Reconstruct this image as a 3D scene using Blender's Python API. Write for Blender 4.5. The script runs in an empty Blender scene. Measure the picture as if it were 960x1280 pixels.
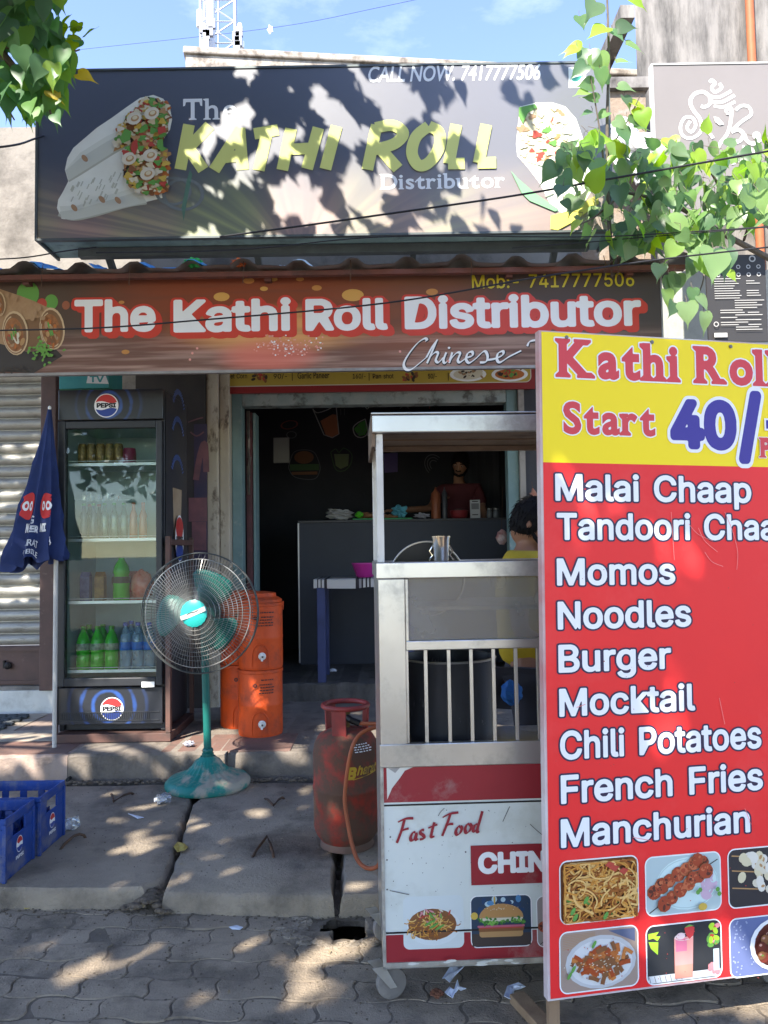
import bpy, bmesh, math, random
from math import sin, cos, pi, radians, atan, sqrt
from mathutils import Vector, Matrix, Quaternion
scene = bpy.context.scene
COL = scene.collection
rnd = random.Random(11)

# ------------------------------------------------------------------ camera
F_PX = 962.0
EYE = Vector((0, 0, 1.5))
_p, _r = atan(48 / 962), 0.0157
_fw = Vector((0, cos(_p), sin(_p))); _up = Vector((0, -sin(_p), cos(_p))); _ri = Vector((1, 0, 0))
_R = _ri * cos(_r) - _up * sin(_r); _U = _up * cos(_r) + _ri * sin(_r)
cd = bpy.data.cameras.new('camera'); cam = bpy.data.objects.new('camera', cd); COL.objects.link(cam)
mw = Matrix.Identity(4)
for i in range(3):
    mw[i][0], mw[i][1], mw[i][2], mw[i][3] = _R[i], _U[i], -_fw[i], EYE[i]
cam.matrix_world = mw
cd.sensor_fit = 'HORIZONTAL'; cd.sensor_width = 36; cd.lens = 36 * F_PX / 960
cd.clip_start = 0.05; cd.clip_end = 2000
scene.camera = cam

# ------------------------------------------------------------------ daylight
TO_SUN = Vector((-0.36, -0.60, 0.71)).normalized()
wd = bpy.data.worlds.new('World'); scene.world = wd; wd.use_nodes = True
wn = wd.node_tree; wn.nodes.clear()
sky = wn.nodes.new('ShaderNodeTexSky'); sky.sky_type = 'NISHITA'; sky.sun_disc = False
sky.sun_elevation = math.asin(TO_SUN.z)
sky.sun_rotation = math.atan2(TO_SUN.x, TO_SUN.y)
sky.dust_density = .15; sky.air_density = 1.0; sky.ozone_density = 1.8
bgn = wn.nodes.new('ShaderNodeBackground'); bgn.inputs[1].default_value = 0.088
won = wn.nodes.new('ShaderNodeOutputWorld')
_tc = wn.nodes.new('ShaderNodeTexCoord'); _cn = wn.nodes.new('ShaderNodeTexNoise'); _cn.inputs['Scale'].default_value = 2.2; _cn.inputs['Detail'].default_value = 9; _cn.inputs['Roughness'].default_value = .62
_mp = wn.nodes.new('ShaderNodeMapping'); _mp.inputs['Scale'].default_value = (1, 1, 2.6); _mp.inputs['Location'].default_value = (.35, .1, .2)
wn.links.new(_tc.outputs['Generated'], _mp.inputs[0]); wn.links.new(_mp.outputs[0], _cn.inputs['Vector'])
_mr = wn.nodes.new('ShaderNodeMapRange'); _mr.inputs[1].default_value = .56; _mr.inputs[2].default_value = .82; _mr.inputs[4].default_value = .3; wn.links.new(_cn.outputs['Fac'], _mr.inputs[0])
_mx = wn.nodes.new('ShaderNodeMix'); _mx.data_type = 'RGBA'; _mx.inputs[7].default_value = (7.0, 7.2, 7.6, 1)
wn.links.new(_mr.outputs[0], _mx.inputs[0]); _hs = wn.nodes.new('ShaderNodeHueSaturation'); _hs.inputs['Hue'].default_value = .515; _hs.inputs['Saturation'].default_value = 1.04; wn.links.new(sky.outputs[0], _hs.inputs['Color']); wn.links.new(_hs.outputs[0], _mx.inputs[6])
wn.links.new(_mx.outputs[2], bgn.inputs[0]); wn.links.new(bgn.outputs[0], won.inputs[0])
sd = bpy.data.lights.new('sun', 'SUN'); sd.energy = 2.45; sd.angle = radians(0.53); sd.color = (1.0, 0.94, 0.84)
sun = bpy.data.objects.new('sun', sd); COL.objects.link(sun)
sun.rotation_euler = TO_SUN.to_track_quat('Z', 'Y').to_euler(); sun.location = TO_SUN * 40
vs = scene.view_settings
scene.display_settings.display_device = 'sRGB'
vs.view_transform = 'Standard'; vs.look = 'None'; vs.exposure = 2.62; vs.gamma = 1.0; vs.use_curve_mapping = False
scene.cycles.max_bounces = 8; scene.cycles.transparent_max_bounces = 16
scene.cycles.use_denoising = True

# ------------------------------------------------------------------ measuring helpers
def ray(px, py):
    return _fw + _R * ((px - 480) / F_PX) + _U * ((640 - py) / F_PX)
def P(px, py, Y):
    d = ray(px, py); return EYE + d * (Y / d.y)
def G(px, py, z):
    d = ray(px, py); return EYE + d * ((z - 1.5) / d.z)

class Frame:
    """A flat board in the world: origin, right, up and outward normal."""
    def __init__(s, o, u=(1, 0, 0), v=(0, 0, 1)):
        s.o = Vector(o); s.u = Vector(u).normalized(); s.v = Vector(v).normalized(); s.n = s.u.cross(s.v)
    def uv(s, px, py):
        d = ray(px, py); t = (s.o - EYE).dot(s.n) / d.dot(s.n); q = EYE + d * t - s.o
        return q.dot(s.u), q.dot(s.v)
    def at(s, a, b, c=0):
        return s.o + s.u * a + s.v * b + s.n * c

# ------------------------------------------------------------------ materials
MATS = {}
def lk(nt, a, b): nt.links.new(a, b)
def M(name, col, rough=.6, metal=0, col2=None, scale=6, lo=.35, hi=.7, dirt=None, dscale=3, dlo=.52, dhi=.7,
      damt=.8, bump=0, bscale=60, spec=.32, coat=0, stretch=None, coord='Object', trans=0, rvar=.1):
    if name in MATS: return MATS[name]
    m = bpy.data.materials.new(name); m.use_nodes = True; MATS[name] = m
    nt = m.node_tree; b = nt.nodes['Principled BSDF']
    b.inputs['Base Color'].default_value = (*col, 1); b.inputs['Roughness'].default_value = rough
    b.inputs['Metallic'].default_value = metal; b.inputs['Specular IOR Level'].default_value = spec
    b.inputs['Coat Weight'].default_value = coat; b.inputs['Coat Roughness'].default_value = .15
    b.inputs['Transmission Weight'].default_value = trans
    if not (col2 or dirt or bump): return m
    tc = nt.nodes.new('ShaderNodeTexCoord'); vec = tc.outputs[coord]
    if stretch:
        mp = nt.nodes.new('ShaderNodeMapping'); mp.inputs['Scale'].default_value = stretch
        lk(nt, vec, mp.inputs[0]); vec = mp.outputs[0]
    def noise(sc, det=6, rg=.6):
        n = nt.nodes.new('ShaderNodeTexNoise'); n.inputs['Scale'].default_value = sc
        n.inputs['Detail'].default_value = det; n.inputs['Roughness'].default_value = rg
        lk(nt, vec, n.inputs['Vector']); return n.outputs['Fac']
    def rng(f, a, c, o0=0, o1=1):
        r = nt.nodes.new('ShaderNodeMapRange'); r.inputs[1].default_value = a; r.inputs[2].default_value = c
        r.inputs[3].default_value = o0; r.inputs[4].default_value = o1; lk(nt, f, r.inputs[0]); return r.outputs[0]
    cur = None
    def mix(f, a, c):
        x = nt.nodes.new('ShaderNodeMix'); x.data_type = 'RGBA'; lk(nt, f, x.inputs[0])
        if a is None: x.inputs[6].default_value = (*col, 1)
        else: lk(nt, a, x.inputs[6])
        x.inputs[7].default_value = (*c, 1); return x.outputs[2]
    if col2: cur = mix(rng(noise(scale), lo, hi), cur, col2)
    if dirt:
        f = rng(noise(dscale, 9, .68), dlo, dhi, 0, damt); cur = mix(f, cur, dirt)
        lk(nt, rng(f, 0, 1, rough, min(1, rough + .3)), b.inputs['Roughness'])
    if cur is not None: lk(nt, cur, b.inputs['Base Color'])
    if bump:
        bp = nt.nodes.new('ShaderNodeBump'); bp.inputs['Strength'].default_value = bump; bp.inputs['Distance'].default_value = .01
        lk(nt, noise(bscale, 8, .65), bp.inputs['Height']); lk(nt, bp.outputs[0], b.inputs['Normal'])
    return m

def leaf_mat(name, cols, tw=.35, rough=.42):
    m = bpy.data.materials.new(name); m.use_nodes = True; nt = m.node_tree; b = nt.nodes['Principled BSDF']
    g = nt.nodes.new('ShaderNodeNewGeometry'); cr = nt.nodes.new('ShaderNodeValToRGB')
    lk(nt, g.outputs['Random Per Island'], cr.inputs[0])
    e = cr.color_ramp.elements; e[0].color = (*cols[0], 1); e[1].color = (*cols[-1], 1)
    for i, c in enumerate(cols[1:-1]):
        x = e.new((i + 1) / (len(cols) - 1)); x.color = (*c, 1)
    lk(nt, cr.outputs[0], b.inputs['Base Color']); b.inputs['Roughness'].default_value = rough
    tr = nt.nodes.new('ShaderNodeBsdfTranslucent'); hs = nt.nodes.new('ShaderNodeHueSaturation')
    hs.inputs['Saturation'].default_value = 1.15; hs.inputs['Value'].default_value = 1.7
    lk(nt, cr.outputs[0], hs.inputs['Color']); lk(nt, hs.outputs[0], tr.inputs[0])
    ms = nt.nodes.new('ShaderNodeMixShader'); ms.inputs[0].default_value = tw
    lk(nt, b.outputs[0], ms.inputs[1]); lk(nt, tr.outputs[0], ms.inputs[2])
    lk(nt, ms.outputs[0], nt.nodes['Material Output'].inputs[0]); MATS[name] = m; return m

def glass_mat(name, tint=(1, 1, 1), refl=.9, rough=.02, haze=0, haze_col=(.6, .65, .65), base=.06):
    """Thin pane: clear by fresnel, optionally with a film of grime."""
    m = bpy.data.materials.new(name); m.use_nodes = True; nt = m.node_tree; nt.nodes.remove(nt.nodes['Principled BSDF'])
    t = nt.nodes.new('ShaderNodeBsdfTransparent'); t.inputs[0].default_value = (*tint, 1)
    gl = nt.nodes.new('ShaderNodeBsdfGlossy'); gl.inputs['Roughness'].default_value = rough; gl.inputs[0].default_value = (refl, refl, refl, 1)
    lw = nt.nodes.new('ShaderNodeFresnel'); lw.inputs[0].default_value = 1.5
    ad = nt.nodes.new('ShaderNodeMath'); ad.operation = 'ADD'; ad.inputs[1].default_value = base; lk(nt, lw.outputs[0], ad.inputs[0])
    mx = nt.nodes.new('ShaderNodeMixShader'); lk(nt, ad.outputs[0], mx.inputs[0]); lk(nt, t.outputs[0], mx.inputs[1]); lk(nt, gl.outputs[0], mx.inputs[2])
    out = mx.outputs[0]
    if haze:
        df = nt.nodes.new('ShaderNodeBsdfDiffuse'); df.inputs[0].default_value = (*haze_col, 1)
        tc = nt.nodes.new('ShaderNodeTexCoord'); n = nt.nodes.new('ShaderNodeTexNoise'); n.inputs['Scale'].default_value = 5; n.inputs['Detail'].default_value = 8
        lk(nt, tc.outputs['Object'], n.inputs['Vector'])
        r = nt.nodes.new('ShaderNodeMapRange'); r.inputs[1].default_value = .3; r.inputs[2].default_value = .7; r.inputs[3].default_value = haze * .5; r.inputs[4].default_value = haze
        lk(nt, n.outputs['Fac'], r.inputs[0])
        m2 = nt.nodes.new('ShaderNodeMixShader'); lk(nt, r.outputs[0], m2.inputs[0]); lk(nt, out, m2.inputs[1]); lk(nt, df.outputs[0], m2.inputs[2]); out = m2.outputs[0]
    lk(nt, out, nt.nodes['Material Output'].inputs[0]); MATS[name] = m; return m

# ------------------------------------------------------------------ objects
INV = {}
def thing(name, label, cat, loc=(0, 0, 0), group=None, rot=None):
    o = bpy.data.objects.new(name, None); COL.objects.link(o); o.empty_display_size = .1
    o.location = loc
    if rot is not None: o.rotation_euler = rot
    o['label'] = label; o['category'] = cat
    if group: o['group'] = group
    o.rotation_mode = 'XYZ'
    mm = Matrix.Translation(Vector(loc)) @ (rot.to_matrix().to_4x4() if rot is not None else Matrix.Identity(4))
    INV[o.name] = mm.inverted(); return o
def tag(o, label, cat, group=None, kind=None):
    if label: o['label'] = label
    if cat: o['category'] = cat
    if group: o['group'] = group
    if kind: o['kind'] = kind
    return o
def structure(o, label=None):
    o['kind'] = 'structure'
    return o
def dup_tree(o, parent=None):
    c = o.copy(); COL.objects.link(c)
    if parent is not None: c.parent = parent
    for ch in list(o.children): dup_tree(ch, c)
    return c

class MB:
    def __init__(s): s.v = []; s.f = []; s.m = []; s.mi = 0
    def add(s, vs, fs, mi=None):
        n = len(s.v); s.v += [Vector(x) for x in vs]; s.f += [tuple(i + n for i in f) for f in fs]
        s.m += [s.mi if mi is None else mi] * len(fs); return s
    def box(s, x0, x1, y0, y1, z0, z1, mi=None):
        return s.add([(x0, y0, z0), (x1, y0, z0), (x1, y1, z0), (x0, y1, z0), (x0, y0, z1), (x1, y0, z1), (x1, y1, z1), (x0, y1, z1)],
                     [(0, 3, 2, 1), (4, 5, 6, 7), (0, 1, 5, 4), (1, 2, 6, 5), (2, 3, 7, 6), (3, 0, 4, 7)], mi)
    def fbox(s, fr, a0, a1, b0, b1, c0, c1, mi=None):
        q = [fr.at(a, b, c) for c in (c0, c1) for (a, b) in ((a0, b0), (a1, b0), (a1, b1), (a0, b1))]
        return s.add(q, [(0, 3, 2, 1), (4, 5, 6, 7), (0, 1, 5, 4), (1, 2, 6, 5), (2, 3, 7, 6), (3, 0, 4, 7)], mi)
    def bar(s, a, b, w, h, up=(0, 0, 1), mi=None):
        a, b = Vector(a), Vector(b); d = (b - a).normalized(); x = d.cross(Vector(up))
        if x.length < 1e-4: x = d.cross(Vector((1, 0, 0)))
        x.normalize(); y = x.cross(d); q = []
        for c in (a, b):
            for i, j in ((-1, -1), (1, -1), (1, 1), (-1, 1)): q.append(c + x * w / 2 * i + y * h / 2 * j)
        return s.add(q, [(0, 1, 2, 3), (7, 6, 5, 4), (0, 4, 5, 1), (1, 5, 6, 2), (2, 6, 7, 3), (3, 7, 4, 0)], mi)
    def tube(s, pts, r, seg=6, closed=False, mi=None, caps=True):
        pts = [Vector(p) for p in pts]; n = len(pts); rr = r if isinstance(r, (list, tuple)) else [r] * n
        vs = []; fs = []; prev = None
        for i, p in enumerate(pts):
            if closed: d = pts[(i + 1) % n] - pts[i - 1]
            else: d = pts[min(i + 1, n - 1)] - pts[max(i - 1, 0)]
            d.normalize()
            if prev is None:
                x = d.cross(Vector((0, 0, 1)))
                if x.length < .05: x = d.cross(Vector((0, 1, 0)))
            else: x = prev - d * prev.dot(d)
            x.normalize(); prev = x; y = d.cross(x)
            for k in range(seg):
                a = 2 * pi * k / seg; vs.append(p + (x * cos(a) + y * sin(a)) * rr[i])
        m = n if closed else n - 1
        for i in range(m):
            j = (i + 1) % n
            for k in range(seg):
                l = (k + 1) % seg; fs.append((i * seg + k, i * seg + l, j * seg + l, j * seg + k))
        if caps and not closed: fs += [tuple(reversed(range(seg))), tuple((n - 1) * seg + k for k in range(seg))]
        return s.add(vs, fs, mi)
    def lathe(s, prof, c=(0, 0, 0), seg=24, ax=None, mi=None, mod=None):
        """prof: (radius, height); ax: axis direction (default +Z)."""
        c = Vector(c); Z = Vector(ax or (0, 0, 1)).normalized()
        X = Z.orthogonal().normalized() if ax else Vector((1, 0, 0)); Yv = Z.cross(X); vs = []; fs = []
        for r, z in prof:
            for k in range(seg):
                a = 2 * pi * k / seg; q = r * (mod(a, r, z) if mod else 1)
                vs.append(c + X * q * cos(a) + Yv * q * sin(a) + Z * z)
        n = len(prof)
        for i in range(n - 1):
            for k in range(seg):
                l = (k + 1) % seg; fs.append((i * seg + k, i * seg + l, (i + 1) * seg + l, (i + 1) * seg + k))
        if prof[0][0] > 1e-5: fs.append(tuple(reversed(range(seg))))
        if prof[-1][0] > 1e-5: fs.append(tuple((n - 1) * seg + k for k in range(seg)))
        return s.add(vs, fs, mi)
    def ball(s, c, r, seg=12, rings=8, mi=None, fn=None):
        c = Vector(c); rx, ry, rz = r if isinstance(r, (tuple, list)) else (r, r, r); vs = []; fs = []
        for i in range(rings + 1):
            t = pi * i / rings
            for k in range(seg):
                a = 2 * pi * k / seg; d = Vector((sin(t) * cos(a), sin(t) * sin(a), cos(t)))
                if fn: d = d * fn(d)
                vs.append(c + Vector((d.x * rx, d.y * ry, d.z * rz)))
        for i in range(rings):
            for k in range(seg):
                l = (k + 1) % seg; fs.append((i * seg + k, (i + 1) * seg + k, (i + 1) * seg + l, i * seg + l))
        return s.add(vs, fs, mi)
    def prism(s, pts, off, mi=None):
        """closed outline of 3D points pushed by vector off"""
        pts = [Vector(p) for p in pts]; off = Vector(off); n = len(pts)
        return s.add(pts + [p + off for p in pts],
                     [tuple(range(n)), tuple(reversed(range(n, 2 * n)))] + [(i, n + i, n + (i + 1) % n, (i + 1) % n) for i in range(n)], mi)
    def build(s, name, mats, parent=None, smooth=False, bevel=0, local=False, fix=True):
        me = bpy.data.meshes.new(name)
        vs = s.v
        root = parent
        while root is not None and root.parent is not None: root = root.parent
        if root is not None and not local and root.name in INV:
            inv = INV[root.name]; vs = [inv @ v for v in vs]
        me.from_pydata([tuple(v) for v in vs], [], s.f)
        for m in (mats if isinstance(mats, (list, tuple)) else [mats]): me.materials.append(m)
        me.polygons.foreach_set('material_index', s.m)
        if fix:
            bm = bmesh.new(); bm.from_mesh(me); bmesh.ops.remove_doubles(bm, verts=bm.verts, dist=1e-6)
            bmesh.ops.recalc_face_normals(bm, faces=bm.faces); bm.to_mesh(me); bm.free()
        if smooth:
            me.polygons.foreach_set('use_smooth', [True] * len(me.polygons))
            me.set_sharp_from_angle(angle=radians(42))
        me.update()
        o = bpy.data.objects.new(name, me); COL.objects.link(o)
        if parent is not None: o.parent = parent
        if bevel:
            bv = o.modifiers.new('bevel', 'BEVEL'); bv.width = bevel; bv.segments = 2; bv.limit_method = 'ANGLE'; bv.angle_limit = radians(50)
            bv.harden_normals = False
        return o

# ------------------------------------------------------------------ lettering
_tcache = {}
# outlines of a plain grotesque: character code, advance, then x,y,x,y... for each contour (250 units to the em)
OUTLINES = [
    (45, 113, [84,61,84,47,29,47,29,61]),
    (46, 47, [21,-1,18,0,16,2,12,10,14,16,18,20,24,22,30,20,34,16,35,13,35,7,32,2,30,0,27,-1]),
    (47, 62, [59,133,18,-19,4,-19,45,133]),
    (48, 113, [57,-2,48,-1,40,2,32,6,26,12,21,19,17,28,14,39,13,50,12,64,13,77,14,88,17,99,21,108,26,115,33,121,40,125,48,128,57,129,66,128,74,125,81,121,87,115,92,108,96,99,99,88,101,77,101,50,99,39,96,28,92,19,87,12,81,6,74,2,66,-1], [57,12,63,13,68,15,73,18,77,23,80,29,83,36,84,44,86,53,86,74,84,83,83,91,80,98,77,104,73,109,68,112,63,114,57,115,51,114,45,112,41,109,37,104,33,98,31,91,29,83,27,64,28,53,29,44,31,36,33,29,37,23,41,18,45,15,51,13]),
    (49, 113, [19,0,19,14,98,14,98,0], [69,127,69,0,53,0,53,112,52,112,22,89,22,107,50,127]),
    (52, 113, [10,26,10,40,62,127,78,127,27,41,103,41,103,26], [70,0,70,79,86,79,86,0]),
    (53, 113, [55,-2,41,0,29,6,25,10,21,15,18,20,16,26,15,33,31,33,31,29,33,25,34,22,37,19,43,15,55,12,65,14,69,16,73,19,76,22,79,26,80,31,82,35,82,46,80,51,76,59,69,66,64,68,60,69,50,69,38,66,35,64,32,61,17,63,24,127,92,127,92,113,38,113,33,75,34,75,37,78,41,80,44,81,53,83,63,83,68,82,78,78,82,75,90,67,92,63,95,58,98,41,97,33,95,26,92,19,88,13,83,8,77,4,70,1,63,-1]),
    (54, 113, [57,-2,49,-1,42,1,36,4,30,8,25,13,21,19,18,25,16,33,16,47,18,53,20,60,23,67,28,76,34,85,63,127,80,127,38,65,36,65,39,70,41,72,49,77,52,78,55,78,59,79,66,78,73,76,79,74,84,70,89,65,92,60,95,54,97,47,97,32,95,25,92,18,88,12,78,4,71,1,64,-1], [57,12,66,14,70,16,73,18,76,22,79,25,82,39,79,53,76,57,70,63,66,65,61,66,52,66,47,65,43,63,37,57,34,53,31,40,32,34,34,25,37,22,40,18,43,16,47,14]),
    (55, 113, [24,0,81,112,81,113,16,113,16,127,98,127,98,112,41,0]),
    (57, 113, [57,129,64,128,78,124,88,114,92,109,95,102,97,95,97,81,93,67,90,60,85,52,79,42,50,0,33,0,75,62,77,62,74,57,70,53,67,52,64,50,61,49,47,49,40,51,34,54,29,57,24,62,21,67,18,73,16,80,16,96,18,103,21,109,25,115,30,120,36,124,42,127], [52,115,48,113,44,112,40,109,37,106,33,98,31,88,33,78,37,70,40,67,44,64,48,62,52,61,61,61,66,62,70,64,76,70,79,74,82,88,79,102,76,106,70,112,66,113,61,115]),
    (58, 47, [21,-1,18,0,16,2,12,10,14,16,18,20,24,22,30,20,34,16,35,13,35,7,32,2,30,0,27,-1], [21,68,18,69,14,73,12,79,14,85,18,89,21,90,27,90,30,89,34,85,35,82,35,76,34,73,30,69,27,68]),
    (66, 114, [15,0,15,127,69,127,76,125,82,123,88,119,92,115,98,105,99,100,100,93,97,80,95,77,89,71,86,70,82,68,79,67,79,66,87,64,91,61,95,59,101,51,103,46,104,40,104,28,102,22,100,17,97,12,92,8,86,4,79,2,71,0], [31,14,61,14,70,15,77,17,82,20,86,24,88,29,89,34,86,46,80,52,72,56,62,58,31,58], [31,71,59,71,72,74,75,76,81,82,83,85,84,89,84,93,83,98,81,103,78,107,74,110,67,112,60,113,31,113]),
    (67, 128, [67,-2,56,-1,46,2,38,6,30,12,23,20,17,29,13,39,11,51,10,64,11,76,13,88,17,98,23,107,30,115,38,121,46,125,56,128,67,129,73,129,79,128,91,124,101,118,105,114,112,105,115,99,117,93,118,87,102,87,101,91,97,99,95,102,92,105,83,111,71,114,67,114,59,113,52,111,46,108,40,104,35,98,31,91,28,83,26,74,26,53,28,44,31,36,35,29,40,24,46,19,52,16,59,14,67,13,71,13,83,16,89,20,92,23,95,25,97,29,99,32,101,36,102,40,118,40,117,34,115,28,109,18,105,13,101,9,91,3,85,1]),
    (68, 126, [55,0,24,0,24,14,54,14,63,15,72,17,79,20,86,25,91,30,95,37,98,45,100,64,99,74,98,82,95,90,91,97,86,103,80,107,73,110,65,112,55,113,23,113,23,127,56,127,68,126,79,124,88,120,96,114,103,107,108,98,112,88,115,76,115,51,112,40,108,30,103,21,96,14,88,8,78,3,67,1], [31,127,31,0,15,0,15,127]),
    (69, 105, [15,0,15,127,93,127,93,113,31,113,31,71,89,71,89,57,31,57,31,14,94,14,94,0]),
    (70, 103, [15,0,15,127,92,127,92,113,31,113,31,70,87,70,87,55,31,55,31,0]),
    (72, 129, [15,0,15,127,31,127,31,72,98,72,98,127,114,127,114,0,98,0,98,58,31,58,31,0]),
    (73, 75, [8,0,8,14,30,14,30,113,8,113,8,127,67,127,67,113,46,113,46,14,67,14,67,0]),
    (75, 117, [26,36,26,54,32,62,35,65,38,69,41,72,44,76,47,79,50,83,53,86,91,127,112,127,58,69,57,69], [15,0,15,127,31,127,31,0], [93,0,47,65,57,77,112,0]),
    (76, 98, [15,0,15,127,31,127,31,14,90,14,90,0]),
    (77, 157, [15,0,15,127,38,127,69,47,80,15,80,12,77,12,79,18,79,21,82,30,84,34,86,40,86,42,88,47,119,127,142,127,142,0,126,0,126,100,127,103,127,114,128,114,126,106,124,102,122,94,120,91,117,80,114,73,85,0,72,0,43,73,39,83,37,87,34,98,32,102,31,106,29,110,28,114,30,114,30,0]),
    (78, 131, [15,0,15,127,34,127,86,46,87,43,89,41,91,38,93,34,95,31,99,23,101,18,103,14,101,13,101,18,100,23,100,127,116,127,116,0,97,0,51,73,49,76,46,79,44,83,42,86,40,91,37,95,34,100,31,106,27,113,30,113,30,101,31,96,31,0]),
    (79, 133, [67,-2,56,-1,47,2,38,6,30,12,23,20,17,29,13,39,11,51,10,64,11,76,13,88,17,98,23,107,30,115,38,121,47,125,56,128,67,129,77,128,87,125,96,121,104,115,110,107,116,98,120,88,122,76,123,64,122,51,120,39,116,29,110,20,104,12,96,6,87,2,77,-1], [67,13,74,14,81,16,87,19,93,23,98,29,102,36,105,44,107,53,108,64,107,74,105,83,102,91,98,98,93,104,87,108,81,111,74,113,67,114,59,113,52,111,46,108,40,104,35,98,31,91,28,83,26,74,26,53,28,44,31,36,35,29,40,24,46,19,52,16,59,14]),
    (80, 111, [15,0,15,127,68,127,76,125,83,122,89,118,94,113,100,101,102,94,102,80,100,73,97,66,94,61,89,56,83,52,76,49,68,47,59,46,27,46,27,61,64,61,70,62,74,64,78,67,81,70,83,73,85,78,86,82,86,92,85,96,81,104,78,107,74,110,70,112,64,113,31,113,31,0]),
    (82, 112, [15,0,15,127,68,127,76,125,83,122,89,118,94,114,98,108,100,102,102,95,102,81,100,74,98,68,94,62,89,58,83,54,76,52,68,50,59,49,24,49,24,64,65,64,70,65,78,69,81,72,83,75,85,79,86,83,86,93,85,97,81,105,78,108,70,112,64,113,31,113,31,0], [88,0,58,57,76,57,107,0]),
    (83, 112, [47,-2,39,0,32,2,20,10,16,15,13,21,11,27,10,34,26,34,28,25,34,19,37,17,42,15,46,13,51,13,56,12,71,15,76,17,82,23,85,27,86,31,86,39,85,42,83,45,81,47,77,49,74,51,70,53,66,54,61,56,46,60,36,63,28,67,22,72,17,78,14,85,13,93,14,100,16,106,19,112,23,117,28,121,34,124,41,127,57,129,72,127,79,124,85,121,90,117,94,112,97,107,99,101,100,94,84,94,83,100,80,105,76,109,70,112,64,114,56,115,42,112,38,110,35,107,32,105,30,101,29,98,29,90,31,86,33,83,42,77,46,76,50,74,53,73,70,69,74,67,78,66,86,62,93,57,99,49,101,45,102,40,102,35,100,22,97,16,87,6,81,3,73,0,65,-2]),
    (84, 112, [8,113,8,127,104,127,104,113,64,113,64,0,48,0,48,113]),
    (86, 120, [51,0,4,127,21,127,48,52,50,47,52,41,56,27,59,18,62,8,59,8,62,18,64,27,67,35,71,47,72,52,99,127,116,127,69,0]),
    (87, 172, [39,0,4,127,21,127,41,49,48,19,48,14,49,10,47,10,56,49,77,127,95,127,115,49,117,45,122,23,122,19,124,10,122,10,131,49,151,127,167,127,133,0,114,0,92,81,91,86,89,92,87,104,85,111,84,119,87,119,84,99,82,93,81,87,79,81,58,0]),
    (97, 97, [34,-2,29,-1,24,1,19,4,15,7,12,11,8,21,8,32,9,37,13,43,16,46,19,48,27,52,36,54,40,54,50,56,55,56,58,57,62,57,68,60,69,62,69,68,67,74,65,77,63,79,60,80,57,82,53,82,49,83,45,82,41,82,37,81,34,79,32,77,29,75,28,73,26,71,25,68,10,73,16,83,20,87,24,90,28,92,33,94,43,96,56,96,64,94,68,92,75,87,78,84,81,80,83,75,84,69,84,0,69,0,69,13,68,13,65,8,63,6,54,0,45,-2], [43,11,53,13,61,17,64,20,66,23,68,27,69,31,69,47,65,45,63,45,60,44,55,44,53,43,48,43,46,42,44,42,40,41,37,41,34,40,31,38,28,37,26,35,23,30,23,23,25,18,27,16,32,13,36,12,39,12]),
    (98, 106, [57,-2,52,-2,47,-1,43,1,37,5,34,8,30,15,28,15,28,0,13,0,13,127,28,127,28,80,30,80,32,84,39,91,47,95,52,96,57,96,65,95,72,93,78,90,84,86,89,80,92,73,95,65,97,57,98,47,97,38,95,29,92,21,89,14,84,9,78,4,72,1,65,-1], [61,12,66,14,70,16,74,20,77,24,79,29,81,35,82,41,82,54,81,60,77,70,74,74,70,78,66,80,61,82,50,82,40,78,37,75,34,71,31,66,28,47,30,34,31,29,34,24,40,16,50,12]),
    (99, 99, [52,-2,44,-1,36,1,29,4,23,9,18,14,14,21,11,29,9,38,9,56,11,65,14,73,18,80,23,85,29,90,36,93,44,95,52,96,56,96,69,93,73,91,79,87,82,84,87,77,89,73,90,69,76,65,73,72,67,78,58,82,46,82,36,78,33,74,29,70,27,65,25,59,24,53,24,41,25,35,27,29,29,24,33,20,36,16,46,12,58,12,66,15,68,17,70,18,71,20,73,22,76,29,91,26,88,18,83,11,77,5,69,1,56,-2]),
    (100, 106, [49,-2,41,-1,34,1,28,4,22,9,18,14,14,21,11,29,9,38,9,57,11,65,14,73,18,80,22,86,28,90,34,93,41,95,49,96,54,96,59,95,67,91,74,84,75,82,77,80,78,80,78,127,93,127,93,0,78,0,78,15,77,15,75,13,74,10,69,5,63,1,59,-1,54,-2], [57,12,61,14,66,16,72,24,75,29,77,34,78,41,78,54,77,60,75,66,73,71,70,75,66,78,62,80,57,82,45,82,40,80,36,78,32,74,29,70,25,60,24,54,24,41,25,35,27,29,30,24,36,16,46,12]),
    (101, 101, [53,-2,44,-1,36,1,29,4,23,9,18,14,14,21,11,29,9,37,9,56,11,65,14,72,18,79,23,85,29,90,36,93,43,95,51,96,56,96,66,94,71,91,76,89,84,81,87,76,91,64,92,57,93,48,93,42,19,42,19,55,84,55,77,51,77,57,76,62,72,72,66,78,61,81,57,82,51,83,41,81,33,75,30,72,27,67,25,63,24,58,24,38,26,32,30,22,34,18,38,15,42,13,47,12,60,12,66,14,69,16,71,18,73,21,75,23,76,26,91,23,89,18,87,14,84,10,80,6,76,3,71,1,65,-1,59,-2]),
    (102, 63, [57,95,57,82,2,82,2,95], [20,0,20,108,22,118,27,125,30,128,34,130,42,132,56,132,61,130,57,117,44,118,41,117,39,115,37,112,35,105,35,0]),
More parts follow.
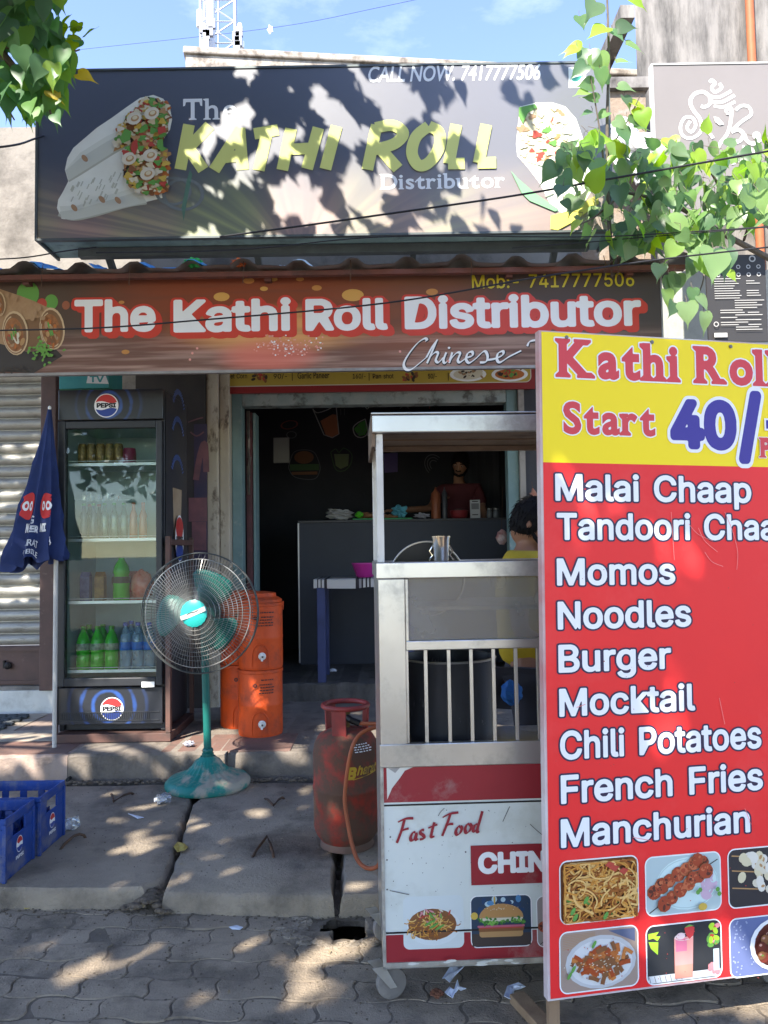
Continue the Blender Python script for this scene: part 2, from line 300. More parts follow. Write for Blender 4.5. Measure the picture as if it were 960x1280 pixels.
    (103, 106, [52,-38,33,-35,29,-33,21,-28,17,-24,15,-21,13,-17,25,-10,27,-12,28,-14,33,-19,39,-22,42,-23,47,-24,59,-24,65,-22,71,-19,75,-14,77,-9,78,-1,78,17,77,17,75,15,72,10,63,4,59,2,54,1,49,1,41,2,35,4,28,7,23,11,18,16,14,23,11,30,9,38,9,57,11,66,14,73,18,80,22,86,28,90,34,93,41,95,49,96,55,96,59,95,67,91,70,89,72,86,76,82,77,80,78,80,78,95,93,95,93,-10,91,-17,88,-22,83,-27,78,-31,73,-34,66,-36], [57,15,62,17,66,19,70,22,73,26,75,30,77,36,78,42,78,55,77,61,73,71,70,75,66,78,62,80,57,82,46,82,36,78,27,66,25,60,24,54,24,42,25,36,27,31,30,26,33,22,36,19,46,15]),
    (104, 103, [28,57,28,0,13,0,13,127,28,127,28,72,26,72,29,80,33,86,38,91,44,94,57,96,63,96,69,94,74,92,78,89,82,85,85,80,89,68,89,0,74,0,74,59,73,66,71,71,68,76,64,80,59,82,48,82,44,81,40,79,37,77,34,74,32,71,30,67]),
    (105, 42, [13,0,13,95,28,95,28,0], [18,111,13,114,10,121,13,128,18,131,24,131,26,130,30,126,32,121,30,116,26,112,24,111]),
    (107, 95, [27,34,27,53,30,53,71,95,90,95,46,50,44,50], [13,0,13,127,28,127,28,0], [73,0,37,46,48,57,93,0]),
    (108, 47, [35,-1,28,0,23,2,18,5,16,9,14,15,13,21,13,127,28,127,28,25,29,21,29,18,31,14,34,13,42,14,45,1,44,0,37,-1]),
    (109, 152, [13,0,13,95,28,95,28,74,27,74,28,79,36,90,39,92,43,94,55,97,61,96,67,94,72,90,76,86,80,74,78,74,84,86,87,89,91,92,95,94,109,97,120,95,124,93,129,90,132,87,135,82,137,77,139,71,139,0,124,0,124,63,123,70,121,75,118,78,114,81,105,83,94,80,91,78,86,73,84,66,84,0,69,0,69,65,68,70,66,74,63,78,55,82,50,83,39,80,36,78,34,75,31,72,30,69,28,59,28,0]),
    (110, 102, [28,57,28,0,13,0,13,95,28,95,28,72,26,72,29,80,33,86,38,91,44,94,57,96,63,96,69,94,74,92,78,89,82,85,85,80,89,68,89,0,74,0,74,59,73,66,71,71,68,76,64,80,59,82,48,82,44,81,40,79,37,77,34,74,32,71,30,67]),
    (111, 104, [52,-2,44,-1,36,1,29,4,23,9,18,14,14,21,11,29,9,38,9,56,11,65,14,73,18,80,23,85,29,90,36,93,44,95,52,96,60,95,68,93,75,90,81,85,86,80,90,73,93,65,95,56,95,38,93,29,90,21,86,14,81,9,75,4,68,1,60,-1], [58,12,68,16,74,24,77,29,80,47,77,65,74,70,68,78,58,82,46,82,36,78,33,74,29,70,27,65,25,59,24,53,24,41,25,35,27,29,29,24,33,20,36,16,46,12]),
    (112, 106, [13,-36,13,95,28,95,28,80,30,80,32,84,39,91,47,95,52,96,57,96,65,95,72,93,78,90,84,86,89,80,92,73,95,65,97,57,98,47,97,38,95,29,92,21,89,14,84,9,78,4,72,1,65,-1,57,-2,52,-2,47,-1,43,1,37,5,34,8,30,15,28,15,28,-36], [61,12,66,14,70,16,74,20,77,24,79,29,81,35,82,41,82,54,81,60,77,70,74,74,70,78,66,80,61,82,50,82,40,78,37,75,34,71,31,66,28,47,30,34,31,29,34,24,40,16,50,12]),
    (114, 65, [13,0,13,95,28,95,28,80,29,80,31,85,34,89,38,92,48,96,61,96,61,81,47,81,40,79,36,77,34,74,31,71,28,59,28,0]),
    (115, 91, [39,-2,33,-1,23,3,15,9,13,14,10,18,9,24,23,27,25,22,28,18,31,15,35,13,45,11,57,13,61,16,64,19,66,22,67,26,67,29,64,34,61,36,57,38,29,45,23,48,18,52,12,62,12,74,14,79,16,83,20,87,24,90,29,93,34,95,40,96,53,96,59,95,63,93,68,91,72,88,75,85,79,77,81,72,67,69,66,73,63,76,61,79,57,81,52,83,41,83,33,79,30,76,28,73,27,69,29,63,31,61,34,59,38,57,43,56,57,52,65,50,72,47,77,43,80,38,82,33,83,27,81,16,75,8,70,4,65,2,53,-2]),
    (116, 57, [51,95,51,82,2,82,2,95], [16,118,31,118,31,24,34,15,50,13,53,0,50,0,48,-1,42,-1,34,0,28,2,23,5,19,10,17,16,16,23]),
    (117, 103, [39,-1,34,0,24,6,20,10,17,15,15,20,13,35,13,95,28,95,28,36,29,29,31,23,34,19,39,15,44,13,54,13,62,15,66,18,68,21,71,24,73,28,74,33,74,95,89,95,89,0,75,0,75,23,77,23,73,15,69,9,64,4,59,1,52,-1]),
    (119, 142, [34,0,6,95,22,95,33,53,37,41,38,34,40,27,42,19,44,10,41,10,43,19,45,26,46,34,48,41,52,53,63,95,79,95,90,53,94,41,95,34,97,27,99,19,101,10,98,10,100,19,101,26,103,34,105,41,107,47,108,53,120,95,136,95,107,0,92,0,80,43,79,47,77,52,73,70,71,75,69,84,73,84,71,80,66,56,64,52,62,43,50,0]),
    (122, 95, [10,0,10,11,64,80,64,81,12,81,12,95,83,95,83,83,31,15,31,14,85,14,85,0]),
]
GL = {chr(g[0]): (g[1] / 250, [[(l[i] / 250, l[i + 1] / 250) for i in range(0, len(l), 2)] for l in g[2:]]) for g in OUTLINES}
def plain_geo(s):
    c = bpy.data.curves.new('t', 'CURVE'); c.dimensions = '2D'; c.fill_mode = 'FRONT'; x = 0
    for ch in s:
        if ch == ' ': x += .27; continue
        adv, L = GL[ch]
        for l in L:
            sp = c.splines.new('POLY'); sp.points.add(len(l) - 1); sp.use_cyclic_u = True
            for p, q in zip(sp.points, l): p.co = (q[0] + x, q[1], 0, 1)
        x += adv
    o = bpy.data.objects.new('t', c); COL.objects.link(o)
    dg = bpy.context.evaluated_depsgraph_get(); me = o.evaluated_get(dg).to_mesh()
    vs = [(v.co.x, v.co.y) for v in me.vertices]; fs = [tuple(p.vertices) for p in me.polygons]
    o.evaluated_get(dg).to_mesh_clear(); bpy.data.objects.remove(o); bpy.data.curves.remove(c); return vs, fs
def text_geo(s, bold=.0, spacing=1.0, shear=0):
    k = (s, round(bold, 4))
    if k not in _tcache:
        raw = plain_geo(s) if all(ch in GL or ch == ' ' for ch in s) else font_geo(s)
        _tcache[k] = grow(raw, max(.004, bold))
    return _tcache[k]
def font_geo(s, bold=.0, spacing=1.0, shear=0):
    k = (s, bold, spacing, shear)
    if k in _tcache: return _tcache[k]
    c = bpy.data.curves.new('t', 'FONT'); c.body = s; c.size = 1; c.offset = bold; c.space_character = spacing
    c.resolution_u = 4; c.fill_mode = 'FRONT'; c.dimensions = '2D'; c.shear = shear
    o = bpy.data.objects.new('t', c); COL.objects.link(o)
    dg = bpy.context.evaluated_depsgraph_get(); me = o.evaluated_get(dg).to_mesh()
    vs = [(v.co.x, v.co.y) for v in me.vertices]; fs = [tuple(p.vertices) for p in me.polygons]
    o.evaluated_get(dg).to_mesh_clear(); bpy.data.objects.remove(o); bpy.data.curves.remove(c)
    _tcache[k] = (vs, fs); return vs, fs
def bounds(vs):
    xs = [v[0] for v in vs]; ys = [v[1] for v in vs]; return min(xs), max(xs), min(ys), max(ys)
def serif_geo(s, bold, ser=.07, th=.055, gap=.06):
    """slab-serif lettering: plain glyphs with feet and head serifs grown on their flat stem ends"""
    V = []; Fc = []; x = 0; cap = bounds(font_geo('H', bold)[0])[3]
    def poly(pts):
        n = len(V); V.extend((*q, .3 + .1 * (n % 5)) for q in pts); Fc.append(tuple(range(n, n + len(pts))))
    for ch in s:
        if ch == ' ': x += .30; continue
        vs, fs = font_geo(ch, bold); x0, x1, y0, y1 = bounds(vs)
        dx = x - x0; n = len(V); V.extend((a + dx, b) for a, b in vs); Fc.extend(tuple(i + n for i in f) for f in fs)
        cnt = {}
        for f in fs:
            for i in range(len(f)):
                e = tuple(sorted((f[i], f[(i + 1) % len(f)]))); cnt[e] = cnt.get(e, 0) + 1
        # flat outline edges, by rounded coordinate so that split vertices do not matter
        segs = []
        for (a, b), c in cnt.items():
            if c == 1 and abs(vs[a][1] - vs[b][1]) < .004 and abs(vs[a][0] - vs[b][0]) > .06:
                segs.append((min(vs[a][0], vs[b][0]), max(vs[a][0], vs[b][0]), vs[a][1]))
        base = -bold; ext = ser
        for a, b, y in segs:
            short = (b - a) < .34
            if abs(y - base) < .03 and ch not in 'ct':
                l, r = a - ser, (b + ser if short else b)
                poly([(l + dx, y), (r + dx, y), (r + dx, y + th * .6), (b + dx, y + th * 1.5), (a + dx, y + th * 1.5), (l + dx, y + th * .6)]); x1 = max(x1, r)
            elif y > .35 and ch in 'KRIDBTHLMP' and abs(y - y1) < .03 and ch != 'T':
                l, r = a - ser, (b + ser if short else b)
                poly([(l + dx, y), (l + dx, y - th * .6), (a + dx, y - th * 1.5), (b + dx, y - th * 1.5), (r + dx, y - th * .6), (r + dx, y)]); x1 = max(x1, r)
            elif y > .35 and short and ch in 'hlibnrktud' and abs(y - y1) < .26:
                poly([(a - ser + dx, y - .01), (a - ser + dx, y - th * 1.0), (a + dx, y - th * 1.9), (a + .02 + dx, y - .004)])
        if ch == 'T':
            for a, sg in ((x0, -1), (x1, 1)):
                poly([(a + dx, y1), (a + dx, y1 - .24), (a - sg * .05 + dx, y1 - .22), (a - sg * .10 + dx, y1)] if sg < 0 else
                     [(a + dx, y1), (a - sg * .10 + dx, y1), (a - sg * .05 + dx, y1 - .22), (a + dx, y1 - .24)])
        x = x1 + dx + gap
    return V, Fc

def spline(pts, n=8):
    """Catmull-Rom through 2D points"""
    out = []; p = [pts[0]] + list(pts) + [pts[-1]]
    for i in range(1, len(p) - 2):
        for k in range(n):
            t = k / n; q = []
            for a in range(len(p[0])):
                p0, p1, p2, p3 = p[i - 1][a], p[i][a], p[i + 1][a], p[i + 2][a]
                q.append(.5 * (2 * p1 + (p2 - p0) * t + (2 * p0 - 5 * p1 + 4 * p2 - p3) * t * t + (3 * p1 - p0 - 3 * p2 + p3) * t ** 3))
            out.append(tuple(q))
    out.append(tuple(pts[-1])); return out

class Decal:
    """printed artwork on a board: every call lies a hair above the one before"""
    def __init__(s, fr, start=.001, mp=None, step=.00035):
        s.STEP = step; s.fr = fr; s.c = start; s.mb = MB(); s.mats = []; s.mp = mp
    def _mi(s, m):
        if m not in s.mats: s.mats.append(m)
        return s.mats.index(m)
    def w(s, a, b, c):
        return s.mp(a, b, c) if s.mp else s.fr.at(a, b, c)
    def geo(s, vs, fs, m):
        s.c += s.STEP; s.mb.add([s.w(q[0], q[1], s.c + (q[2] * s.STEP * .75 if len(q) > 2 else 0)) for q in vs], fs, s._mi(m)); return s
    def poly(s, pts, m): return s.geo(pts, [tuple(range(len(pts)))], m)
    def rect(s, a0, b0, a1, b1, m): return s.poly([(a0, b0), (a1, b0), (a1, b1), (a0, b1)], m)
    def rrect(s, a0, b0, a1, b1, r, m):
        q = []
        for cx, cy, t0 in ((a1 - r, b1 - r, 0), (a0 + r, b1 - r, 90), (a0 + r, b0 + r, 180), (a1 - r, b0 + r, 270)):
            for k in range(7):
                t = radians(t0 + 15 * k); q.append((cx + r * cos(t), cy + r * sin(t)))
        return s.poly(q, m)
    def ell(s, a, b, ra, rb, m, rot=0, n=20, a0=0, a1=360):
        q = []
        full = abs(a1 - a0 - 360) < 1e-6
        for k in range(n if full else n + 1):
            t = radians(a0 + (a1 - a0) * k / n); x, y = ra * cos(t), rb * sin(t); q.append((a + x * cos(rot) - y * sin(rot), b + x * sin(rot) + y * cos(rot)))
        return s.poly(q, m)
    def ring(s, a, b, r0, r1, m, n=28, ra=1, rb=1, a0=0, a1=360, rot=0):
        q = []; fs = []
        for k in range(n + 1):
            t = radians(a0 + (a1 - a0) * k / n)
            for r in (r0, r1):
                x, y = r * cos(t) * ra, r * sin(t) * rb; q.append((a + x * cos(rot) - y * sin(rot), b + x * sin(rot) + y * cos(rot)))
        for k in range(n): fs.append((2 * k, 2 * k + 1, 2 * k + 3, 2 * k + 2))
        return s.geo(q, fs, m)
    def stroke(s, pts, w, m, smooth=True, cap=True, n=8, nib=None):
        p = spline(pts, n) if smooth and len(pts) > 2 else list(pts); q = []; fs = []; N = len(p)
        for i in range(N):
            x, y = p[min(i + 1, N - 1)][0] - p[max(i - 1, 0)][0], p[min(i + 1, N - 1)][1] - p[max(i - 1, 0)][1]
            L = sqrt(x * x + y * y) or 1; ww = (w(i / (N - 1)) if callable(w) else w) / 2
            if nib is not None: ww *= .28 + .72 * abs(sin(math.atan2(y, x) - nib))
            z = i / N; q += [(p[i][0] - y / L * ww, p[i][1] + x / L * ww, z), (p[i][0] + y / L * ww, p[i][1] - x / L * ww, z)]
        for i in range(N - 1): fs.append((2 * i, 2 * i + 1, 2 * i + 3, 2 * i + 2))
        s.geo(q, fs, m)
        return s
    def glyphs(s, geo, a0, b0, a1, cap_h, cap0, m, fitgeo=None, shear=0, dx=0, dy=0, src=None):
        vs, fs = geo; x0, x1, _, _ = bounds((src or geo)[0] if fitgeo is None else fitgeo[0])
        k = (a1 - a0) / (x1 - x0); kv = cap_h / cap0
        return s.geo([(a0 + (q[0] - x0) * k + shear * q[1] * kv + dx, b0 + q[1] * kv + dy) for q in vs], fs, m)
    def text(s, t, a0, b0, a1, b1, m, bold=.02, outline=None, om=None, fit=None, shear=0, serif=False, drop=None, spacing=1.0, ser=.07, th=.055, gap=.07):
        """one line of lettering: baseline b0, capital height b1-b0, from a0 to a1"""
        def gg(st, bo):
            k_ = ('serif', st, bo, ser, th, gap)
            if not serif: return text_geo(st, bo)
            if k_ not in _tcache: _tcache[k_] = serif_geo(st, bo, ser, th, gap)
            return grow(_tcache[k_], .006)
        cap0 = bounds((font_geo if serif else text_geo)('H', bold)[0]); c0 = cap0[3] - cap0[2]
        base = gg(t, bold); fg = gg(fit, bold) if fit else None
        x0, x1, _, _ = bounds((fg or base)[0]); k = (a1 - a0) / (x1 - x0); kv = (b1 - b0) / c0
        lift = bold * kv
        def put(geo, mm, dx=0, dy=0):
            vs, fs = geo
            s.geo([(a0 + (q[0] - x0) * k + shear * q[1] * kv + dx, b0 + q[1] * kv + lift + dy) for q in vs], fs, mm)
        if outline:
            og = grow(_tcache[('serif', t, bold, ser, th, gap)], outline) if serif else text_geo(t, bold + outline)
            for dx, dy in (drop or []): put(og, om, dx, dy)
            put(og, om)
        put(base, m); return s
    def build(s, name, parent=None, label=None):
        o = s.mb.build(name, s.mats, parent, fix=False)
        return o
def grow(geo, w, res=64):
    """the union of flat polygons grown outwards by w, as one clean sheet without overlaps (distance field, marching squares)"""
    import numpy as np
    vs, fs = geo; x0, x1, y0, y1 = bounds(vs); h = 1 / res; pad = w + 2.5 * h; x0 -= pad; y0 -= pad
    nx, ny = int((x1 + pad - x0) / h) + 2, int((y1 + pad - y0) / h) + 2
    D = np.full((nx, ny), 9.0); I = np.zeros((nx, ny), bool); done = set()
    def win(pts, m):
        xs = [q[0] for q in pts]; ys = [q[1] for q in pts]
        i0, i1 = max(0, int((min(xs) - m - x0) / h)), min(nx, int((max(xs) + m - x0) / h) + 2); j0, j1 = max(0, int((min(ys) - m - y0) / h)), min(ny, int((max(ys) + m - y0) / h) + 2)
        X = x0 + h * np.arange(i0, i1)[:, None]; Y = y0 + h * np.arange(j0, j1)[None, :]; return slice(i0, i1), slice(j0, j1), X, Y
    for f in fs:
        pts = [vs[i] for i in f]; n = len(pts); ar = sum(pts[i - 1][0] * pts[i][1] - pts[i][0] * pts[i - 1][1] for i in range(n))
        if abs(ar) > 1e-9:
            si, sj, X, Y = win(pts, 0); sg = 1 if ar > 0 else -1; ins = np.ones((X.shape[0], Y.shape[1]), bool)
            for i in range(n):
                a, b = pts[i - 1], pts[i]; ins &= ((b[0] - a[0]) * (Y - a[1]) - (b[1] - a[1]) * (X - a[0])) * sg >= -1e-9
            I[si, sj] |= ins
        for i in range(n):
            a, b = pts[i - 1][:2], pts[i][:2]; k = (round(a[0], 4), round(a[1], 4), round(b[0], 4), round(b[1], 4))
            if k in done or k[2:] + k[:2] in done: continue
            done.add(k); si, sj, X, Y = win((a, b), w + 2 * h); dx, dy = b[0] - a[0], b[1] - a[1]; L = dx * dx + dy * dy + 1e-12
            t = np.clip(((X - a[0]) * dx + (Y - a[1]) * dy) / L, 0, 1); D[si, sj] = np.minimum(D[si, sj], np.hypot(X - a[0] - t * dx, Y - a[1] - t * dy))
    Fv = np.where(I, -np.minimum(D, 1), D) - w; neg = Fv < 0; V = []; Fc = []
    full = neg[:-1, :-1] & neg[1:, :-1] & neg[:-1, 1:] & neg[1:, 1:]; any_ = neg[:-1, :-1] | neg[1:, :-1] | neg[:-1, 1:] | neg[1:, 1:]
    for j in range(ny - 1):
        i = 0; col = full[:, j]
        while i < nx - 1:
            if col[i]:
                k = i
                while k < nx - 1 and col[k]: k += 1
                n = len(V); V += [(x0 + h * i, y0 + h * j), (x0 + h * k, y0 + h * j), (x0 + h * k, y0 + h * j + h), (x0 + h * i, y0 + h * j + h)]; Fc.append((n, n + 1, n + 2, n + 3)); i = k
            else: i += 1
    for i, j in zip(*np.nonzero(any_ & ~full)):
        c = [(i, j), (i + 1, j), (i + 1, j + 1), (i, j + 1)]; q = []
        for k in range(4):
            a, b = c[k], c[(k + 1) % 4]; fa, fb = Fv[a], Fv[b]
            if fa < 0: q.append((x0 + h * a[0], y0 + h * a[1]))
            if (fa < 0) != (fb < 0): t = fa / (fa - fb); q.append((x0 + h * (a[0] + (b[0] - a[0]) * t), y0 + h * (a[1] + (b[1] - a[1]) * t)))
        if len(q) > 2: n = len(V); V += q; Fc.append(tuple(range(n, n + len(q))))
    return V, Fc
# ================================================================== THE SETTING
m_paver = M('paver_concrete', (.37, .295, .21), .92, col2=(.24, .19, .137), scale=3.5, dirt=(.085, .07, .055), dscale=4, dlo=.47, dhi=.66, damt=.75, bump=.9, bscale=110)
m_soil = M('joint_soil', (.14, .112, .082), .95, col2=(.19, .155, .115), scale=20, bump=.8, bscale=80)
m_slab = M('slab_concrete', (.325, .268, .20), .9, col2=(.22, .18, .136), scale=4, dirt=(.075, .062, .05), dscale=2.6, dlo=.48, dhi=.66, damt=.75, bump=.9, bscale=75)
m_plinth = M('plinth_cement', (.20, .168, .135), .85, col2=(.125, .106, .088), scale=5, dirt=(.05, .043, .037), dscale=4, damt=.75, bump=.8, bscale=40)
m_oxide = M('red_oxide_floor', (.19, .105, .08), .7, col2=(.13, .095, .08), scale=5, dirt=(.08, .068, .056), dscale=4, damt=.8, bump=.3, bscale=50)
m_tile = M('beige_tile', (.42, .36, .28), .6, col2=(.33, .28, .22), scale=6, dirt=(.16, .12, .1), dscale=5, damt=.6, bump=.25, bscale=40)
m_pinkstone = M('pink_stone', (.33, .25, .2), .8, col2=(.24, .18, .15), scale=4, dirt=(.12, .09, .075), dscale=6, damt=.6, bump=.9, bscale=25)
m_marble = M('white_marble', (.62, .62, .58), .45, col2=(.5, .5, .47), scale=4, dirt=(.25, .23, .2), dscale=5, damt=.5)
m_asphalt = M('asphalt', (.11, .105, .098), .9, col2=(.17, .16, .145), scale=.8, bump=.5, bscale=120)
m_dark = M('black_void', (.006, .006, .006), 1)
m_rust = M('rusty_rebar', (.055, .04, .03), .85, col2=(.12, .06, .03), scale=30)

# zigzag interlocking pavers, laid as one sheet of separate blocks
def in_hole(x, y, s=1.0):
    return ((x + .178) / (.105 * s)) ** 2 + ((y - 3.14) / (.085 * s)) ** 2 < 1 + .22 * sin(x * 47) + .15 * cos(y * 61 + x * 30)
def tri(t): t = t % 1; return 4 * abs(t - .5) - 1
def zig(x, w): return .010 * max(-1, min(1, 2.2 * tri(x / w + .25)))
pv = MB(); w, d = .24, .12; ang = radians(-2.5); ca, sa = cos(ang), sin(ang)
for j in range(-22, 28):
    for i in range(-26, 24):
        x0 = i * w + (w / 2 if j % 2 else 0); y0 = j * d
        cx, cy = x0 + w / 2, y0 + d / 2; wx, wy = cx * ca - cy * sa, cx * sa + cy * ca
        if not (-4.3 < wx < 4.3 and -1.6 < wy < 3.5): continue
        if wy > 3.4 + .08 * max(-1.3, min(1, -wx)): continue
        if in_hole(wx, wy, 1.35) and wy < 3.3: continue
        g = .0028; edge = []
        N = 12
        for k in range(N + 1):
            x = x0 + g + (w - 2 * g) * k / N; edge.append((x, y0 + g + zig(x, w)))
        for k in range(1, 6):
            t = k / 6; edge.append((x0 + w - g + .010 * sin(2 * pi * t), y0 + g + zig(x0 + w, w) + (d - 2 * g) * t))
        for k in range(N, -1, -1):
            x = x0 + g + (w - 2 * g) * k / N; edge.append((x, y0 + d - g + zig(x, w)))
        for k in range(5, 0, -1):
            t = k / 6; edge.append((x0 + g + .010 * sin(2 * pi * t), y0 + g + zig(x0, w) + (d - 2 * g) * t))
        h = rnd.uniform(-.003, .003); tx, ty = rnd.uniform(-.012, .012), rnd.uniform(-.012, .012)
        jx, jy = rnd.uniform(-.0025, .0025), rnd.uniform(-.0025, .0025)
        def wp(p, s, z):
            x = cx + (p[0] - cx) * s + jx; y = cy + (p[1] - cy) * s + jy
            return (x * ca - y * sa, x * sa + y * ca, z + h + tx * (x - cx) + ty * (y - cy))
        n = len(edge)
        rings = [[wp(p, 1, -.05) for p in edge], [wp(p, 1, -.004) for p in edge], [wp(p, .972, 0) for p in edge]]
        vs = sum(rings, []); fs = []
        for a in range(2):
            for k in range(n):
                l = (k + 1) % n; fs.append((a * n + k, a * n + l, (a + 1) * n + l, (a + 1) * n + k))
        fs.append(tuple(range(2 * n, 3 * n))); pv.add(vs, fs)
pavement = structure(pv.build('pavement', m_paver, fix=False))

bed = MB(); st = .04
for i in range(-110, 110):
    for j in range(-42, 125):
        if i % 10 or j % 10:
            pass
for (x0, x1, y0, y1) in ((-4.4, -.48, -1.7, 3.6), (.08, 4.4, -1.7, 3.6), (-.48, .08, -1.7, 2.96)):
    bed.add([(x0, y0, -.003), (x1, y0, -.003), (x1, y1, -.003), (x0, y1, -.003)], [(0, 1, 2, 3)])
nx, ny = 56, 64
for i in range(nx):
    for j in range(ny):
        x, y = -.48 + .01 * i, 2.96 + .01 * j
        if not in_hole(x + .005, y + .005): bed.add([(x, y, -.004 + .004 * sin(x * 60) * sin(y * 50)), (x + .01, y, -.004 + .004 * sin((x + .01) * 60) * sin(y * 50)), (x + .01, y + .01, -.004 + .004 * sin((x + .01) * 60) * sin((y + .01) * 50)), (x, y + .01, -.004 + .004 * sin(x * 60) * sin((y + .01) * 50))], [(0, 1, 2, 3)])
structure(bed.build('pavement_bedding', m_soil))
pit = MB(); pit.box(-.6, .2, 2.9, 3.75, -.75, -.7); pit.box(-.6, -.55, 2.9, 3.75, -.7, -.012); pit.box(.15, .2, 2.9, 3.75, -.7, -.012)
pit.box(-.55, .15, 2.9, 2.93, -.7, -.012); pit.box(-.55, .15, 3.72, 3.75, -.7, -.012)
structure(pit.build('drain_pit', m_soil))
# broken mortar round the mouth of the drain
lip = MB()
for k in range(70):
    a = 2 * pi * k / 70; rr = 1.22 + rnd.uniform(0, .5)
    x, y = -.19 + .135 * rr * cos(a), 3.14 + .09 * rr * sin(a)
    if y > 3.24: continue
    s_ = rnd.uniform(.012, .035); lip.ball((x, y, -.006), (s_ * 1.3, s_, .012), 7, 4, fn=lambda d: 1 + .3 * rnd.uniform(-1, 1))
structure(lip.build('drain_mortar', m_slab, smooth=False))

gr = MB(); gr.add([(-400, -400, -.06), (400, -400, -.06), (400, 400, -.06), (-400, 400, -.06)], [(0, 1, 2, 3)])
# the sheet is cut round the drain pit
gr = MB()
for (x0, x1, y0, y1) in ((-400, 400, -400, -1.65), (-400, -4.35, -1.65, 400), (4.35, 400, -1.65, 400), (-4.35, 4.35, 3.6, 400)):
    pass
for (x0, x1, y0, y1) in ((-400, 400, -400, 2.88), (-400, 400, 3.77, 400), (-400, -.62, 2.88, 3.77), (.22, 400, 2.88, 3.77)):
    gr.add([(x0, y0, -.06), (x1, y0, -.06), (x1, y1, -.06), (x0, y1, -.06)], [(0, 1, 2, 3)])
structure(gr.build('ground', m_asphalt))
road = MB(); road.add([(-60, -60, -.03), (60, -60, -.03), (60, -1.75, -.03), (-60, -1.75, -.03)], [(0, 1, 2, 3)])
structure(road.build('road', M('dusty_road', (.29, .225, .155), .9, col2=(.22, .17, .12), scale=.5, bump=.3, bscale=50)))
kb = MB()
for i in range(-9, 9): kb.box(i * .5 + .004, i * .5 + .496, -1.72, -1.6, -.03, .05)
structure(kb.build('kerb', m_slab, bevel=.012))

# three concrete drain covers with a rough front edge
def slab(poly, z0=-.005, z1=.085):
    n = len(poly); b = MB(); cx = sum(p[0] for p in poly) / n; cy = sum(p[1] for p in poly) / n
    def ring(s, z): return [(p[0] + (cx - p[0]) / max(.3, abs(cx - p[0]) + abs(cy - p[1])) * s, p[1] + (cy - p[1]) / max(.3, abs(cx - p[0]) + abs(cy - p[1])) * s, z) for p in poly]
    rs = [ring(-.012, z0), ring(0, z1 - .03), ring(.008, z1 - .010), ring(.026, z1)]
    vs = sum(rs, []); fs = []
    for a in range(3):
        for k in range(n):
            l = (k + 1) % n; fs.append((a * n + k, a * n + l, (a + 1) * n + l, (a + 1) * n + k))
    fs.append(tuple(range(3 * n, 4 * n))); b.add(vs, fs); return b
def rough(a, b, n, amp):
    return [(a[0] + (b[0] - a[0]) * k / n + rnd.uniform(-amp, amp), a[1] + (b[1] - a[1]) * k / n + rnd.uniform(-amp, amp)) for k in range(n)]
polys = [
    rough((-4.0, 3.52), (-1.10, 3.325), 26, .008) + rough((-1.05, 3.36), (-.985, 3.47), 4, .012) + rough((-.985, 3.47), (-1.135, 4.44), 14, .006) + rough((-1.17, 4.80), (-4.0, 4.86), 20, .008),
    rough((-.952, 3.30), (-.245, 3.235), 16, .007) + rough((-.235, 3.25), (-.262, 3.75), 10, .006) + rough((-.262, 3.75), (-.29, 4.80), 8, .005) + rough((-.29, 4.80), (-1.13, 4.84), 8, .006) + rough((-1.115, 4.44), (-.955, 3.40), 14, .006),
    rough((-.198, 3.25), (1.9, 3.15), 26, .008) + rough((1.9, 3.15), (1.9, 4.80), 8, .006) + rough((1.9, 4.80), (-.25, 4.80), 14, .006) + rough((-.25, 4.80), (-.225, 3.75), 8, .006) + rough((-.225, 3.75), (-.198, 3.25), 8, .006)]
for p_ in polys:
    structure(slab(p_).build('drain_cover', m_slab, smooth=True))
und = MB(); und.box(-4, -.62, 3.66, 4.93, -.05, .0); und.box(.22, 2, 3.3, 4.93, -.05, 0); und.box(-.62, .22, 3.76, 4.93, -.05, 0)
structure(und.build('drain_floor', m_soil))
# dirt gathered where the covers meet the step and at the chipped corner
sl = MB()
for k in range(420):
    x = rnd.uniform(-2.2, .2); y = 4.90 - abs(rnd.gauss(0, .035)); s_ = rnd.uniform(.004, .014)
    sl.ball((x, y, .086), (s_ * 1.4, s_, s_ * .7), 6, 4)
for k in range(160):
    x = -1.03 + rnd.gauss(0, .06); y = 3.34 + rnd.gauss(0, .035); s_ = rnd.uniform(.004, .016)
    sl.ball((x, y, .012 + max(0, .045 - abs(x + 1.02) * .5)), (s_ * 1.5, s_, s_ * .7), 6, 4)
for k in range(500):
    x = rnd.uniform(-2.2, .3); y = 3.26 - .1 * x - abs(rnd.gauss(0, .05)) - .03; s_ = rnd.uniform(.002, .006)
    if in_hole(x, y, 1.1): continue
    sl.ball((x, y, .002), (s_ * 1.4, s_, s_ * .6), 5, 3)
for k in range(1500):
    x, y = rnd.uniform(-2.2, 1.6), rnd.uniform(2.2, 3.25); s_ = rnd.uniform(.0012, .0042)
    if in_hole(x, y, 1.15): continue
    sl.ball((x, y, .002), (s_ * 1.3, s_, s_ * .7), 5, 3)
for k in range(700):
    x, y = rnd.uniform(-2.2, .3), rnd.uniform(3.45, 4.85); s_ = rnd.uniform(.001, .0032); sl.ball((x, y, .0865), (s_ * 1.3, s_, s_ * .7), 5, 3)
tag(sl.build('soil_litter', M('brown_dirt', (.085, .065, .045), .95, col2=(.15, .12, .09), scale=60)), 'crumbs of brown dirt gathered along the step and slab edges', 'dirt', kind='stuff')

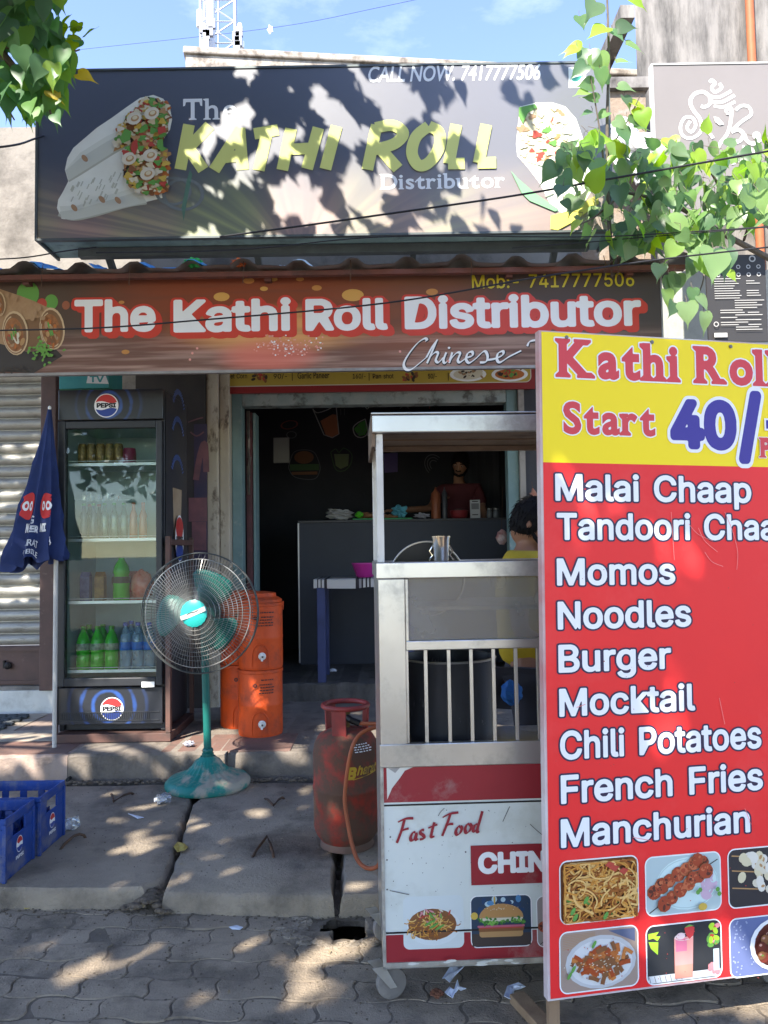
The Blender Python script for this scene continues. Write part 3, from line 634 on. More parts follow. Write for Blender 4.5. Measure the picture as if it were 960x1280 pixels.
lc = MB()
for k in range(150):
    x, y = rnd.uniform(-2.1, 1.4), rnd.uniform(2.3, 4.85); z = .0875 if y > 3.5 else .003
    if 3.2 < y <= 3.5 or in_hole(x, y, 1.3): continue
    a_ = rnd.uniform(0, 6.28); s_ = rnd.uniform(.004, .014); d_ = Vector((cos(a_), sin(a_), rnd.uniform(-.1, .25))); e_ = Vector((-sin(a_), cos(a_), rnd.uniform(-.3, .3))); c = Vector((x, y, z + .003))
    lc.add([c - d_ * s_, c + e_ * s_ * .45, c + d_ * s_, c - e_ * s_ * .45], [(0, 1, 2, 3)])
tag(lc.build('leaf_crumbs', M('dry_leaf_bits', (.20, .14, .07), .8, col2=(.34, .29, .2), scale=40), fix=False), 'scattered crumbs of dry leaf and paper on slabs and pavers', 'litter', kind='stuff')
# plinth in front of the shops
pl = MB()
def rough_box(b, x0, x1, y0, y1, z0, z1, n=40, amp=.006):
    fr = [(x0 + (x1 - x0) * k / n) for k in range(n + 1)]; rows = []
    for (y, z, a) in ((y0 - .006, z0, amp), (y0, (z0 + z1) / 2, amp), (y0 + .003, z1 - .012, amp), (y0 + .016, z1, amp * .6), (y1, z1, 0)):
        rows.append([(x, y + rnd.uniform(-a, a), z + (rnd.uniform(-a, a) * .5 if a else 0)) for x in fr])
    vs = sum(rows, []); fs = []; m = n + 1
    for r in range(4):
        for k in range(n): fs.append((r * m + k, r * m + k + 1, (r + 1) * m + k + 1, (r + 1) * m + k))
    b.add(vs, fs); return b
rough_box(pl, -2.02, -1.02, 4.93, 6.7, -.05, .24); rough_box(pl, -1.016, 2.2, 4.95, 6.62, -.05, .232, n=80, amp=.011)
structure(pl.build('shop_plinth', m_plinth, smooth=True, fix=False))
pz = MB(); rough_box(pz, -4.2, -2.024, 4.93, 6.3, -.05, .238, n=60, amp=.007)
structure(pz.build('stone_plinth', m_pinkstone, smooth=True, fix=False))
tl = MB()
for (x0, x1, y0, y1) in ((-4.1, -2.70, 4.97, 5.42), (-2.69, -2.05, 4.97, 5.30)):
    tl.box(x0, x1, y0, y1, .23, .2425)
structure(tl.build('red_tile_floor', m_oxide))
tl = MB(); tl.box(-4.1, -2.05, 5.43, 5.62, .23, .2435); tl.box(-2.68, -2.05, 5.31, 5.42, .23, .2435); tl.box(-4.1, -2.70, 5.63, 6.2, .23, .2425)
structure(tl.build('cream_tile_floor', m_tile))
ox = MB(); ox.box(-1.45, -.62, 4.975, 5.42, .225, .2405)
structure(ox.build('oxide_floor_patch', m_oxide, bevel=.004))

# ------------------------------------------------------------------ the shop
m_plaster = M('pale_plaster', (.29, .265, .235), .85, col2=(.23, .21, .19), scale=3, dirt=(.10, .09, .08), dscale=3, dlo=.48, dhi=.68, damt=.75, bump=.4, bscale=30)
m_cream = M('cream_paint', (.45, .39, .30), .7, col2=(.37, .32, .25), scale=5, dirt=(.10, .075, .055), dscale=7, dlo=.55, dhi=.64, damt=.85, bump=.4, bscale=25, stretch=(1, 1, .5))
m_teal = M('teal_door_paint', (.125, .20, .205), .55, col2=(.16, .24, .24), scale=7, dirt=(.35, .36, .33), dscale=9, dlo=.58, dhi=.68, damt=.6, bump=.3, bscale=30)
m_lintel = M('weathered_teal', (.20, .25, .245), .65, col2=(.30, .32, .30), scale=6, dirt=(.06, .055, .05), dscale=8, dlo=.5, dhi=.62, damt=.8, bump=.3, bscale=30)
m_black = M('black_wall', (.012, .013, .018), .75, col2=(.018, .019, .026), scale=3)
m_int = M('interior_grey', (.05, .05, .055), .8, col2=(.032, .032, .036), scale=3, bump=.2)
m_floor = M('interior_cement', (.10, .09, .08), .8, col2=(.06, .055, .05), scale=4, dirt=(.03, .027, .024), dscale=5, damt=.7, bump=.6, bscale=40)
m_wood = M('raw_wood', (.33, .22, .13), .8, col2=(.22, .14, .085), scale=5, stretch=(3, 3, .4), bump=.3)
m_brownpaint = M('brown_paint', (.105, .06, .05), .55, col2=(.075, .045, .04), scale=6, dirt=(.2, .15, .12), dscale=9, dlo=.6, dhi=.7, damt=.5)
shop = thing('shop_building', 'small open fronted food shop with black interior and teal door frame', 'shop', (0, 6.6, 0))
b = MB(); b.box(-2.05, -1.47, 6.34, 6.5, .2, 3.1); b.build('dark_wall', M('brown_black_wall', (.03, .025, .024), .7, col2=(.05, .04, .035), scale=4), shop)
b = MB(); b.box(-1.468, -1.37, 6.36, 6.6, .2, 3.05); b.build('pillar', m_cream, shop, bevel=.012)
b = MB(); b.box(-1.366, -1.285, 6.40, 6.6, .2, 3.02); b.build('pillar', m_cream, shop, bevel=.008)
b = MB(); b.box(-1.375, -1.28, 6.385, 6.398, .24, .37); b.build('skirting', M('blue_skirting', (.2, .27, .33), .7, dirt=(.1, .09, .08), dscale=9), shop)
b = MB(); b.box(-1.283, -1.197, 6.5, 6.64, .24, 2.86); b.build('door_jamb', m_teal, shop, bevel=.006)
b = MB(); b.box(1.055, 1.15, 6.5, 6.64, .24, 2.86); b.build('door_jamb', m_teal, shop, bevel=.006)
b = MB(); b.box(-1.195, 1.053, 6.5, 6.64, 2.745, 2.86); b.build('lintel', m_lintel, shop, bevel=.006)
b = MB(); b.box(1.152, 1.20, 6.46, 6.6, .24, 2.9); b.build('white_trim', m_plaster, shop)
b = MB(); b.box(1.202, 2.3, 6.5, 6.64, .0, 3.0); b.build('facade_wall', m_int, shop)
b = MB(); b.box(-4.4, 1.6, 6.0, 6.2, 3.15, 4.93); b.build('upper_wall', m_plaster, shop)
b = MB(); b.box(-2.05, 2.3, 6.52, 6.66, 2.864, 3.5); b.build('facade_band', m_int, shop)
b = MB(); b.box(1.602, 2.31, 6.45, 6.7, 2.9, 5.42); b.build('brick_wall', M('old_brick', (.30, .23, .17), .9, col2=(.2, .15, .11), scale=6, dirt=(.5, .47, .42), dscale=3, damt=.7, bump=1, bscale=25), shop)
b = MB(); b.box(1.595, 2.33, 6.40, 6.75, 5.424, 5.52); b.build('coping', M('black_mould', (.05, .045, .042), .9, col2=(.3, .28, .26), scale=5), shop)
# inside
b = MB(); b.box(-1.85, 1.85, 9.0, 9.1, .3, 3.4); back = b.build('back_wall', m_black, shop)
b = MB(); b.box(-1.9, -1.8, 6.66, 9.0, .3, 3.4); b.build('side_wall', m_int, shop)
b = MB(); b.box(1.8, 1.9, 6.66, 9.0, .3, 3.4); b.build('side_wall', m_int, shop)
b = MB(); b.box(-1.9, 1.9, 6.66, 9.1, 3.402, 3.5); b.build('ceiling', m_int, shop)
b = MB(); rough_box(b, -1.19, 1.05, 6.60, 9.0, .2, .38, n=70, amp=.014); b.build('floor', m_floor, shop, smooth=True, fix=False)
for x0, x1 in ((-1.79, -1.28), (1.06, 1.79)): b = MB(); b.box(x0, x1, 6.67, 9.0, .2, .378); b.build('floor_edge', m_floor, shop)
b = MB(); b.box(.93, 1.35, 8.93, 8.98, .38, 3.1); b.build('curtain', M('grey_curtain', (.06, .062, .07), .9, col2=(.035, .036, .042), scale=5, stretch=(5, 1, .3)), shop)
# folded door leaf on the left of the opening
b = MB(); b.box(-1.135, -1.112, 6.68, 6.86, .385, 2.72); lf = b.build('door_leaf', m_teal, shop, bevel=.003)
b = MB(); b.box(-1.19, -1.140, 6.66, 6.70, .385, 2.72); b.build('door_liner', M('maroon_liner', (.10, .03, .035), .6, col2=(.05, .02, .02), scale=9), shop)
b = MB()
for k in range(9):
    z = 2.0 + .08 * k; b.bar((-1.165, 6.645, z), (-1.16 + rnd.uniform(-.01, .01), 6.64, z + .09), .018 + .012 * rnd.random(), .01)
b.build('door_hasp', M('rusted_tin', (.12, .10, .09), .6, .6, col2=(.2, .16, .13), scale=20), shop)
# chalk-board drawings on the back wall
def WD(dc): dc.build('wall_drawing', shop)
ch = Frame((0, 8.998, 0)); dc = Decal(ch)
chalk = M('chalk_white', (.30, .30, .30), .9); chalk_d = M('chalk_dim', (.095, .10, .11), .9)
drink = M('chalk_orange', (.32, .12, .06), .9); lime = M('chalk_green', (.06, .22, .045), .9); bun = M('chalk_bun', (.16, .075, .04), .9); red_d = M('chalk_red', (.17, .045, .04), .9)
lime_d = M('chalk_leaf_dim', (.05, .095, .045), .9)
def cp(x, y): return ch.uv(x, y)
X4 = lambda x, y: cp(280 + x / 4.8, 480 + y / 4.8)
dc.poly([X4(578, 222), X4(650, 182), X4(680, 185), X4(692, 300), X4(655, 322), X4(612, 310)], drink)
wl = .012
dc.stroke([X4(533, 150), X4(600, 305), X4(650, 322), X4(690, 300), X4(672, 125)], wl, chalk, smooth=False)
dc.stroke([X4(533, 150), X4(560, 172), X4(620, 155), X4(672, 125)], wl, chalk)
dc.stroke([X4(545, 140), X4(600, 135), X4(660, 122)], wl * .8, chalk)
for x in (700, 722): dc.stroke([X4(x, 150), X4(x + 1, 188)], wl * .7, chalk_d, smooth=False)
WD(dc); dc = Decal(ch); dc.poly([X4(q[0], q[1]) for q in ((780, 270), (815, 232), (848, 218), (862, 270), (845, 305), (810, 312))], lime)
dc.stroke([X4(*q) for q in ((848, 210), (800, 235), (775, 265), (790, 310), (830, 320), (862, 290), (848, 210))], wl, chalk)
dc.stroke([X4(*q) for q in ((800, 250), (825, 280), (800, 300), (840, 290), (850, 240))], wl * .6, chalk_d)
dc.stroke([X4(*q) for q in ((845, 130), (870, 135), (858, 150), (845, 130))], wl * .8, chalk)
WD(dc); dc = Decal(ch); dc.ring(*X4(392, 245), .085, .105, red_d, ra=1, rb=.5, rot=.15)
dc.ring(*X4(405, 305), .05, .062, chalk_d, rb=.7)
WD(dc); dc = Decal(ch); dc.ell(*X4(480, 440), .115, .075, bun)
dc.rect(*X4(395, 520), *X4(570, 480), lime_d); dc.rect(*X4(405, 545), *X4(560, 525), bun)
dc.stroke([X4(*q) for q in ((395, 470), (420, 410), (480, 395), (540, 410), (570, 470), (575, 520), (540, 570), (430, 560), (390, 510), (395, 470))], wl * .7, chalk_d)
WD(dc); dc = Decal(ch); dc.stroke([X4(*q) for q in ((640, 410), (670, 390), (690, 410), (720, 385), (765, 420), (760, 480), (720, 520), (670, 510), (640, 410))], wl * .8, lime_d)
dc.poly([X4(*q) for q in ((660, 420), (750, 420), (745, 490), (700, 510), (670, 490))], M('chalk_fries', (.12, .15, .08), .9))
WD(dc); dc = Decal(ch)
X5 = lambda x, y: cp(460 + x / 4.174, 500 + y / 4.174)
dc.poly([X5(80, 280), X5(155, 275), X5(155, 375), X5(85, 380)], M('chalk_violet', (.09, .07, .18), .9))
dc.stroke([X5(*q) for q in ((90, 260), (130, 275), (160, 265))], wl * .8, chalk_d)
WD(dc); dc = Decal(ch)
for r_ in (.06, .095, .13): dc = Decal(ch); dc.ring(*X5(345, 340), r_ - .006, r_ + .004, chalk_d, ra=.8, rot=.5, a0=20, a1=200); WD(dc)
dc = Decal(ch)
dc.stroke([X5(*q) for q in ((165, 45), (190, 30), (215, 45))], wl, chalk_d); dc.stroke([X5(325, 20), X5(320, 45)], wl, red_d, smooth=False)
WD(dc)
b = MB(); b.box(-1.13, -.97, 7.9, 7.94, 2.42, 2.68); o = b.build('wall_box', M('grey_box', (.16, .16, .15), .6), shop)
# notice posters right of the cooler
pst = Frame((0, 6.336, 0)); dc = Decal(pst)
pk = M('poster_pink', (.20, .08, .085), .5, col2=(.10, .05, .06), scale=7); pkd = M('poster_dusk', (.06, .035, .06), .5, col2=(.03, .03, .06), scale=5)
a, c_ = pst.uv(243, 700), pst.uv(259, 530); dc.rect(a[0], a[1], c_[0], c_[1], pkd)
for (x0, y0, x1, y1) in ((236, 652, 259, 622), (240, 688, 258, 652)): q0, q1 = pst.uv(x0, y0), pst.uv(x1, y1); dc.rect(q0[0], q0[1], q1[0], q1[1], pk)
for pts in (((245, 600), (250, 570), (256, 555), (258, 590)), ((235, 528), (246, 524), (254, 522)), ((238, 540), (246, 545), (255, 540))): dc.stroke([pst.uv(*q) for q in pts], .05 if len(pts) > 3 else .012, pk)
dc.build('poster', shop)

# neighbour's roller shutter
m_slat = M('galvanised_slat', (.36, .35, .31), .5, .35, col2=(.28, .27, .24), scale=4, dirt=(.13, .12, .1), dscale=6, damt=.6, stretch=(1, 1, 3), bump=.15)
sh = thing('roller_shutter', 'closed grey ribbed roller shutter with brown bottom rail left of the drinks cooler', 'shutter', (-3.4, 6.3, .42))
b = MB(); prof = []; z = .78; pitch = .098
while z < 3.3:
    for k in range(9):
        t = k / 8; prof.append((6.30 - .028 * sin(pi * t) ** .7, z + t * (pitch - .014)))
    prof.append((6.312, z + pitch - .012)); prof.append((6.312, z + pitch - .002)); z += pitch
n = len(prof); vs = [(-4.2, y, zz) for y, zz in prof] + [(-2.79, y, zz) for y, zz in prof]
b.add(vs, [(k, n + k, n + k + 1, k + 1) for k in range(n - 1)]); b.build('slat_curtain', m_slat, sh, smooth=True)
b = MB(); b.box(-4.2, -2.79, 6.27, 6.31, .46, .775); b.build('bottom_rail', m_brownpaint, sh, bevel=.006)
b = MB(); b.box(-4.2, -2.78, 6.255, 6.268, .472, .50); b.box(-4.2, -2.78, 6.255, 6.268, .735, .765); b.build('rail_lip', m_brownpaint, sh)
b = MB(); b.box(-2.785, -2.66, 6.22, 6.36, .42, 3.3); b.build('side_post', m_brownpaint, sh, bevel=.006)
b = MB(); b.lathe([(.02, 0), (.03, .008), (.03, .022), (.012, .03)], (-3.05, 6.265, .62), 12, ax=(0, -1, 0)); b.box(-3.085, -3.07, 6.24, 6.268, .60, .66); b.build('lock', M('black_iron', (.02, .018, .018), .5, .6), sh)
b = MB(); b.box(-4.2, -2.66, 6.245, 6.34, .425, .455); b.box(-2.655, -2.052, 6.36, 6.5, .2, 3.1); b.build('sill_strip', m_plaster, sh)
b = MB(); b.box(-4.2, -2.66, 6.24, 6.42, .2, .422); structure(b.build('marble_step', m_marble, bevel=.005))
mt = MB()
for i in range(14):
    for j in range(9):
        mt.box(-4.0 + i * .085 + .004 + (j % 2) * .03, -4.0 + i * .085 + .08 + (j % 2) * .03, 5.6 + j * .06, 5.6 + j * .06 + .05, .2445, .262)
tag(mt.build('door_mat', M('grey_rubber', (.06, .065, .065), .9, col2=(.09, .095, .095), scale=20), bevel=.006), 'grey ribbed rubber mat before the closed shutter', 'mat')

# ------------------------------------------------------------------ corrugated awning over the front
m_tin = M('galvanised_tin', (.32, .32, .31), .45, .6, col2=(.23, .22, .21), scale=5, dirt=(.12, .10, .085), dscale=4, damt=.6, bump=.1)
aw = thing('tin_awning', 'wavy edged corrugated tin awning above the brown shop banner', 'awning', (0, 4.6, 3.2))
b = MB(); nx = 200; x0, x1 = -2.9, P(866, 330, 4.6).x
for t in (0, 1):
    vs = []; rows = 6
    for j in range(rows):
        y = 4.56 + 1.42 * j / (rows - 1)
        for i in range(nx + 1):
            x = x0 + (x1 - x0) * i / nx; ph = (x * 3.03) % 1; tr = max(0, 1 - abs(ph - .5) / .24)
            z = 3.225 + .042 * min(1, tr * 1.5) + .16 * j / (rows - 1) + (.006 * sin(x * 5.1) + .004 * sin(x * 17)) - .002 * t
            vs.append((x, y + .012 * sin(x * 9), z))
    b.add(vs, [(j * (nx + 1) + i, j * (nx + 1) + i + 1, (j + 1) * (nx + 1) + i + 1, (j + 1) * (nx + 1) + i) for j in range(rows - 1) for i in range(nx)])
b.build('corrugated_sheet', m_tin, aw, smooth=True, fix=False)
b = MB(); b.bar((-2.9, 4.66, 3.208), (x1 - .03, 4.66, 3.208), .04, .03); b.build('edge_beam', M('red_oxide_beam', (.17, .06, .045), .6, col2=(.10, .045, .04), scale=6, dirt=(.06, .04, .035), dscale=5), aw)
for x in (-2.2, -.7, .8, 1.55): b = MB(); b.bar((x, 4.69, 3.20), (x, 6.0, 3.30), .04, .04); b.build('rafter', M('red_oxide_beam', (.17, .06, .045)), aw)
b = MB()
for x in (-2.05, -1.52, -.83, -.18, .55, 1.36, 1.40, 1.44): b.tube([(x, 4.60, 3.27), (x + .004, 4.575, 3.21), (x - .003, 4.585, 3.13)], .0025, 5)
b.build('tie_wire', m_rust, aw)

# ------------------------------------------------------------------ buildings behind and to the right
m_para = M('stained_parapet', (.44, .39, .33), .9, col2=(.33, .29, .245), scale=2, dirt=(.14, .115, .095), dscale=4.5, dlo=.46, dhi=.6, damt=.85, bump=.5, bscale=12)
rb = thing('rear_building', 'stained concrete building whose flat parapet shows above the dark signboard', 'building', (0, 11, 0))
fr = Frame(P(232, 80, 10), (cos(radians(6)), sin(radians(6)), 0)); zt = P(232, 59, 10).z
b = MB(); b.fbox(fr, 0, 9, -fr.o.z, zt - fr.o.z - .1, -4, 0); b.build('wall', m_para, rb)
b = MB(); b.fbox(fr, -.03, 9, zt - fr.o.z - .098, zt - fr.o.z, -4, .04); b.build('parapet', m_para, rb, bevel=.02)

m_stain = M('rain_stained_concrete', (.27, .25, .225), .9, col2=(.21, .195, .18), scale=2.2, dirt=(.07, .066, .062), dscale=2.8, dlo=.42, dhi=.6, damt=.9, bump=.4, bscale=20, stretch=(1.5, 1.5, .3))
rg = thing('side_building', 'tall grey rain streaked concrete building at the upper right', 'building', (3.4, 6.7, 0))
b = MB(); b.prism([(2.33, 6.7, 3.9), (6.5, 6.7, 3.9), (8.5, 11, 3.9), (3.95, 11, 3.9)], (0, 0, 6.1)); b.build('wall', m_stain, rg)
b = MB(); b.prism([(2.33, 6.62, 0), (6.5, 6.62, 0), (8.5, 11, 0), (3.95, 11, 0)], (0, 0, 3.898)); b.build('lower_wall', M('pale_green_plaster', (.40, .41, .36), .85, col2=(.33, .34, .30), scale=3, dirt=(.2, .2, .17), dscale=4, damt=.5, bump=.3), rg)
b = MB(); b.box(2.2, 2.328, 6.7, 7.6, P(790, 22, 6.7).z, P(790, 6, 6.7).z); b.build('ledge', m_stain, rg)
pp = thing('drain_pipe', 'rust orange pipe running down the grey building at top right', 'pipe', (P(943, 60, 6.6).x, 6.62, 4))
xp = pp.location.x
b = MB(); b.tube([(xp, 6.64, 3.9), (xp - .02, 6.64, 10)], .037, 10); b.build('pipe_run', M('orange_pvc', (.42, .13, .05), .6, col2=(.33, .1, .045), scale=6), pp, smooth=True)
for z in (5.4, 6.6, 8): b = MB(); b.box(xp - .05, xp + .06, 6.60, 6.70, z, z + .03); b.build('clamp', M('black_iron', (.02, .018, .018)), pp)

# telecom tower far off
tw = thing('telecom_tower', 'white lattice telecom mast rising behind the parapet under blue sky', 'tower', (P(265, 60, 48).x, 48, 0))
def T(px, py, dy=0): return P(px, py, 48 + dy)
m_twr = M('tower_steel', (.62, .63, .65), .5, .2, col2=(.5, .51, .53), scale=2)
b = MB(); b.tube([T(264, 75), T(263, 5), T(262, -90)], .3, 10); b.build('mast_pole', m_twr, tw, smooth=True)
b = MB()
L, Rr = [(251, 80), (250, -80)], [(295, 80), (292, -80)]
b.tube([T(*L[0]), T(*L[1])], .10, 6); b.tube([T(*Rr[0]), T(*Rr[1])], .12, 6); b.tube([T(256, 80, 2), T(255, -80, 2)], .10, 6); b.tube([T(272, 80, 3), T(274, -80, 3)], .08, 6)
for k in range(-3, 4):
    y = k * 27; b.tube([T(252, y), T(293, y + 27)], .055, 5); b.tube([T(293, y), T(252, y + 27)], .055, 5); b.tube([T(252, y), T(293, y)], .05, 5)
b.build('lattice', M('lattice_steel', (.35, .37, .42), .5, .3), tw)
for (px, y0, y1, r_) in ((250, 34, 14, .22), (258, 60, 32, .16), (300, 62, 30, .14), (303, 60, 52, .12), (297, 52, 42, .16)): b = MB(); b.tube([T(px, y0, -1), T(px, y1, -1)], r_, 8); b.build('antenna', M('antenna_white', (.75, .76, .78), .4), tw)
for (px, py) in ((254, 36), (258, 44), (262, 40), (257, 56), (265, 30), (295, 46), (298, 52), (299, 40), (296, 58)): q = T(px, py, -1.2); b = MB(); b.box(q.x - .22, q.x + .22, q.y - .1, q.y + .1, q.z - .3, q.z + .3); b.build('radio_unit', M('radio_grey', (.25, .26, .3), .5), tw)
# ================================================================== SIGNS
class NG:
    """small helper for printed artwork: arithmetic on node sockets"""
    def __init__(s, name, rough=.4, spec=.5):
        s.m = bpy.data.materials.new(name); s.m.use_nodes = True; s.nt = s.m.node_tree; s.b = s.nt.nodes['Principled BSDF']
        s.b.inputs['Roughness'].default_value = rough; s.b.inputs['Specular IOR Level'].default_value = spec
        s.tc = s.nt.nodes.new('ShaderNodeTexCoord'); sx = s.nt.nodes.new('ShaderNodeSeparateXYZ'); lk(s.nt, s.tc.outputs['Generated'], sx.inputs[0])
        s.u, s.v = sx.outputs[0], sx.outputs[2]
    def op(s, o, a, b=None, c=None):
        n = s.nt.nodes.new('ShaderNodeMath'); n.operation = o
        for i, x in enumerate((a, b, c)):
            if x is None: continue
            if isinstance(x, (int, float)): n.inputs[i].default_value = x
            else: lk(s.nt, x, n.inputs[i])
        return n.outputs[0]
    def step(s, f, a, b):
        r = s.nt.nodes.new('ShaderNodeMapRange'); r.interpolation_type = 'SMOOTHSTEP'; r.inputs[1].default_value = a; r.inputs[2].default_value = b; lk(s.nt, f, r.inputs[0]); return r.outputs[0]
    def col(s, c):
        n = s.nt.nodes.new('ShaderNodeRGB'); n.outputs[0].default_value = (*c, 1); return n.outputs[0]
    def mix(s, f, a, b):
        x = s.nt.nodes.new('ShaderNodeMix'); x.data_type = 'RGBA'; lk(s.nt, f, x.inputs[0])
        for i, q in ((6, a), (7, b)):
            if isinstance(q, tuple): x.inputs[i].default_value = (*q, 1)
            else: lk(s.nt, q, x.inputs[i])
        return x.outputs[2]
    def vec(s, x, y):
        n = s.nt.nodes.new('ShaderNodeCombineXYZ')
        for i, q in enumerate((x, y)):
            if isinstance(q, (int, float)): n.inputs[i].default_value = q
            else: lk(s.nt, q, n.inputs[i])
        return n.outputs[0]
    def noise(s, v, sc, det=4):
        n = s.nt.nodes.new('ShaderNodeTexNoise'); n.inputs['Scale'].default_value = sc; n.inputs['Detail'].default_value = det; lk(s.nt, v, n.inputs[0]); return n.outputs[0]
    def spot(s, cu, cv, ru, rv):
        a = s.op('DIVIDE', s.op('SUBTRACT', s.u, cu), ru); b = s.op('DIVIDE', s.op('SUBTRACT', s.v, cv), rv)
        return s.op('SUBTRACT', 1, s.step(s.op('ADD', s.op('MULTIPLY', a, a), s.op('MULTIPLY', b, b)), 0, 1))
    def done(s, c, bump=0, bsc=30):
        lk(s.nt, c, s.b.inputs['Base Color'])
        if bump:
            bp = s.nt.nodes.new('ShaderNodeBump'); bp.inputs['Strength'].default_value = bump; bp.inputs['Distance'].default_value = .02
            lk(s.nt, s.noise(s.tc.outputs['Object'], bsc, 3), bp.inputs['Height']); lk(s.nt, bp.outputs[0], s.b.inputs['Normal'])
        return s.m

m_white = M('print_white', (.78, .78, .77), .4); m_red = M('print_red', (.52, .035, .03), .4)
def poly_pts(fn, pts): return [fn(*p) for p in pts]
def inside(p, poly):
    r = False; n = len(poly)
    for i in range(n):
        a, b = poly[i], poly[i - 1]
        if (a[1] > p[1]) != (b[1] > p[1]) and p[0] < (b[0] - a[0]) * (p[1] - a[1]) / (b[1] - a[1]) + a[0]: r = not r
    return r
def blobs(dc, poly, n, mats, r0, r1, seed=1, sq=1.0):
    q = random.Random(seed); x0, x1, y0, y1 = bounds(poly); k = 0
    while k < n:
        p = (q.uniform(x0, x1), q.uniform(y0, y1)); r = q.uniform(r0, r1)
        if not inside(p, poly): continue
        k += 1; rot = q.uniform(0, pi); m = q.choice(mats)
        e = [(p[0] + r * (1 + .3 * sin(3 * t + rot)) * cos(t + rot) * 1, p[1] + r * sq * (1 + .3 * sin(3 * t + rot)) * sin(t + rot) * .75) for t in [2 * pi * i / 11 for i in range(11)]]
        dc.poly(e, m)
food = dict(
    corn=M('food_corn', (.55, .38, .07), .5), egg=M('food_egg', (.62, .55, .36), .5), tomato=M('food_tomato', (.42, .06, .04), .5), lettuce=M('food_lettuce', (.12, .30, .06), .5),
    cream=M('food_cream', (.62, .57, .44), .5), dark=M('food_dark', (.05, .035, .025), .5), brown=M('food_brown', (.22, .09, .035), .5), tan=M('food_tan', (.42, .24, .10), .5),
    orange=M('food_orange', (.45, .14, .035), .5), wrap=M('food_wrap', (.76, .78, .69), .5, col2=(.68, .69, .60), scale=5), wrapd=M('food_wrap_shade', (.46, .47, .38), .5), toast=M('food_toast', (.36, .22, .12), .5), pink=M('food_pink', (.60, .24, .26), .5))

# ------------------------------------------------------------------ dark upper signboard
US = Frame((-2.266, 5.0, 3.600)); W_, H_ = 3.80, 1.135
us = thing('shop_signboard', 'wide dark slate signboard with printed wraps and lime green capitals under leaf shadows', 'signboard', (-.4, 5.0, 3.6))
g = NG('signboard_print', .5, .8); g.b.inputs['Coat Weight'].default_value = 1; g.b.inputs['Coat IOR'].default_value = 1.5; g.b.inputs['Coat Roughness'].default_value = .5
low = g.op('SUBTRACT', 1, g.step(g.v, .02, .52))
angn = g.noise(g.vec(g.op('ARCTAN2', g.op('SUBTRACT', g.u, .46), g.op('ADD', g.v, .16)), 0), 9, 2)
ray_ = g.step(angn, .42, .62)
warm = g.mix(g.step(g.noise(g.vec(g.u, 0), 5, 1), .35, .65), (.36, .21, .17), (.27, .30, .12))
c_ = g.mix(g.op('MULTIPLY', low, g.op('ADD', .45, g.op('MULTIPLY', ray_, .5))), (.034, .040, .066), warm)
c_ = g.mix(g.op('MULTIPLY', g.step(g.u, .35, .95), .7), c_, g.mix(low, (.12, .12, .135), (.28, .2, .165)))  # paler towards the right: sunlight painted into the board colour
m_usp = g.done(c_, .12, 2.2)
b = MB(); b.fbox(US, 0, W_, 0, H_, -.012, 0); b.build('panel', m_usp, us)
m_frame = M('sign_steel_frame', (.13, .15, .15), .5, .4, col2=(.09, .10, .10), scale=6)
b = MB()
b.fbox(US, -.018, -.002, -.015, H_ + .015, -.36, .006); b.fbox(US, W_ + .002, W_ + .018, -.015, H_ + .015, -.36, .006)
b.fbox(US, -.002, W_ + .002, H_ + .002, H_ + .016, -.36, .006); b.fbox(US, -.002, W_ + .002, -.016, -.002, -.03, .006)
b.build('frame', m_frame, us)
b = MB(); b.fbox(US, .0, W_, .005, .02, -.36, -.032); b.fbox(US, 0, W_, .02, H_, -.372, -.362)
b.build('box_back', M('teal_backing', (.26, .38, .38), .6, col2=(.18, .27, .27), scale=4, dirt=(.06, .055, .05), dscale=3, damt=.7), us)
b = MB()
for a in (.35, 1.4, 2.5, 3.5): b.bar(US.at(a, 0, -.34), US.at(a, -.18, -.6), .04, .05)
b.bar(US.at(.2, -.03, -.2), US.at(3.7, -.03, -.2), .06, .06); b.build('bracket', m_frame, us)
U = US.uv
dc = Decal(US, step=.00008)
for poly, mm in (
    ([(150, 490), (165, 420), (200, 360), (270, 300), (340, 240), (430, 180), (520, 115), (600, 60), (680, 42), (740, 65), (780, 120), (793, 190), (780, 250), (740, 310), (430, 395), (170, 560)], food['wrap']),
    ([(170, 560), (430, 395), (590, 300), (640, 300), (700, 320), (760, 380), (775, 480), (765, 600), (735, 660), (610, 690), (520, 715), (300, 775), (200, 795), (130, 785), (102, 720), (110, 670), (140, 620)], food['wrap'])):
    dc.poly([U(50 + x / 4.8, 110 + y / 4.8) for x, y in poly], mm)
XU = lambda x, y: U(50 + x / 4.8, 110 + y / 4.8)
dc.stroke([XU(*q) for q in ((172, 558), (260, 505), (430, 398), (520, 345), (600, 300))], .018, M('wrap_crease', (.42, .43, .35), .5)); dc.stroke([XU(*q) for q in ((110, 760), (200, 788), (330, 765), (520, 710), (640, 690))], .02, MATS['wrap_crease'])
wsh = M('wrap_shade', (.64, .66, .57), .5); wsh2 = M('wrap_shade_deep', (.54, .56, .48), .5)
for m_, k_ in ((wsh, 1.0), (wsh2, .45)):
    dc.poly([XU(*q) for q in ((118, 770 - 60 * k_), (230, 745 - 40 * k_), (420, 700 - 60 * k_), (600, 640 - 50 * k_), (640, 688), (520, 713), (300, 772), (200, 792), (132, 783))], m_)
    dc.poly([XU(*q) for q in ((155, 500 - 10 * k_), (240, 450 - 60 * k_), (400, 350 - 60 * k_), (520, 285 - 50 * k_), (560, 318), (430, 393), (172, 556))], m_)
op1 = [XU(*q) for q in ((440, 385), (480, 250), (560, 140), (640, 70), (710, 60), (765, 120), (775, 200), (735, 300), (620, 300), (520, 345))]
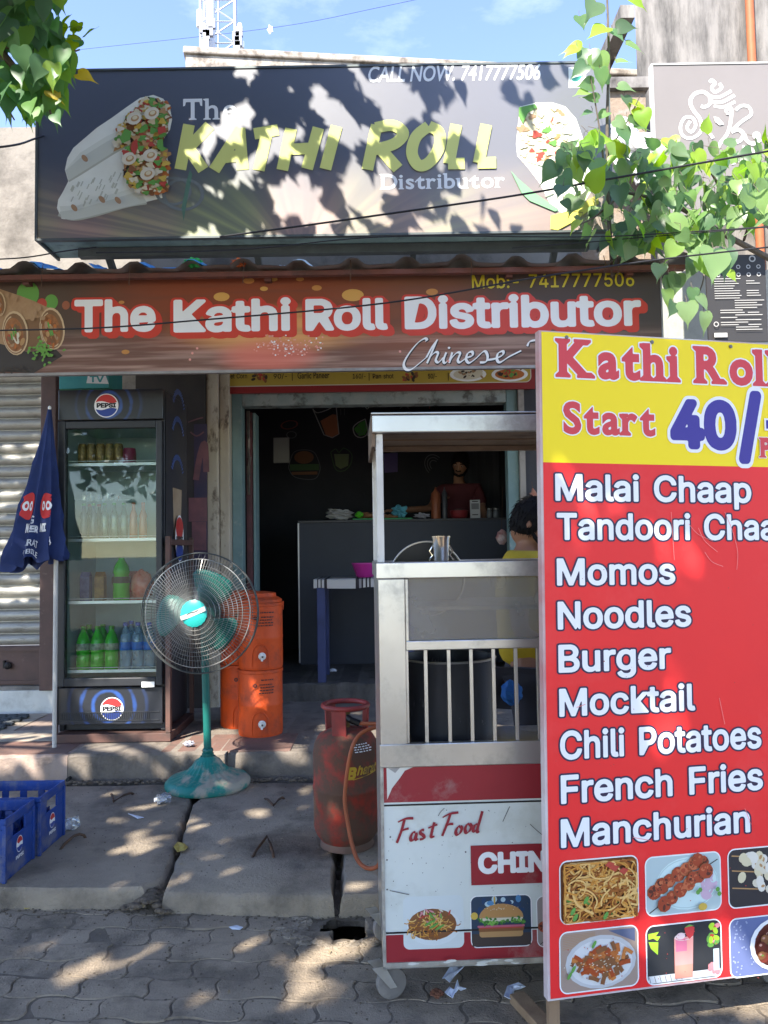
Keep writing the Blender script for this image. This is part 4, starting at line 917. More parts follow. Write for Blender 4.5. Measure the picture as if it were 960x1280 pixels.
op2 = [XU(*q) for q in ((505, 420), (545, 345), (600, 305), (690, 320), (755, 390), (768, 480), (755, 590), (720, 650), (620, 645), (540, 590), (510, 500))]
for o_, sd_ in ((op1, 3), (op2, 5)):
    dc.poly(o_, food['tan']); blobs(dc, o_, 60, [food[k] for k in ('brown', 'dark', 'tan', 'orange')], .016, .04, sd_); blobs(dc, o_, 150, [food[k] for k in ('corn', 'egg', 'lettuce', 'tomato', 'lettuce', 'brown', 'tan', 'egg', 'cream', 'egg', 'corn', 'lettuce')], .009, .030, sd_ + 1)
for x, y in ((680, 170), (670, 420), (655, 530), (545, 440), (575, 200)):
    dc.ell(*XU(x, y), .05, .042, food['cream'], .4); dc.ell(*XU(x + 5, y), .028, .02, food['tan'], .4); dc.ell(*XU(x + 5, y - 4), .018, .013, food['egg'], .4)
dc.poly([XU(*q) for q in ((490, 320), (520, 260), (560, 280), (550, 330), (505, 350))], food['lettuce'])
dc.poly([XU(*q) for q in ((715, 330), (745, 320), (750, 370), (775, 380), (740, 400), (710, 370))], food['lettuce'])
dc.poly([XU(*q) for q in ((560, 350), (590, 320), (600, 370), (580, 420), (555, 390))], food['tomato']); dc.poly([XU(*q) for q in ((715, 255), (760, 245), (765, 280), (720, 300))], food['tomato'])
rr_ = random.Random(4)
for k in range(34):
    x = rr_.uniform(200, 500); y = 765 - (x - 130) * .28 + rr_.uniform(-165, -20)
    if y > 790: continue
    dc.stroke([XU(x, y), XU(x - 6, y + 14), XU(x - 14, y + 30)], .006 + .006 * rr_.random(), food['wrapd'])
for x, y in ((282, 440), (220, 735), (480, 690), (385, 685)): dc.ell(*XU(x, y), .028, .016, food['toast'], -.9)
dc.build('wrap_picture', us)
dc = Decal(US); rm = [M('onion_ghost', (.16, .18, .18), .4), M('onion_ghost_green', (.10, .19, .14), .4)]
for x, y, r in ((800, 620, .14), (860, 640, .16)): dc.ring(*XU(x, y), r * .72, r * .88, rm[0], rb=.8)
dc.poly([XU(*q) for q in ((850, 720), (880, 560), (900, 490), (915, 520), (890, 640), (862, 800))], rm[1]); dc.build('onion_print', us)
# right hand wrap seen end on
XR = lambda x, y: U(620 + x / 6, 110 + y / 6)
dc = Decal(US, step=.00008)
dc.poly([XR(*q) for q in ((300, 110), (180, 140), (170, 220), (150, 420), (160, 510), (240, 600), (330, 720), (430, 920), (600, 960), (760, 700), (660, 400), (600, 230), (520, 140), (420, 108))], food['wrap'])
op3 = [XR(*q) for q in ((195, 240), (260, 150), (400, 130), (500, 180), (550, 260), (540, 400), (470, 540), (330, 580), (220, 560), (175, 460), (180, 330))]
dc.poly(op3, food['egg']); blobs(dc, op3, 90, [food[k] for k in ('cream', 'egg', 'tan', 'cream', 'wrap', 'toast', 'egg', 'tomato', 'lettuce', 'wrap', 'cream')], .012, .036, 8)
dc.poly([XR(*q) for q in ((170, 150), (290, 125), (310, 150), (240, 190), (200, 270), (170, 220))], food['lettuce'])
dc.poly([XR(*q) for q in ((460, 545), (530, 410), (595, 395), (590, 470), (480, 540))], M('food_leaf_dark', (.07, .12, .04), .5))
dc.poly([XR(*q) for q in ((110, 625), (160, 680), (300, 800), (470, 915), (440, 930), (250, 850), (190, 790))], M('spring_onion', (.20, .42, .22), .5))
dc.poly([XR(*q) for q in ((410, 960), (560, 920), (760, 800), (770, 870), (590, 1000), (460, 1070), (405, 1060))], M('lemon_print', (.62, .55, .12), .5))
for x, y in ((370, 680), (480, 690), (400, 800), (520, 820), (470, 640)): dc.ell(*XR(x, y), .035, .008, food['wrapd'], .4)
dc.build('wrap_picture', us)
dc = Decal(US); q0, q1 = U(711, 110), U(732, 84); dc.rect(q0[0], q0[1], q1[0], q1[1], m_white)
dc.ell(*U(721, 96), .04, .028, M('mint_mark', (.08, .42, .33), .4), .7); dc.build('veg_mark', us)
m_let = M('sign_lettering_white', (.74, .76, .76), .4)
m_lime = M('sign_lettering_lime', (.60, .63, .20), .4)
def line(dc, fr, t, xl, yb, xr, yt, m, **k):
    a0, b0 = fr.uv(xl, yb); a1, _ = fr.uv(xr, yb); _, b1 = fr.uv(xl, yt); dc.text(t, a0, b0, a1, b1, m, **k)
dc = Decal(US); line(dc, US, 'CALL NOW. 7417777506', 459, 103, 675, 88, m_let, bold=.018, shear=.16); dc.build('lettering', us, 'italic')
dc = Decal(US); line(dc, US, 'The', 229, 150, 296, 124, m_let, bold=.006, serif=True, ser=.06, th=.035, gap=.10); dc.build('lettering', us)
dc = Decal(US); line(dc, US, 'Distributor', 475, 237, 631, 218, m_let, bold=.014, serif=True, ser=.05, th=.04, gap=.085); dc.build('lettering', us)
# marker style capitals
MK = {'K': [[(.14, 1.03), (.06, 0)], [(.72, 1.0), (.14, .42)], [(.22, .48), (.70, -.02)]], 'A': [[(.0, -.02), (.50, .98)], [(.46, 1.0), (.66, -.02)], [(.14, .28), (.62, .33)]],
      'T': [[(-.02, .86), (.80, .95)], [(.42, .92), (.30, -.03)]], 'H': [[(.10, .99), (.02, -.02)], [(.70, 1.0), (.56, 0)], [(.08, .48), (.60, .50)]], 'I': [[(.14, 1), (.04, 0)]],
      'R': [[(.12, 1), (.04, -.03)], [(.10, .93), (.42, .98), (.64, .80), (.50, .56), (.12, .42)], [(.26, .42), (.62, -.02)]],
      'O': [[(.40, .96), (.12, .72), (.06, .34), (.26, .05), (.52, .12), (.72, .48), (.66, .82), (.40, .96)]], 'L': [[(.16, 1), (.05, .07)], [(.02, .07), (.62, .07)]]}
def marker(dc, ch, x0, yb, x1, yt, w, m, sl=.13):
    a0, b0 = U(x0, yb); a1, b1 = U(x1, yt); hh = b1 - b0; ww = a1 - a0
    mx = max(p[0] for s_ in MK[ch] for p in s_)
    for s_ in MK[ch]:
        pts = [(a0 + p[0] / max(mx, .2) * (ww - w) + w / 2 + sl * p[1] * hh - sl * hh * .5, b0 + p[1] * hh) for p in s_]
        dc.stroke(pts, w, m, smooth=len(pts) > 2, n=8)
dc = Decal(US)
for chx, x0, yb, x1, yt in (('K', 219, 212, 266, 157), ('A', 264, 212, 314, 160), ('T', 309, 212, 352, 160), ('H', 348, 212, 402, 160), ('I', 400, 212, 429, 158)):
    marker(dc, chx, x0, yb, x1, yt, .078, m_lime)
for chx, x0, yb, x1, yt in (('R', 453, 211, 509, 156), ('O', 506, 210, 556, 156), ('L', 555, 209, 590, 156), ('L', 592, 208, 629, 156)):
    marker(dc, chx, x0, yb, x1, yt, .078, m_lime)
dc.build('lettering', us)

# ------------------------------------------------------------------ brown banner under the awning
BN = Frame((-2.62, 4.75, 2.640)); wB, hB = 4.372, .598
bn = thing('shop_banner', 'long brown and orange flex banner with white red edged lettering under the tin awning', 'banner', (-.4, 4.75, 2.64))
g = NG('banner_print', .55, .2)
pn = g.noise(g.vec(g.op('MULTIPLY', g.u, 4), g.op('MULTIPLY', g.v, 7)), 1.6, 6)
base = g.mix(g.step(g.u, .55, .95), (.095, .062, .046), (.078, .060, .054))
plank = g.mix(g.step(g.noise(g.vec(g.op('ADD', g.op('MULTIPLY', g.u, 3.5), g.op('MULTIPLY', g.v, -2)), g.op('MULTIPLY', g.v, 11)), 1.5, 4), .40, .64), (.17, .085, .062), (.40, .25, .195))
c_ = g.mix(g.op('MULTIPLY', g.op('SUBTRACT', 1, g.step(g.v, .28, .46)), g.op('ADD', .35, g.op('MULTIPLY', g.spot(.45, .1, .5, 2.5), .65))), base, plank)
c_ = g.mix(g.op('MULTIPLY', g.spot(.40, .75, .26, .7), .8), c_, (.27, .06, .022))
c_ = g.mix(g.op('MULTIPLY', g.spot(.45, .42, .17, .30), .85), c_, (.74, .36, .13))
c_ = g.mix(g.op('MULTIPLY', g.spot(.64, .6, .16, .6), .5), c_, (.30, .085, .035))
c_ = g.mix(g.op('MULTIPLY', g.spot(.44, .14, .09, .22), .8), c_, (.66, .17, .12))
c_ = g.mix(g.op('MULTIPLY', g.step(pn, .45, .75), .35), c_, (.10, .06, .05))
m_bn = g.done(c_, .10, 1.6)
b = MB(); b.fbox(BN, 0, wB, 0, hB, -.02, 0); b.build('panel', m_bn, bn)
b = MB(); b.fbox(BN, 0, wB, -.018, -.001, -.03, .004); b.fbox(BN, 0, wB, hB + .001, hB + .018, -.03, .004); b.fbox(BN, wB + .001, wB + .012, -.018, hB + .018, -.03, .003)
b.build('frame', M('banner_steel', (.30, .28, .27), .5, .3, col2=(.2, .18, .17), scale=8), bn)
V = BN.uv
dc = Decal(BN, step=.00008)
bk = M('bokeh_orange', (.60, .32, .08), .45); bk2 = M('bokeh_amber', (.50, .22, .06), .45); pk = M('bokeh_pink', (.70, .30, .24), .45)
for x, y, r, m_ in ((277, 371, .04, bk), (311, 351, .028, bk2), (342, 349, .02, bk), (375, 349, .02, bk2), (441, 369, .055, bk), (396, 360, .025, bk2), (330, 361, .02, bk), (540, 365, .03, bk2), (157, 440, .02, bk2), (152, 378, .015, bk2)):
    dc.ell(*V(x, y), r * 1.25, r * .7, m_)
q = random.Random(3)
for k in range(120):
    x = 358 + q.gauss(0, 22); y = 433 + q.gauss(0, 6); dc.ell(*V(x, y), q.uniform(.003, .008), q.uniform(.003, .007), pk if q.random() < .7 else m_white, n=8)
for x, y in ((241, 442), (247, 436), (238, 450), (500, 440), (560, 452)): dc.ell(*V(x, y), .008, .008, pk, n=8)
dc.build('glow_print', bn)
XB = lambda x, y: V(x / 6, 330 + y / 6)
dc = Decal(BN, step=.00008)
for x, y, r, m_ in ((210, 225, .10, food['lettuce']), (385, 285, .06, food['lettuce']), (315, 300, .045, food['tomato']), (495, 310, .035, M('print_orange_dim', (.30, .10, .05), .5))): dc.ell(*XB(x, y), r * .7, r * .8, m_)
roti = M('roti_print', (.40, .25, .135), .5, col2=(.30, .17, .085), scale=11); rotid = M('roti_shade', (.20, .105, .05), .5); rim_ = M('roti_rim', (.56, .40, .24), .5); fil = M('filling_print', (.24, .085, .03), .5, col2=(.36, .16, .06), scale=30)
dc.poly([XB(*p) for p in ((-60, 560), (200, 660), (420, 640), (470, 690), (250, 820), (-60, 800))], M('board_shadow', (.045, .035, .03), .5))
dc.poly([XB(*p) for p in ((-60, 170), (0, 188), (150, 238), (260, 280), (400, 345), (455, 385), (400, 640), (300, 610), (140, 640), (-60, 580))], roti)
dc.poly([XB(*p) for p in ((190, 420), (300, 400), (310, 600), (200, 640), (120, 640))], rotid)
for cx, cy, rx, ry, rot in ((392, 485, 92, 158, .12), (118, 520, 95, 165, .10), (-5, 300, 52, 95, .1)):
    k6 = V(6 / 6, 0)[0] - V(0, 0)[0]; k6 = abs(k6) / 6
    dc.ell(*XB(cx, cy), rx * k6, ry * k6, rim_, rot); dc.ell(*XB(cx - 3, cy + 4), rx * k6 * .90, ry * k6 * .92, rotid, rot); dc.ell(*XB(cx - 8, cy + 14), rx * k6 * .72, ry * k6 * .78, fil, rot)
    dc.ring(*XB(cx - 4, cy + 8), rx * k6 * .78, rx * k6 * .84, rim_, ra=1, rb=ry / rx, rot=rot, a0=100, a1=300)
    q = random.Random(cx + 200)
    for k in range(46):
        x, y = q.gauss(cx - 12, rx * .25), q.gauss(cy + 25, ry * .28); dc.ell(*XB(x, y), k6 * q.uniform(6, 20), k6 * q.uniform(10, 34), q.choice([food['tan'], food['brown'], food['orange'], food['tomato'], food['cream'], food['toast'], rotid]), q.uniform(-.5, .5), n=9)
    for k in range(3): dc.ell(*XB(cx - 25 + 14 * k, cy + q.uniform(-30, 50)), k6 * 7, k6 * 28, food['lettuce'], .2, n=8)
for x, y in ((300, 340), (250, 415), (270, 375), (330, 410), (120, 270), (60, 240)): dc.ell(*XB(x, y), .014, .014, food['toast'])
q = random.Random(9)
for k in range(60):
    x, y = 330 + q.gauss(0, 45), 655 + q.gauss(0, 42); dc.ell(*XB(x, y), .012, .007, M('parsley', (.13, .30, .05), .5), q.uniform(0, 3), n=7)
for k in range(22):
    x, y = q.uniform(20, 230), 790 + q.gauss(0, 18); dc.ell(*XB(x, y), .010, .006, food['dark'], q.uniform(0, 3), n=6)
dc.build('wrap_picture', bn)
m_bw = M('banner_lettering_white', (.76, .75, .74), .4); m_br = M('banner_lettering_red', (.55, .05, .03), .4)
drops = [(.006, -.006), (.013, -.013), (.020, -.019), (.026, -.026), (-.004, -.012)]
for t, x0, yb, x1, yt in (('The', 93, 416, 195, 375), ('Kathi', 217, 416, 364, 375), ('Roll', 382, 414, 485, 374), ('Distributor', 506, 412, 802, 371)):
    dc = Decal(BN); line(dc, BN, t, x0, yb, x1, yt, m_bw, bold=.03, outline=.038, om=m_br, drop=drops); dc.build('lettering', bn)
dc = Decal(BN); line(dc, BN, 'Mob:- 7417777506', 590, 361, 793, 344, M('banner_yellow', (.52, .42, .03), .4), bold=.012, outline=.018, om=M('banner_blackline', (.02, .018, .015), .4)); dc.build('lettering', bn, 'yellow phone number line')
# brush script word
XC = lambda x, y: V(500 + x / 2.909, 330 + y / 2.909)
SC = [[(92, 282), (98, 276), (88, 272), (62, 290), (30, 330), (14, 362), (20, 382), (40, 384), (70, 362), (96, 340)],
      [(96, 340), (118, 300), (136, 276), (130, 286), (112, 330), (98, 362), (108, 340), (128, 322), (138, 326), (130, 350), (140, 358), (158, 340)],
      [(168, 322), (158, 350), (164, 360), (184, 344)], [(190, 322), (178, 360), (186, 344), (206, 324), (218, 326), (210, 350), (218, 358), (240, 342)],
      [(240, 342), (262, 334), (262, 320), (246, 326), (240, 348), (252, 360), (276, 344)], [(276, 344), (306, 318), (318, 336), (312, 356), (290, 359)],
      [(316, 350), (345, 345), (372, 332), (374, 318), (356, 326), (352, 348), (364, 358), (396, 338), (440, 316)], [(462, 300), (470, 284), (490, 278), (510, 276), (530, 270)]]
dc = Decal(BN)
for off, wd_, m_ in ((-2, .030, M('script_shadow', (.03, .025, .025), .4)), (0, .019, m_bw)):
    for s_ in SC: dc.stroke([XC(x - off, y - off * 1.2) for x, y in s_], wd_, m_, nib=radians(40), n=6)
    dc.ell(*XC(178 - off, 306 - off), .008 + (.003 if off else 0), .007, m_)
dc.build('lettering', bn, 'white brush script word')

# ------------------------------------------------------------------ yellow price board over the doorway
mbd = thing('menu_board', 'yellow price board with red rounded border, only its lower edge showing under the brown banner', 'menu board', (0, 6.45, 2.88))
MBF = Frame((0, 6.44, 0)); q0, q1 = MBF.uv(265, 489), MBF.uv(669, 489)
MBF = Frame((q0[0], 6.44, (q0[1] + q1[1]) / 2)); wM = q1[0] - q0[0]
b = MB(); b.fbox(MBF, 0, wM, 0, .62, -.03, 0); b.build('panel', M('menu_red', (.24, .022, .022), .45), mbd)
dc = Decal(MBF); dc.rrect(.035, .055, wM - .03, .60, .05, M('menu_white', (.55, .52, .45), .45)); dc.rrect(.042, .062, wM - .037, .594, .045, M('menu_yellow', (.42, .30, .05), .45)); dc.build('price_field', mbd)
m_ink = M('menu_ink', (.03, .02, .015), .5)
dc = Decal(MBF, .003)
for t, x0, x1 in (('Sweet Corn', 276, 309), ('90/-', 342, 359), ('Garlic Paneer', 372, 412), ('160/-', 441, 457), ('Pan shot', 466, 492), ('50/-', 535, 546)):
    line(dc, MBF, t, x0, 473.5, x1, 467.5, m_ink, bold=.01)
for x in (365, 461, 560): a, c2 = MBF.uv(x, 476), MBF.uv(x, 466); dc.rect(a[0], a[1], a[0] + .006, c2[1], m_ink)
dc.build('lettering', mbd)
for x in (326, 512):
    dc = Decal(MBF, .003, step=.0001)
    for k in range(14): dc.ell(*MBF.uv(x + rnd.uniform(-10, 10), 470 + rnd.uniform(-3, 6)), .02, .012, rnd.choice([food['brown'], food['dark'], food['tomato']]), rnd.uniform(0, 3), n=9)
    dc.build('dish_picture', mbd)
for x, m_ in ((585, food['cream']), (637, food['orange'])):
    dc = Decal(MBF, .003, step=.0001); dc.ell(*MBF.uv(x, 468), .155, .062, m_white); dc.ell(*MBF.uv(x, 468), .125, .045, m_)
    for k in range(26): dc.ell(*MBF.uv(x + rnd.gauss(0, 7), 468 + rnd.gauss(0, 3)), .018, .009, rnd.choice([food['brown'], food['tomato'], food['lettuce'], food['dark']] if x > 600 else [food['dark'], food['cream'], food['toast']]), rnd.uniform(0, 3), n=8)
    dc.build('dish_picture', mbd)

# ------------------------------------------------------------------ tall red menu sign standing at the front right
yw, rl = radians(11.5), radians(-.75)
u0 = Vector((cos(yw), sin(yw), 0)); v0 = Vector((0, 0, 1))
RS = Frame(P(685, 1252, 2.33), u0 * cos(rl) + v0 * sin(rl), v0 * cos(rl) - u0 * sin(rl)); wR, hR = 1.22, 2.0
rs = thing('menu_sign', 'tall red and yellow standing menu sign listing dishes from Malai Chaap to Manchurian', 'sign', (.9, 2.43, 0))
m_sred = M('flex_red', (.80, .030, .030), .45, col2=(.74, .028, .030), scale=2, spec=.3, dirt=(.80, .09, .085), dscale=1.4, damt=.55, bump=.22, bscale=3.5)  # second noise mixes in soft paler red blotches
m_syel = M('flex_yellow', (.88, .68, .010), .45, spec=.3, bump=.22, bscale=3.5)
m_swhite = M('flex_white', (.80, .81, .84), .36)
b = MB(); b.fbox(RS, 0, wR, 0, hR, -.03, -.001); b.build('frame', M('flex_wrap_edge', (.60, .58, .57), .5, col2=(.48, .2, .2), scale=3), rs)
yb = RS.uv(690, 578)[1]
b = MB(); b.add([RS.at(a, c2, 0) for a, c2 in ((.008, .006), (wR, .006), (wR, yb), (.008, yb))], [(0, 1, 2, 3)]); b.build('red_field', m_sred, rs, fix=False)
b = MB(); b.add([RS.at(a, c2, 0) for a, c2 in ((.008, yb), (wR, yb), (wR, hR - .004), (.008, hR - .004))], [(0, 1, 2, 3)]); b.build('yellow_field', m_syel, rs, fix=False)
for a in (.035, wR - .05): b = MB(); b.bar(RS.at(a, .25, -.045), RS.at(a, -RS.o.z + .0, -.045), .035, .025, up=RS.n); b.build('leg', m_wood, rs, bevel=.003)
b = MB(); b.bar(G(646, 1246, .016), G(702, 1306, .016), .055, .03); b.build('foot_board', m_wood, rs, bevel=.003); b = MB(); b.bar(RS.at(wR - .1, .3, -.05), RS.at(wR - .1, -RS.o.z + .012, -.30), .045, .025); b.build('brace', m_wood, rs, bevel=.003)
m_navy = M('letter_outline_navy', (.030, .022, .06), .4); m_blue = M('letter_blue', (.045, .03, .26), .4); m_lred = M('letter_red', (.60, .05, .06), .4)
dc = Decal(RS); line(dc, RS, 'Kathi Rolls', 694, 471, 957, 423, m_lred, bold=.036, outline=.035, om=m_white, fit='Kathi Rol', serif=True, ser=.075, th=.07, gap=.075); dc.build('lettering', rs, 'red slab serif heading')
dc = Decal(RS); line(dc, RS, 'Start', 704, 542, 819, 502, m_lred, bold=.03, outline=.035, om=m_white, serif=True, ser=.07, th=.07, gap=.075); dc.build('lettering', rs)
dc = Decal(RS); line(dc, RS, '40', 838, 561, 921, 498, m_blue, bold=.05, outline=.04, om=m_white)
line(dc, RS, '/', 923, 570, 953, 491, m_blue, bold=.05, outline=.04, om=m_white)
q0, q1 = RS.uv(957, 536), RS.uv(975, 526); dc.rect(q0[0] - .006, q0[1] - .006, q1[0] + .006, q1[1] + .006, m_white); dc.rect(q0[0], q0[1], q1[0], q1[1], m_blue)
line(dc, RS, 'P', 948, 572, 964, 547, m_lred, bold=.05, outline=.03, om=m_white, serif=True); dc.build('lettering', rs, 'blue price numerals')
for t, x0, ybs, x1, yt, ft in (('Malai Chaap', 694, 626, 939, 592, None), ('Tandoori Chaap', 696, 675, 863, 641, 'Tandoori'), ('Momos', 696, 732, 844, 698, None), ('Noodles', 697, 787, 864, 752, None), ('Burger', 698, 841, 839, 806, None),
                               ('Mocktail', 699, 896, 869, 861, None), ('Chili Potatoes', 700, 950, 952, 914, None), ('French Fries', 701, 1005, 954, 969, None), ('Manchurian', 701, 1060, 938, 1024, None)):
    dc = Decal(RS); line(dc, RS, t, x0, ybs, x1, yt, m_swhite, bold=.021, outline=.034, om=m_navy, fit=ft); dc.build('lettering', rs)

def photo(fr, x0, yt, x1, yb, bgm, name, parent, fn, border=m_white, r=.022, bw=.004, label=None, mark=True):
    a0, b1 = fr.uv(x0, yt); _, b0 = fr.uv(x0, yb); a1, _ = fr.uv(x1, yt)
    dc = Decal(fr, .0015, step=.00005)
    if border: dc.rrect(a0 - bw, b0 - bw, a1 + bw, b1 + bw, r + bw, border)
    dc.rrect(a0, b0, a1, b1, r, bgm)
    w, h = a1 - a0, b1 - b0
    fn(dc, lambda s, t: (a0 + s * w, b0 + t * h), w, h); dc.build(name, parent, label)
noodle = [M('noodle_gold', (.56, .25, .045), .5), M('noodle_tan', (.62, .33, .085), .5), M('noodle_brown', (.30, .10, .02), .5), M('noodle_pale', (.70, .44, .15), .5)]
def f_noodles(dc, X, w, h):
    q = random.Random(21)
    for k in range(260):
        m_ = noodle[2] if k < 60 or k % 9 == 0 else q.choice(noodle); x, y = q.uniform(.06, .94), q.uniform(.06, .94); a = q.uniform(0, 2 * pi); tn = q.uniform(-1.6, 1.6); pts = []
        for i in range(7):
            pts.append(X(min(.965, max(.035, x)), min(.965, max(.035, y)))); x += .085 * cos(a); y += .085 * sin(a); a += tn * .45 + q.uniform(-.25, .25)
        dc.stroke(pts, w * q.uniform(.014, .026), m_, n=4)
        if k in (100, 160, 60, 90, 110, 130): dc.ell(*X(q.uniform(.1, .9), q.uniform(.1, .4)), w * .05, w * .02, food['lettuce'], q.uniform(0, 3))
    for x, y in ((.66, .86), (.78, .80), (.6, .92)): dc.poly([X(x - .05, y), X(x, y + .06), X(x + .08, y + .02), X(x + .02, y - .06)], food['tomato'])
    for x, y in ((.3, .38), (.55, .1), (.16, .12), (.13, .22)): dc.ell(*X(x, y), w * .05, w * .025, food['lettuce'], 1)
def f_kebab(dc, X, w, h):
    q = random.Random(5); dc.ell(*X(.55, .5), w * .42, h * .46, M('plate_mint', (.56, .70, .68), .4)); dc.ring(*X(.55, .5), w * .40, w * .415, M('plate_rim', (.42, .55, .54), .4), rb=h / w * 1.05)
    for k in range(16): dc.ring(*X(.86 + q.uniform(-.05, .05), .42 + q.uniform(-.13, .13)), w * q.uniform(.03, .07), w * q.uniform(.075, .085), M('onion_print_pink', (.56, .40, .50), .4), n=12, a0=q.uniform(0, 200), a1=q.uniform(210, 360))
    for x in ((.02, .08, .18, .20),): dc.stroke([X(.03, .04), X(.30, .28)], w * .012, food['dark'], smooth=False); dc.stroke([X(.75, .72), X(.97, .88)], w * .012, food['dark'], smooth=False)
    for x, y in ((.1, .40), (.2, .5), (.3, .58), (.42, .68), (.53, .76), (.64, .86), (.75, .86), (.68, .92), (.22, .2), (.32, .30), (.43, .42), (.55, .52), (.68, .63), (.78, .72), (.60, .62)):
        r = w * q.uniform(.08, .10)
        for j in range(16):
            rr = r * (1.05 - .05 * j); a = q.uniform(0, 6.28); dc.ell(X(x, y)[0] + (0 if j < 2 else .5 * r * cos(a)), X(x, y)[1] + (0 if j < 2 else .45 * r * sin(a)), rr * (1 if j < 2 else q.uniform(.25, .55)), rr * (.92 if j < 2 else q.uniform(.15, .4)), [food['brown'], M('tikka_red', (.34, .06, .025), .5), M('tikka_red', (.34, .06, .025), .5), M('tikka_glow', (.50, .14, .06), .5), M('tikka_char', (.10, .03, .02), .5)][0 if j == 0 else q.randint(1, 4)], a, n=9)
    dc.ell(*X(.72, .1), w * .06, w * .045, food['corn'])
    for x, y in ((.66, .36), (.93, .38), (.95, .30), (.69, .40)): dc.ell(*X(x, y), w * .03, w * .03, food['lettuce'], n=7)
def f_white_kebab(dc, X, w, h):
    q = random.Random(15)
    for y in (.86, .6, .3): dc.stroke([X(.04, y + .04), X(.5, y - .04)], w * .014, food['tan'], smooth=False)
    for k in range(46):
        x, y = q.uniform(.14, .93), q.uniform(.2, .9)
        if abs(y - (.9 - x * .5)) > .42: continue
        r = w * q.uniform(.05, .085); dc.ell(*X(x, y), r, r * .8, q.choice([food['cream'], food['egg'], M('malai_white', (.68, .64, .55), .5)]), q.uniform(0, 3), n=11)
        if q.random() < .4: dc.ell(*X(x + .02, y), r * .4, r * .25, food['tan'], q.uniform(0, 3), n=8)
def f_fried(dc, X, w, h):
    q = random.Random(7)
    for k in range(9): dc.stroke([X(.03, .72 + .03 * k), X(.45, .78 + .022 * k)], w * .008, food['toast'], smooth=False)
    dc.poly([X(.62, .97), X(.97, .97), X(.97, .74)], M('napkin_blue', (.10, .12, .2), .5))
    dc.ell(*X(.52, .46), w * .46, h * .45, M('plate_grey', (.50, .50, .50), .4)); dc.ell(*X(.52, .45), w * .41, h * .39, M('plate_light', (.62, .62, .61), .4))
    for k in range(90):
        x, y = .52 + q.gauss(0, .16), .44 + q.gauss(0, .13); a = q.uniform(0.2, 2.8)
        if abs(x - .52) > .36 or abs(y - .44) > .31: continue
        L = .075; dc.stroke([X(x - L * cos(a), y - L * sin(a)), X(x, y + .01), X(x + L * cos(a), y + L * sin(a))], w * q.uniform(.04, .065), q.choice([food['orange'], food['brown'], M('fried_red', (.36, .07, .02), .4), M('fried_amber', (.52, .19, .05), .4)]), n=3)
    for k in range(40): dc.ell(*X(.52 + q.gauss(0, .15), .46 + q.gauss(0, .11)), w * .010, w * .006, food['cream'], n=6)
    for x, y in ((.42, .78), (.1, .3), (.15, .4)): dc.ell(*X(x, y), w * .05, w * .02, food['lettuce'], 1)
def f_drink(dc, X, w, h):
    dc.rect(*X(.012, .012), *X(.988, .14), M('marble_top_print', (.60, .62, .64), .4))
    q = random.Random(2)
    for k in range(7): dc.stroke([X(.04 + .07 * k, .02), X(.02 + .07 * k, .13)], w * .006, food['dark'], smooth=False)
    for pts in (((.02, .88), (.16, .90), (.10, .80), (.02, .78)), ((.02, .74), (.15, .72), (.14, .50), (.05, .62)), ((.04, .84), (.18, .82), (.14, .74))): dc.poly([X(*p) for p in pts], M('leaf_print', (.34, .60, .04), .4))
    for k in range(14): dc.ell(*X(.90 + q.uniform(-.07, .06), .72 + q.uniform(-.16, .2)), w * .045, w * .03, q.choice([food['pink'], food['lettuce'], food['tomato'], M('leaf_print', (.3, .5, .04))]), q.uniform(0, 3))
    for k in range(12): dc.ell(*X(.90 + q.uniform(-.06, .05), .16 + q.uniform(-.1, .06)), w * .04, w * .03, food['pink'], q.uniform(0, 3))
    dc.rect(*X(.89, .12), *X(.97, .5), M('vase_print', (.46, .55, .62), .4))
    dc.poly([X(.36, .05), X(.60, .05), X(.62, .76), (X(.36, .76))], M('mocktail_low', (.62, .25, .19), .4)); dc.poly([X(.365, .28), X(.607, .28), X(.62, .77), X(.36, .77)], M('mocktail_mid', (.62, .28, .26), .4)); dc.poly([X(.38, .52), X(.53, .52), X(.53, .74), X(.38, .74)], M('mocktail_top', (.58, .16, .26), .4))
    dc.ring(*X(.49, .77), w * .105, w * .125, M('glass_print', (.6, .5, .5), .3), rb=.35); dc.ell(*X(.45, .79), w * .06, w * .04, M('ice_print', (.66, .52, .54), .3))
    dc.poly([X(.50, .92), X(.56, .97), (X(.64, .92)), X(.62, .78), X(.57, .72), X(.52, .80)], M('strawberry_print', (.50, .045, .05), .4)); dc.poly([X(.50, .93), X(.57, .98), X(.63, .95), X(.57, .94)], food['lettuce'])
def f_bowl(dc, X, w, h):
    q = random.Random(8)
    for k in range(40): dc.ell(*X(q.uniform(.03, .3), q.uniform(.03, .97)), w * .012, w * .01, M('cloth_fleck', (.28, .32, .48), .5), n=6)
    dc.ell(*X(.62, .5), w * .37, h * .47, m_white); dc.ell(*X(.64, .5), w * .33, h * .42, M('gravy_dark', (.10, .025, .018), .3))
    for k in range(60):
        x, y = .64 + q.gauss(0, .14), .52 + q.gauss(0, .18)
        if (x - .64) ** 2 / .08 + (y - .5) ** 2 / .14 > 1: continue
        r = w * q.uniform(.04, .08); dc.ell(*X(x, y), r, r * .9, q.choice([M('gravy_dark', (.1, .025, .018)), M('gravy_red', (.22, .045, .03), .3), food['brown']]), n=11); dc.ell(*X(x - .015, y + .02), r * .35, r * .25, M('gravy_glint', (.45, .25, .2), .3), n=7)
        if q.random() < .4: dc.ell(*X(x + .01, y), r * .3, r * .2, food['lettuce'], n=6)
photo(RS, 700, 1078, 796, 1155, M('photo_bg_brown', (.13, .05, .02), .5), 'dish_photo', rs, f_noodles)
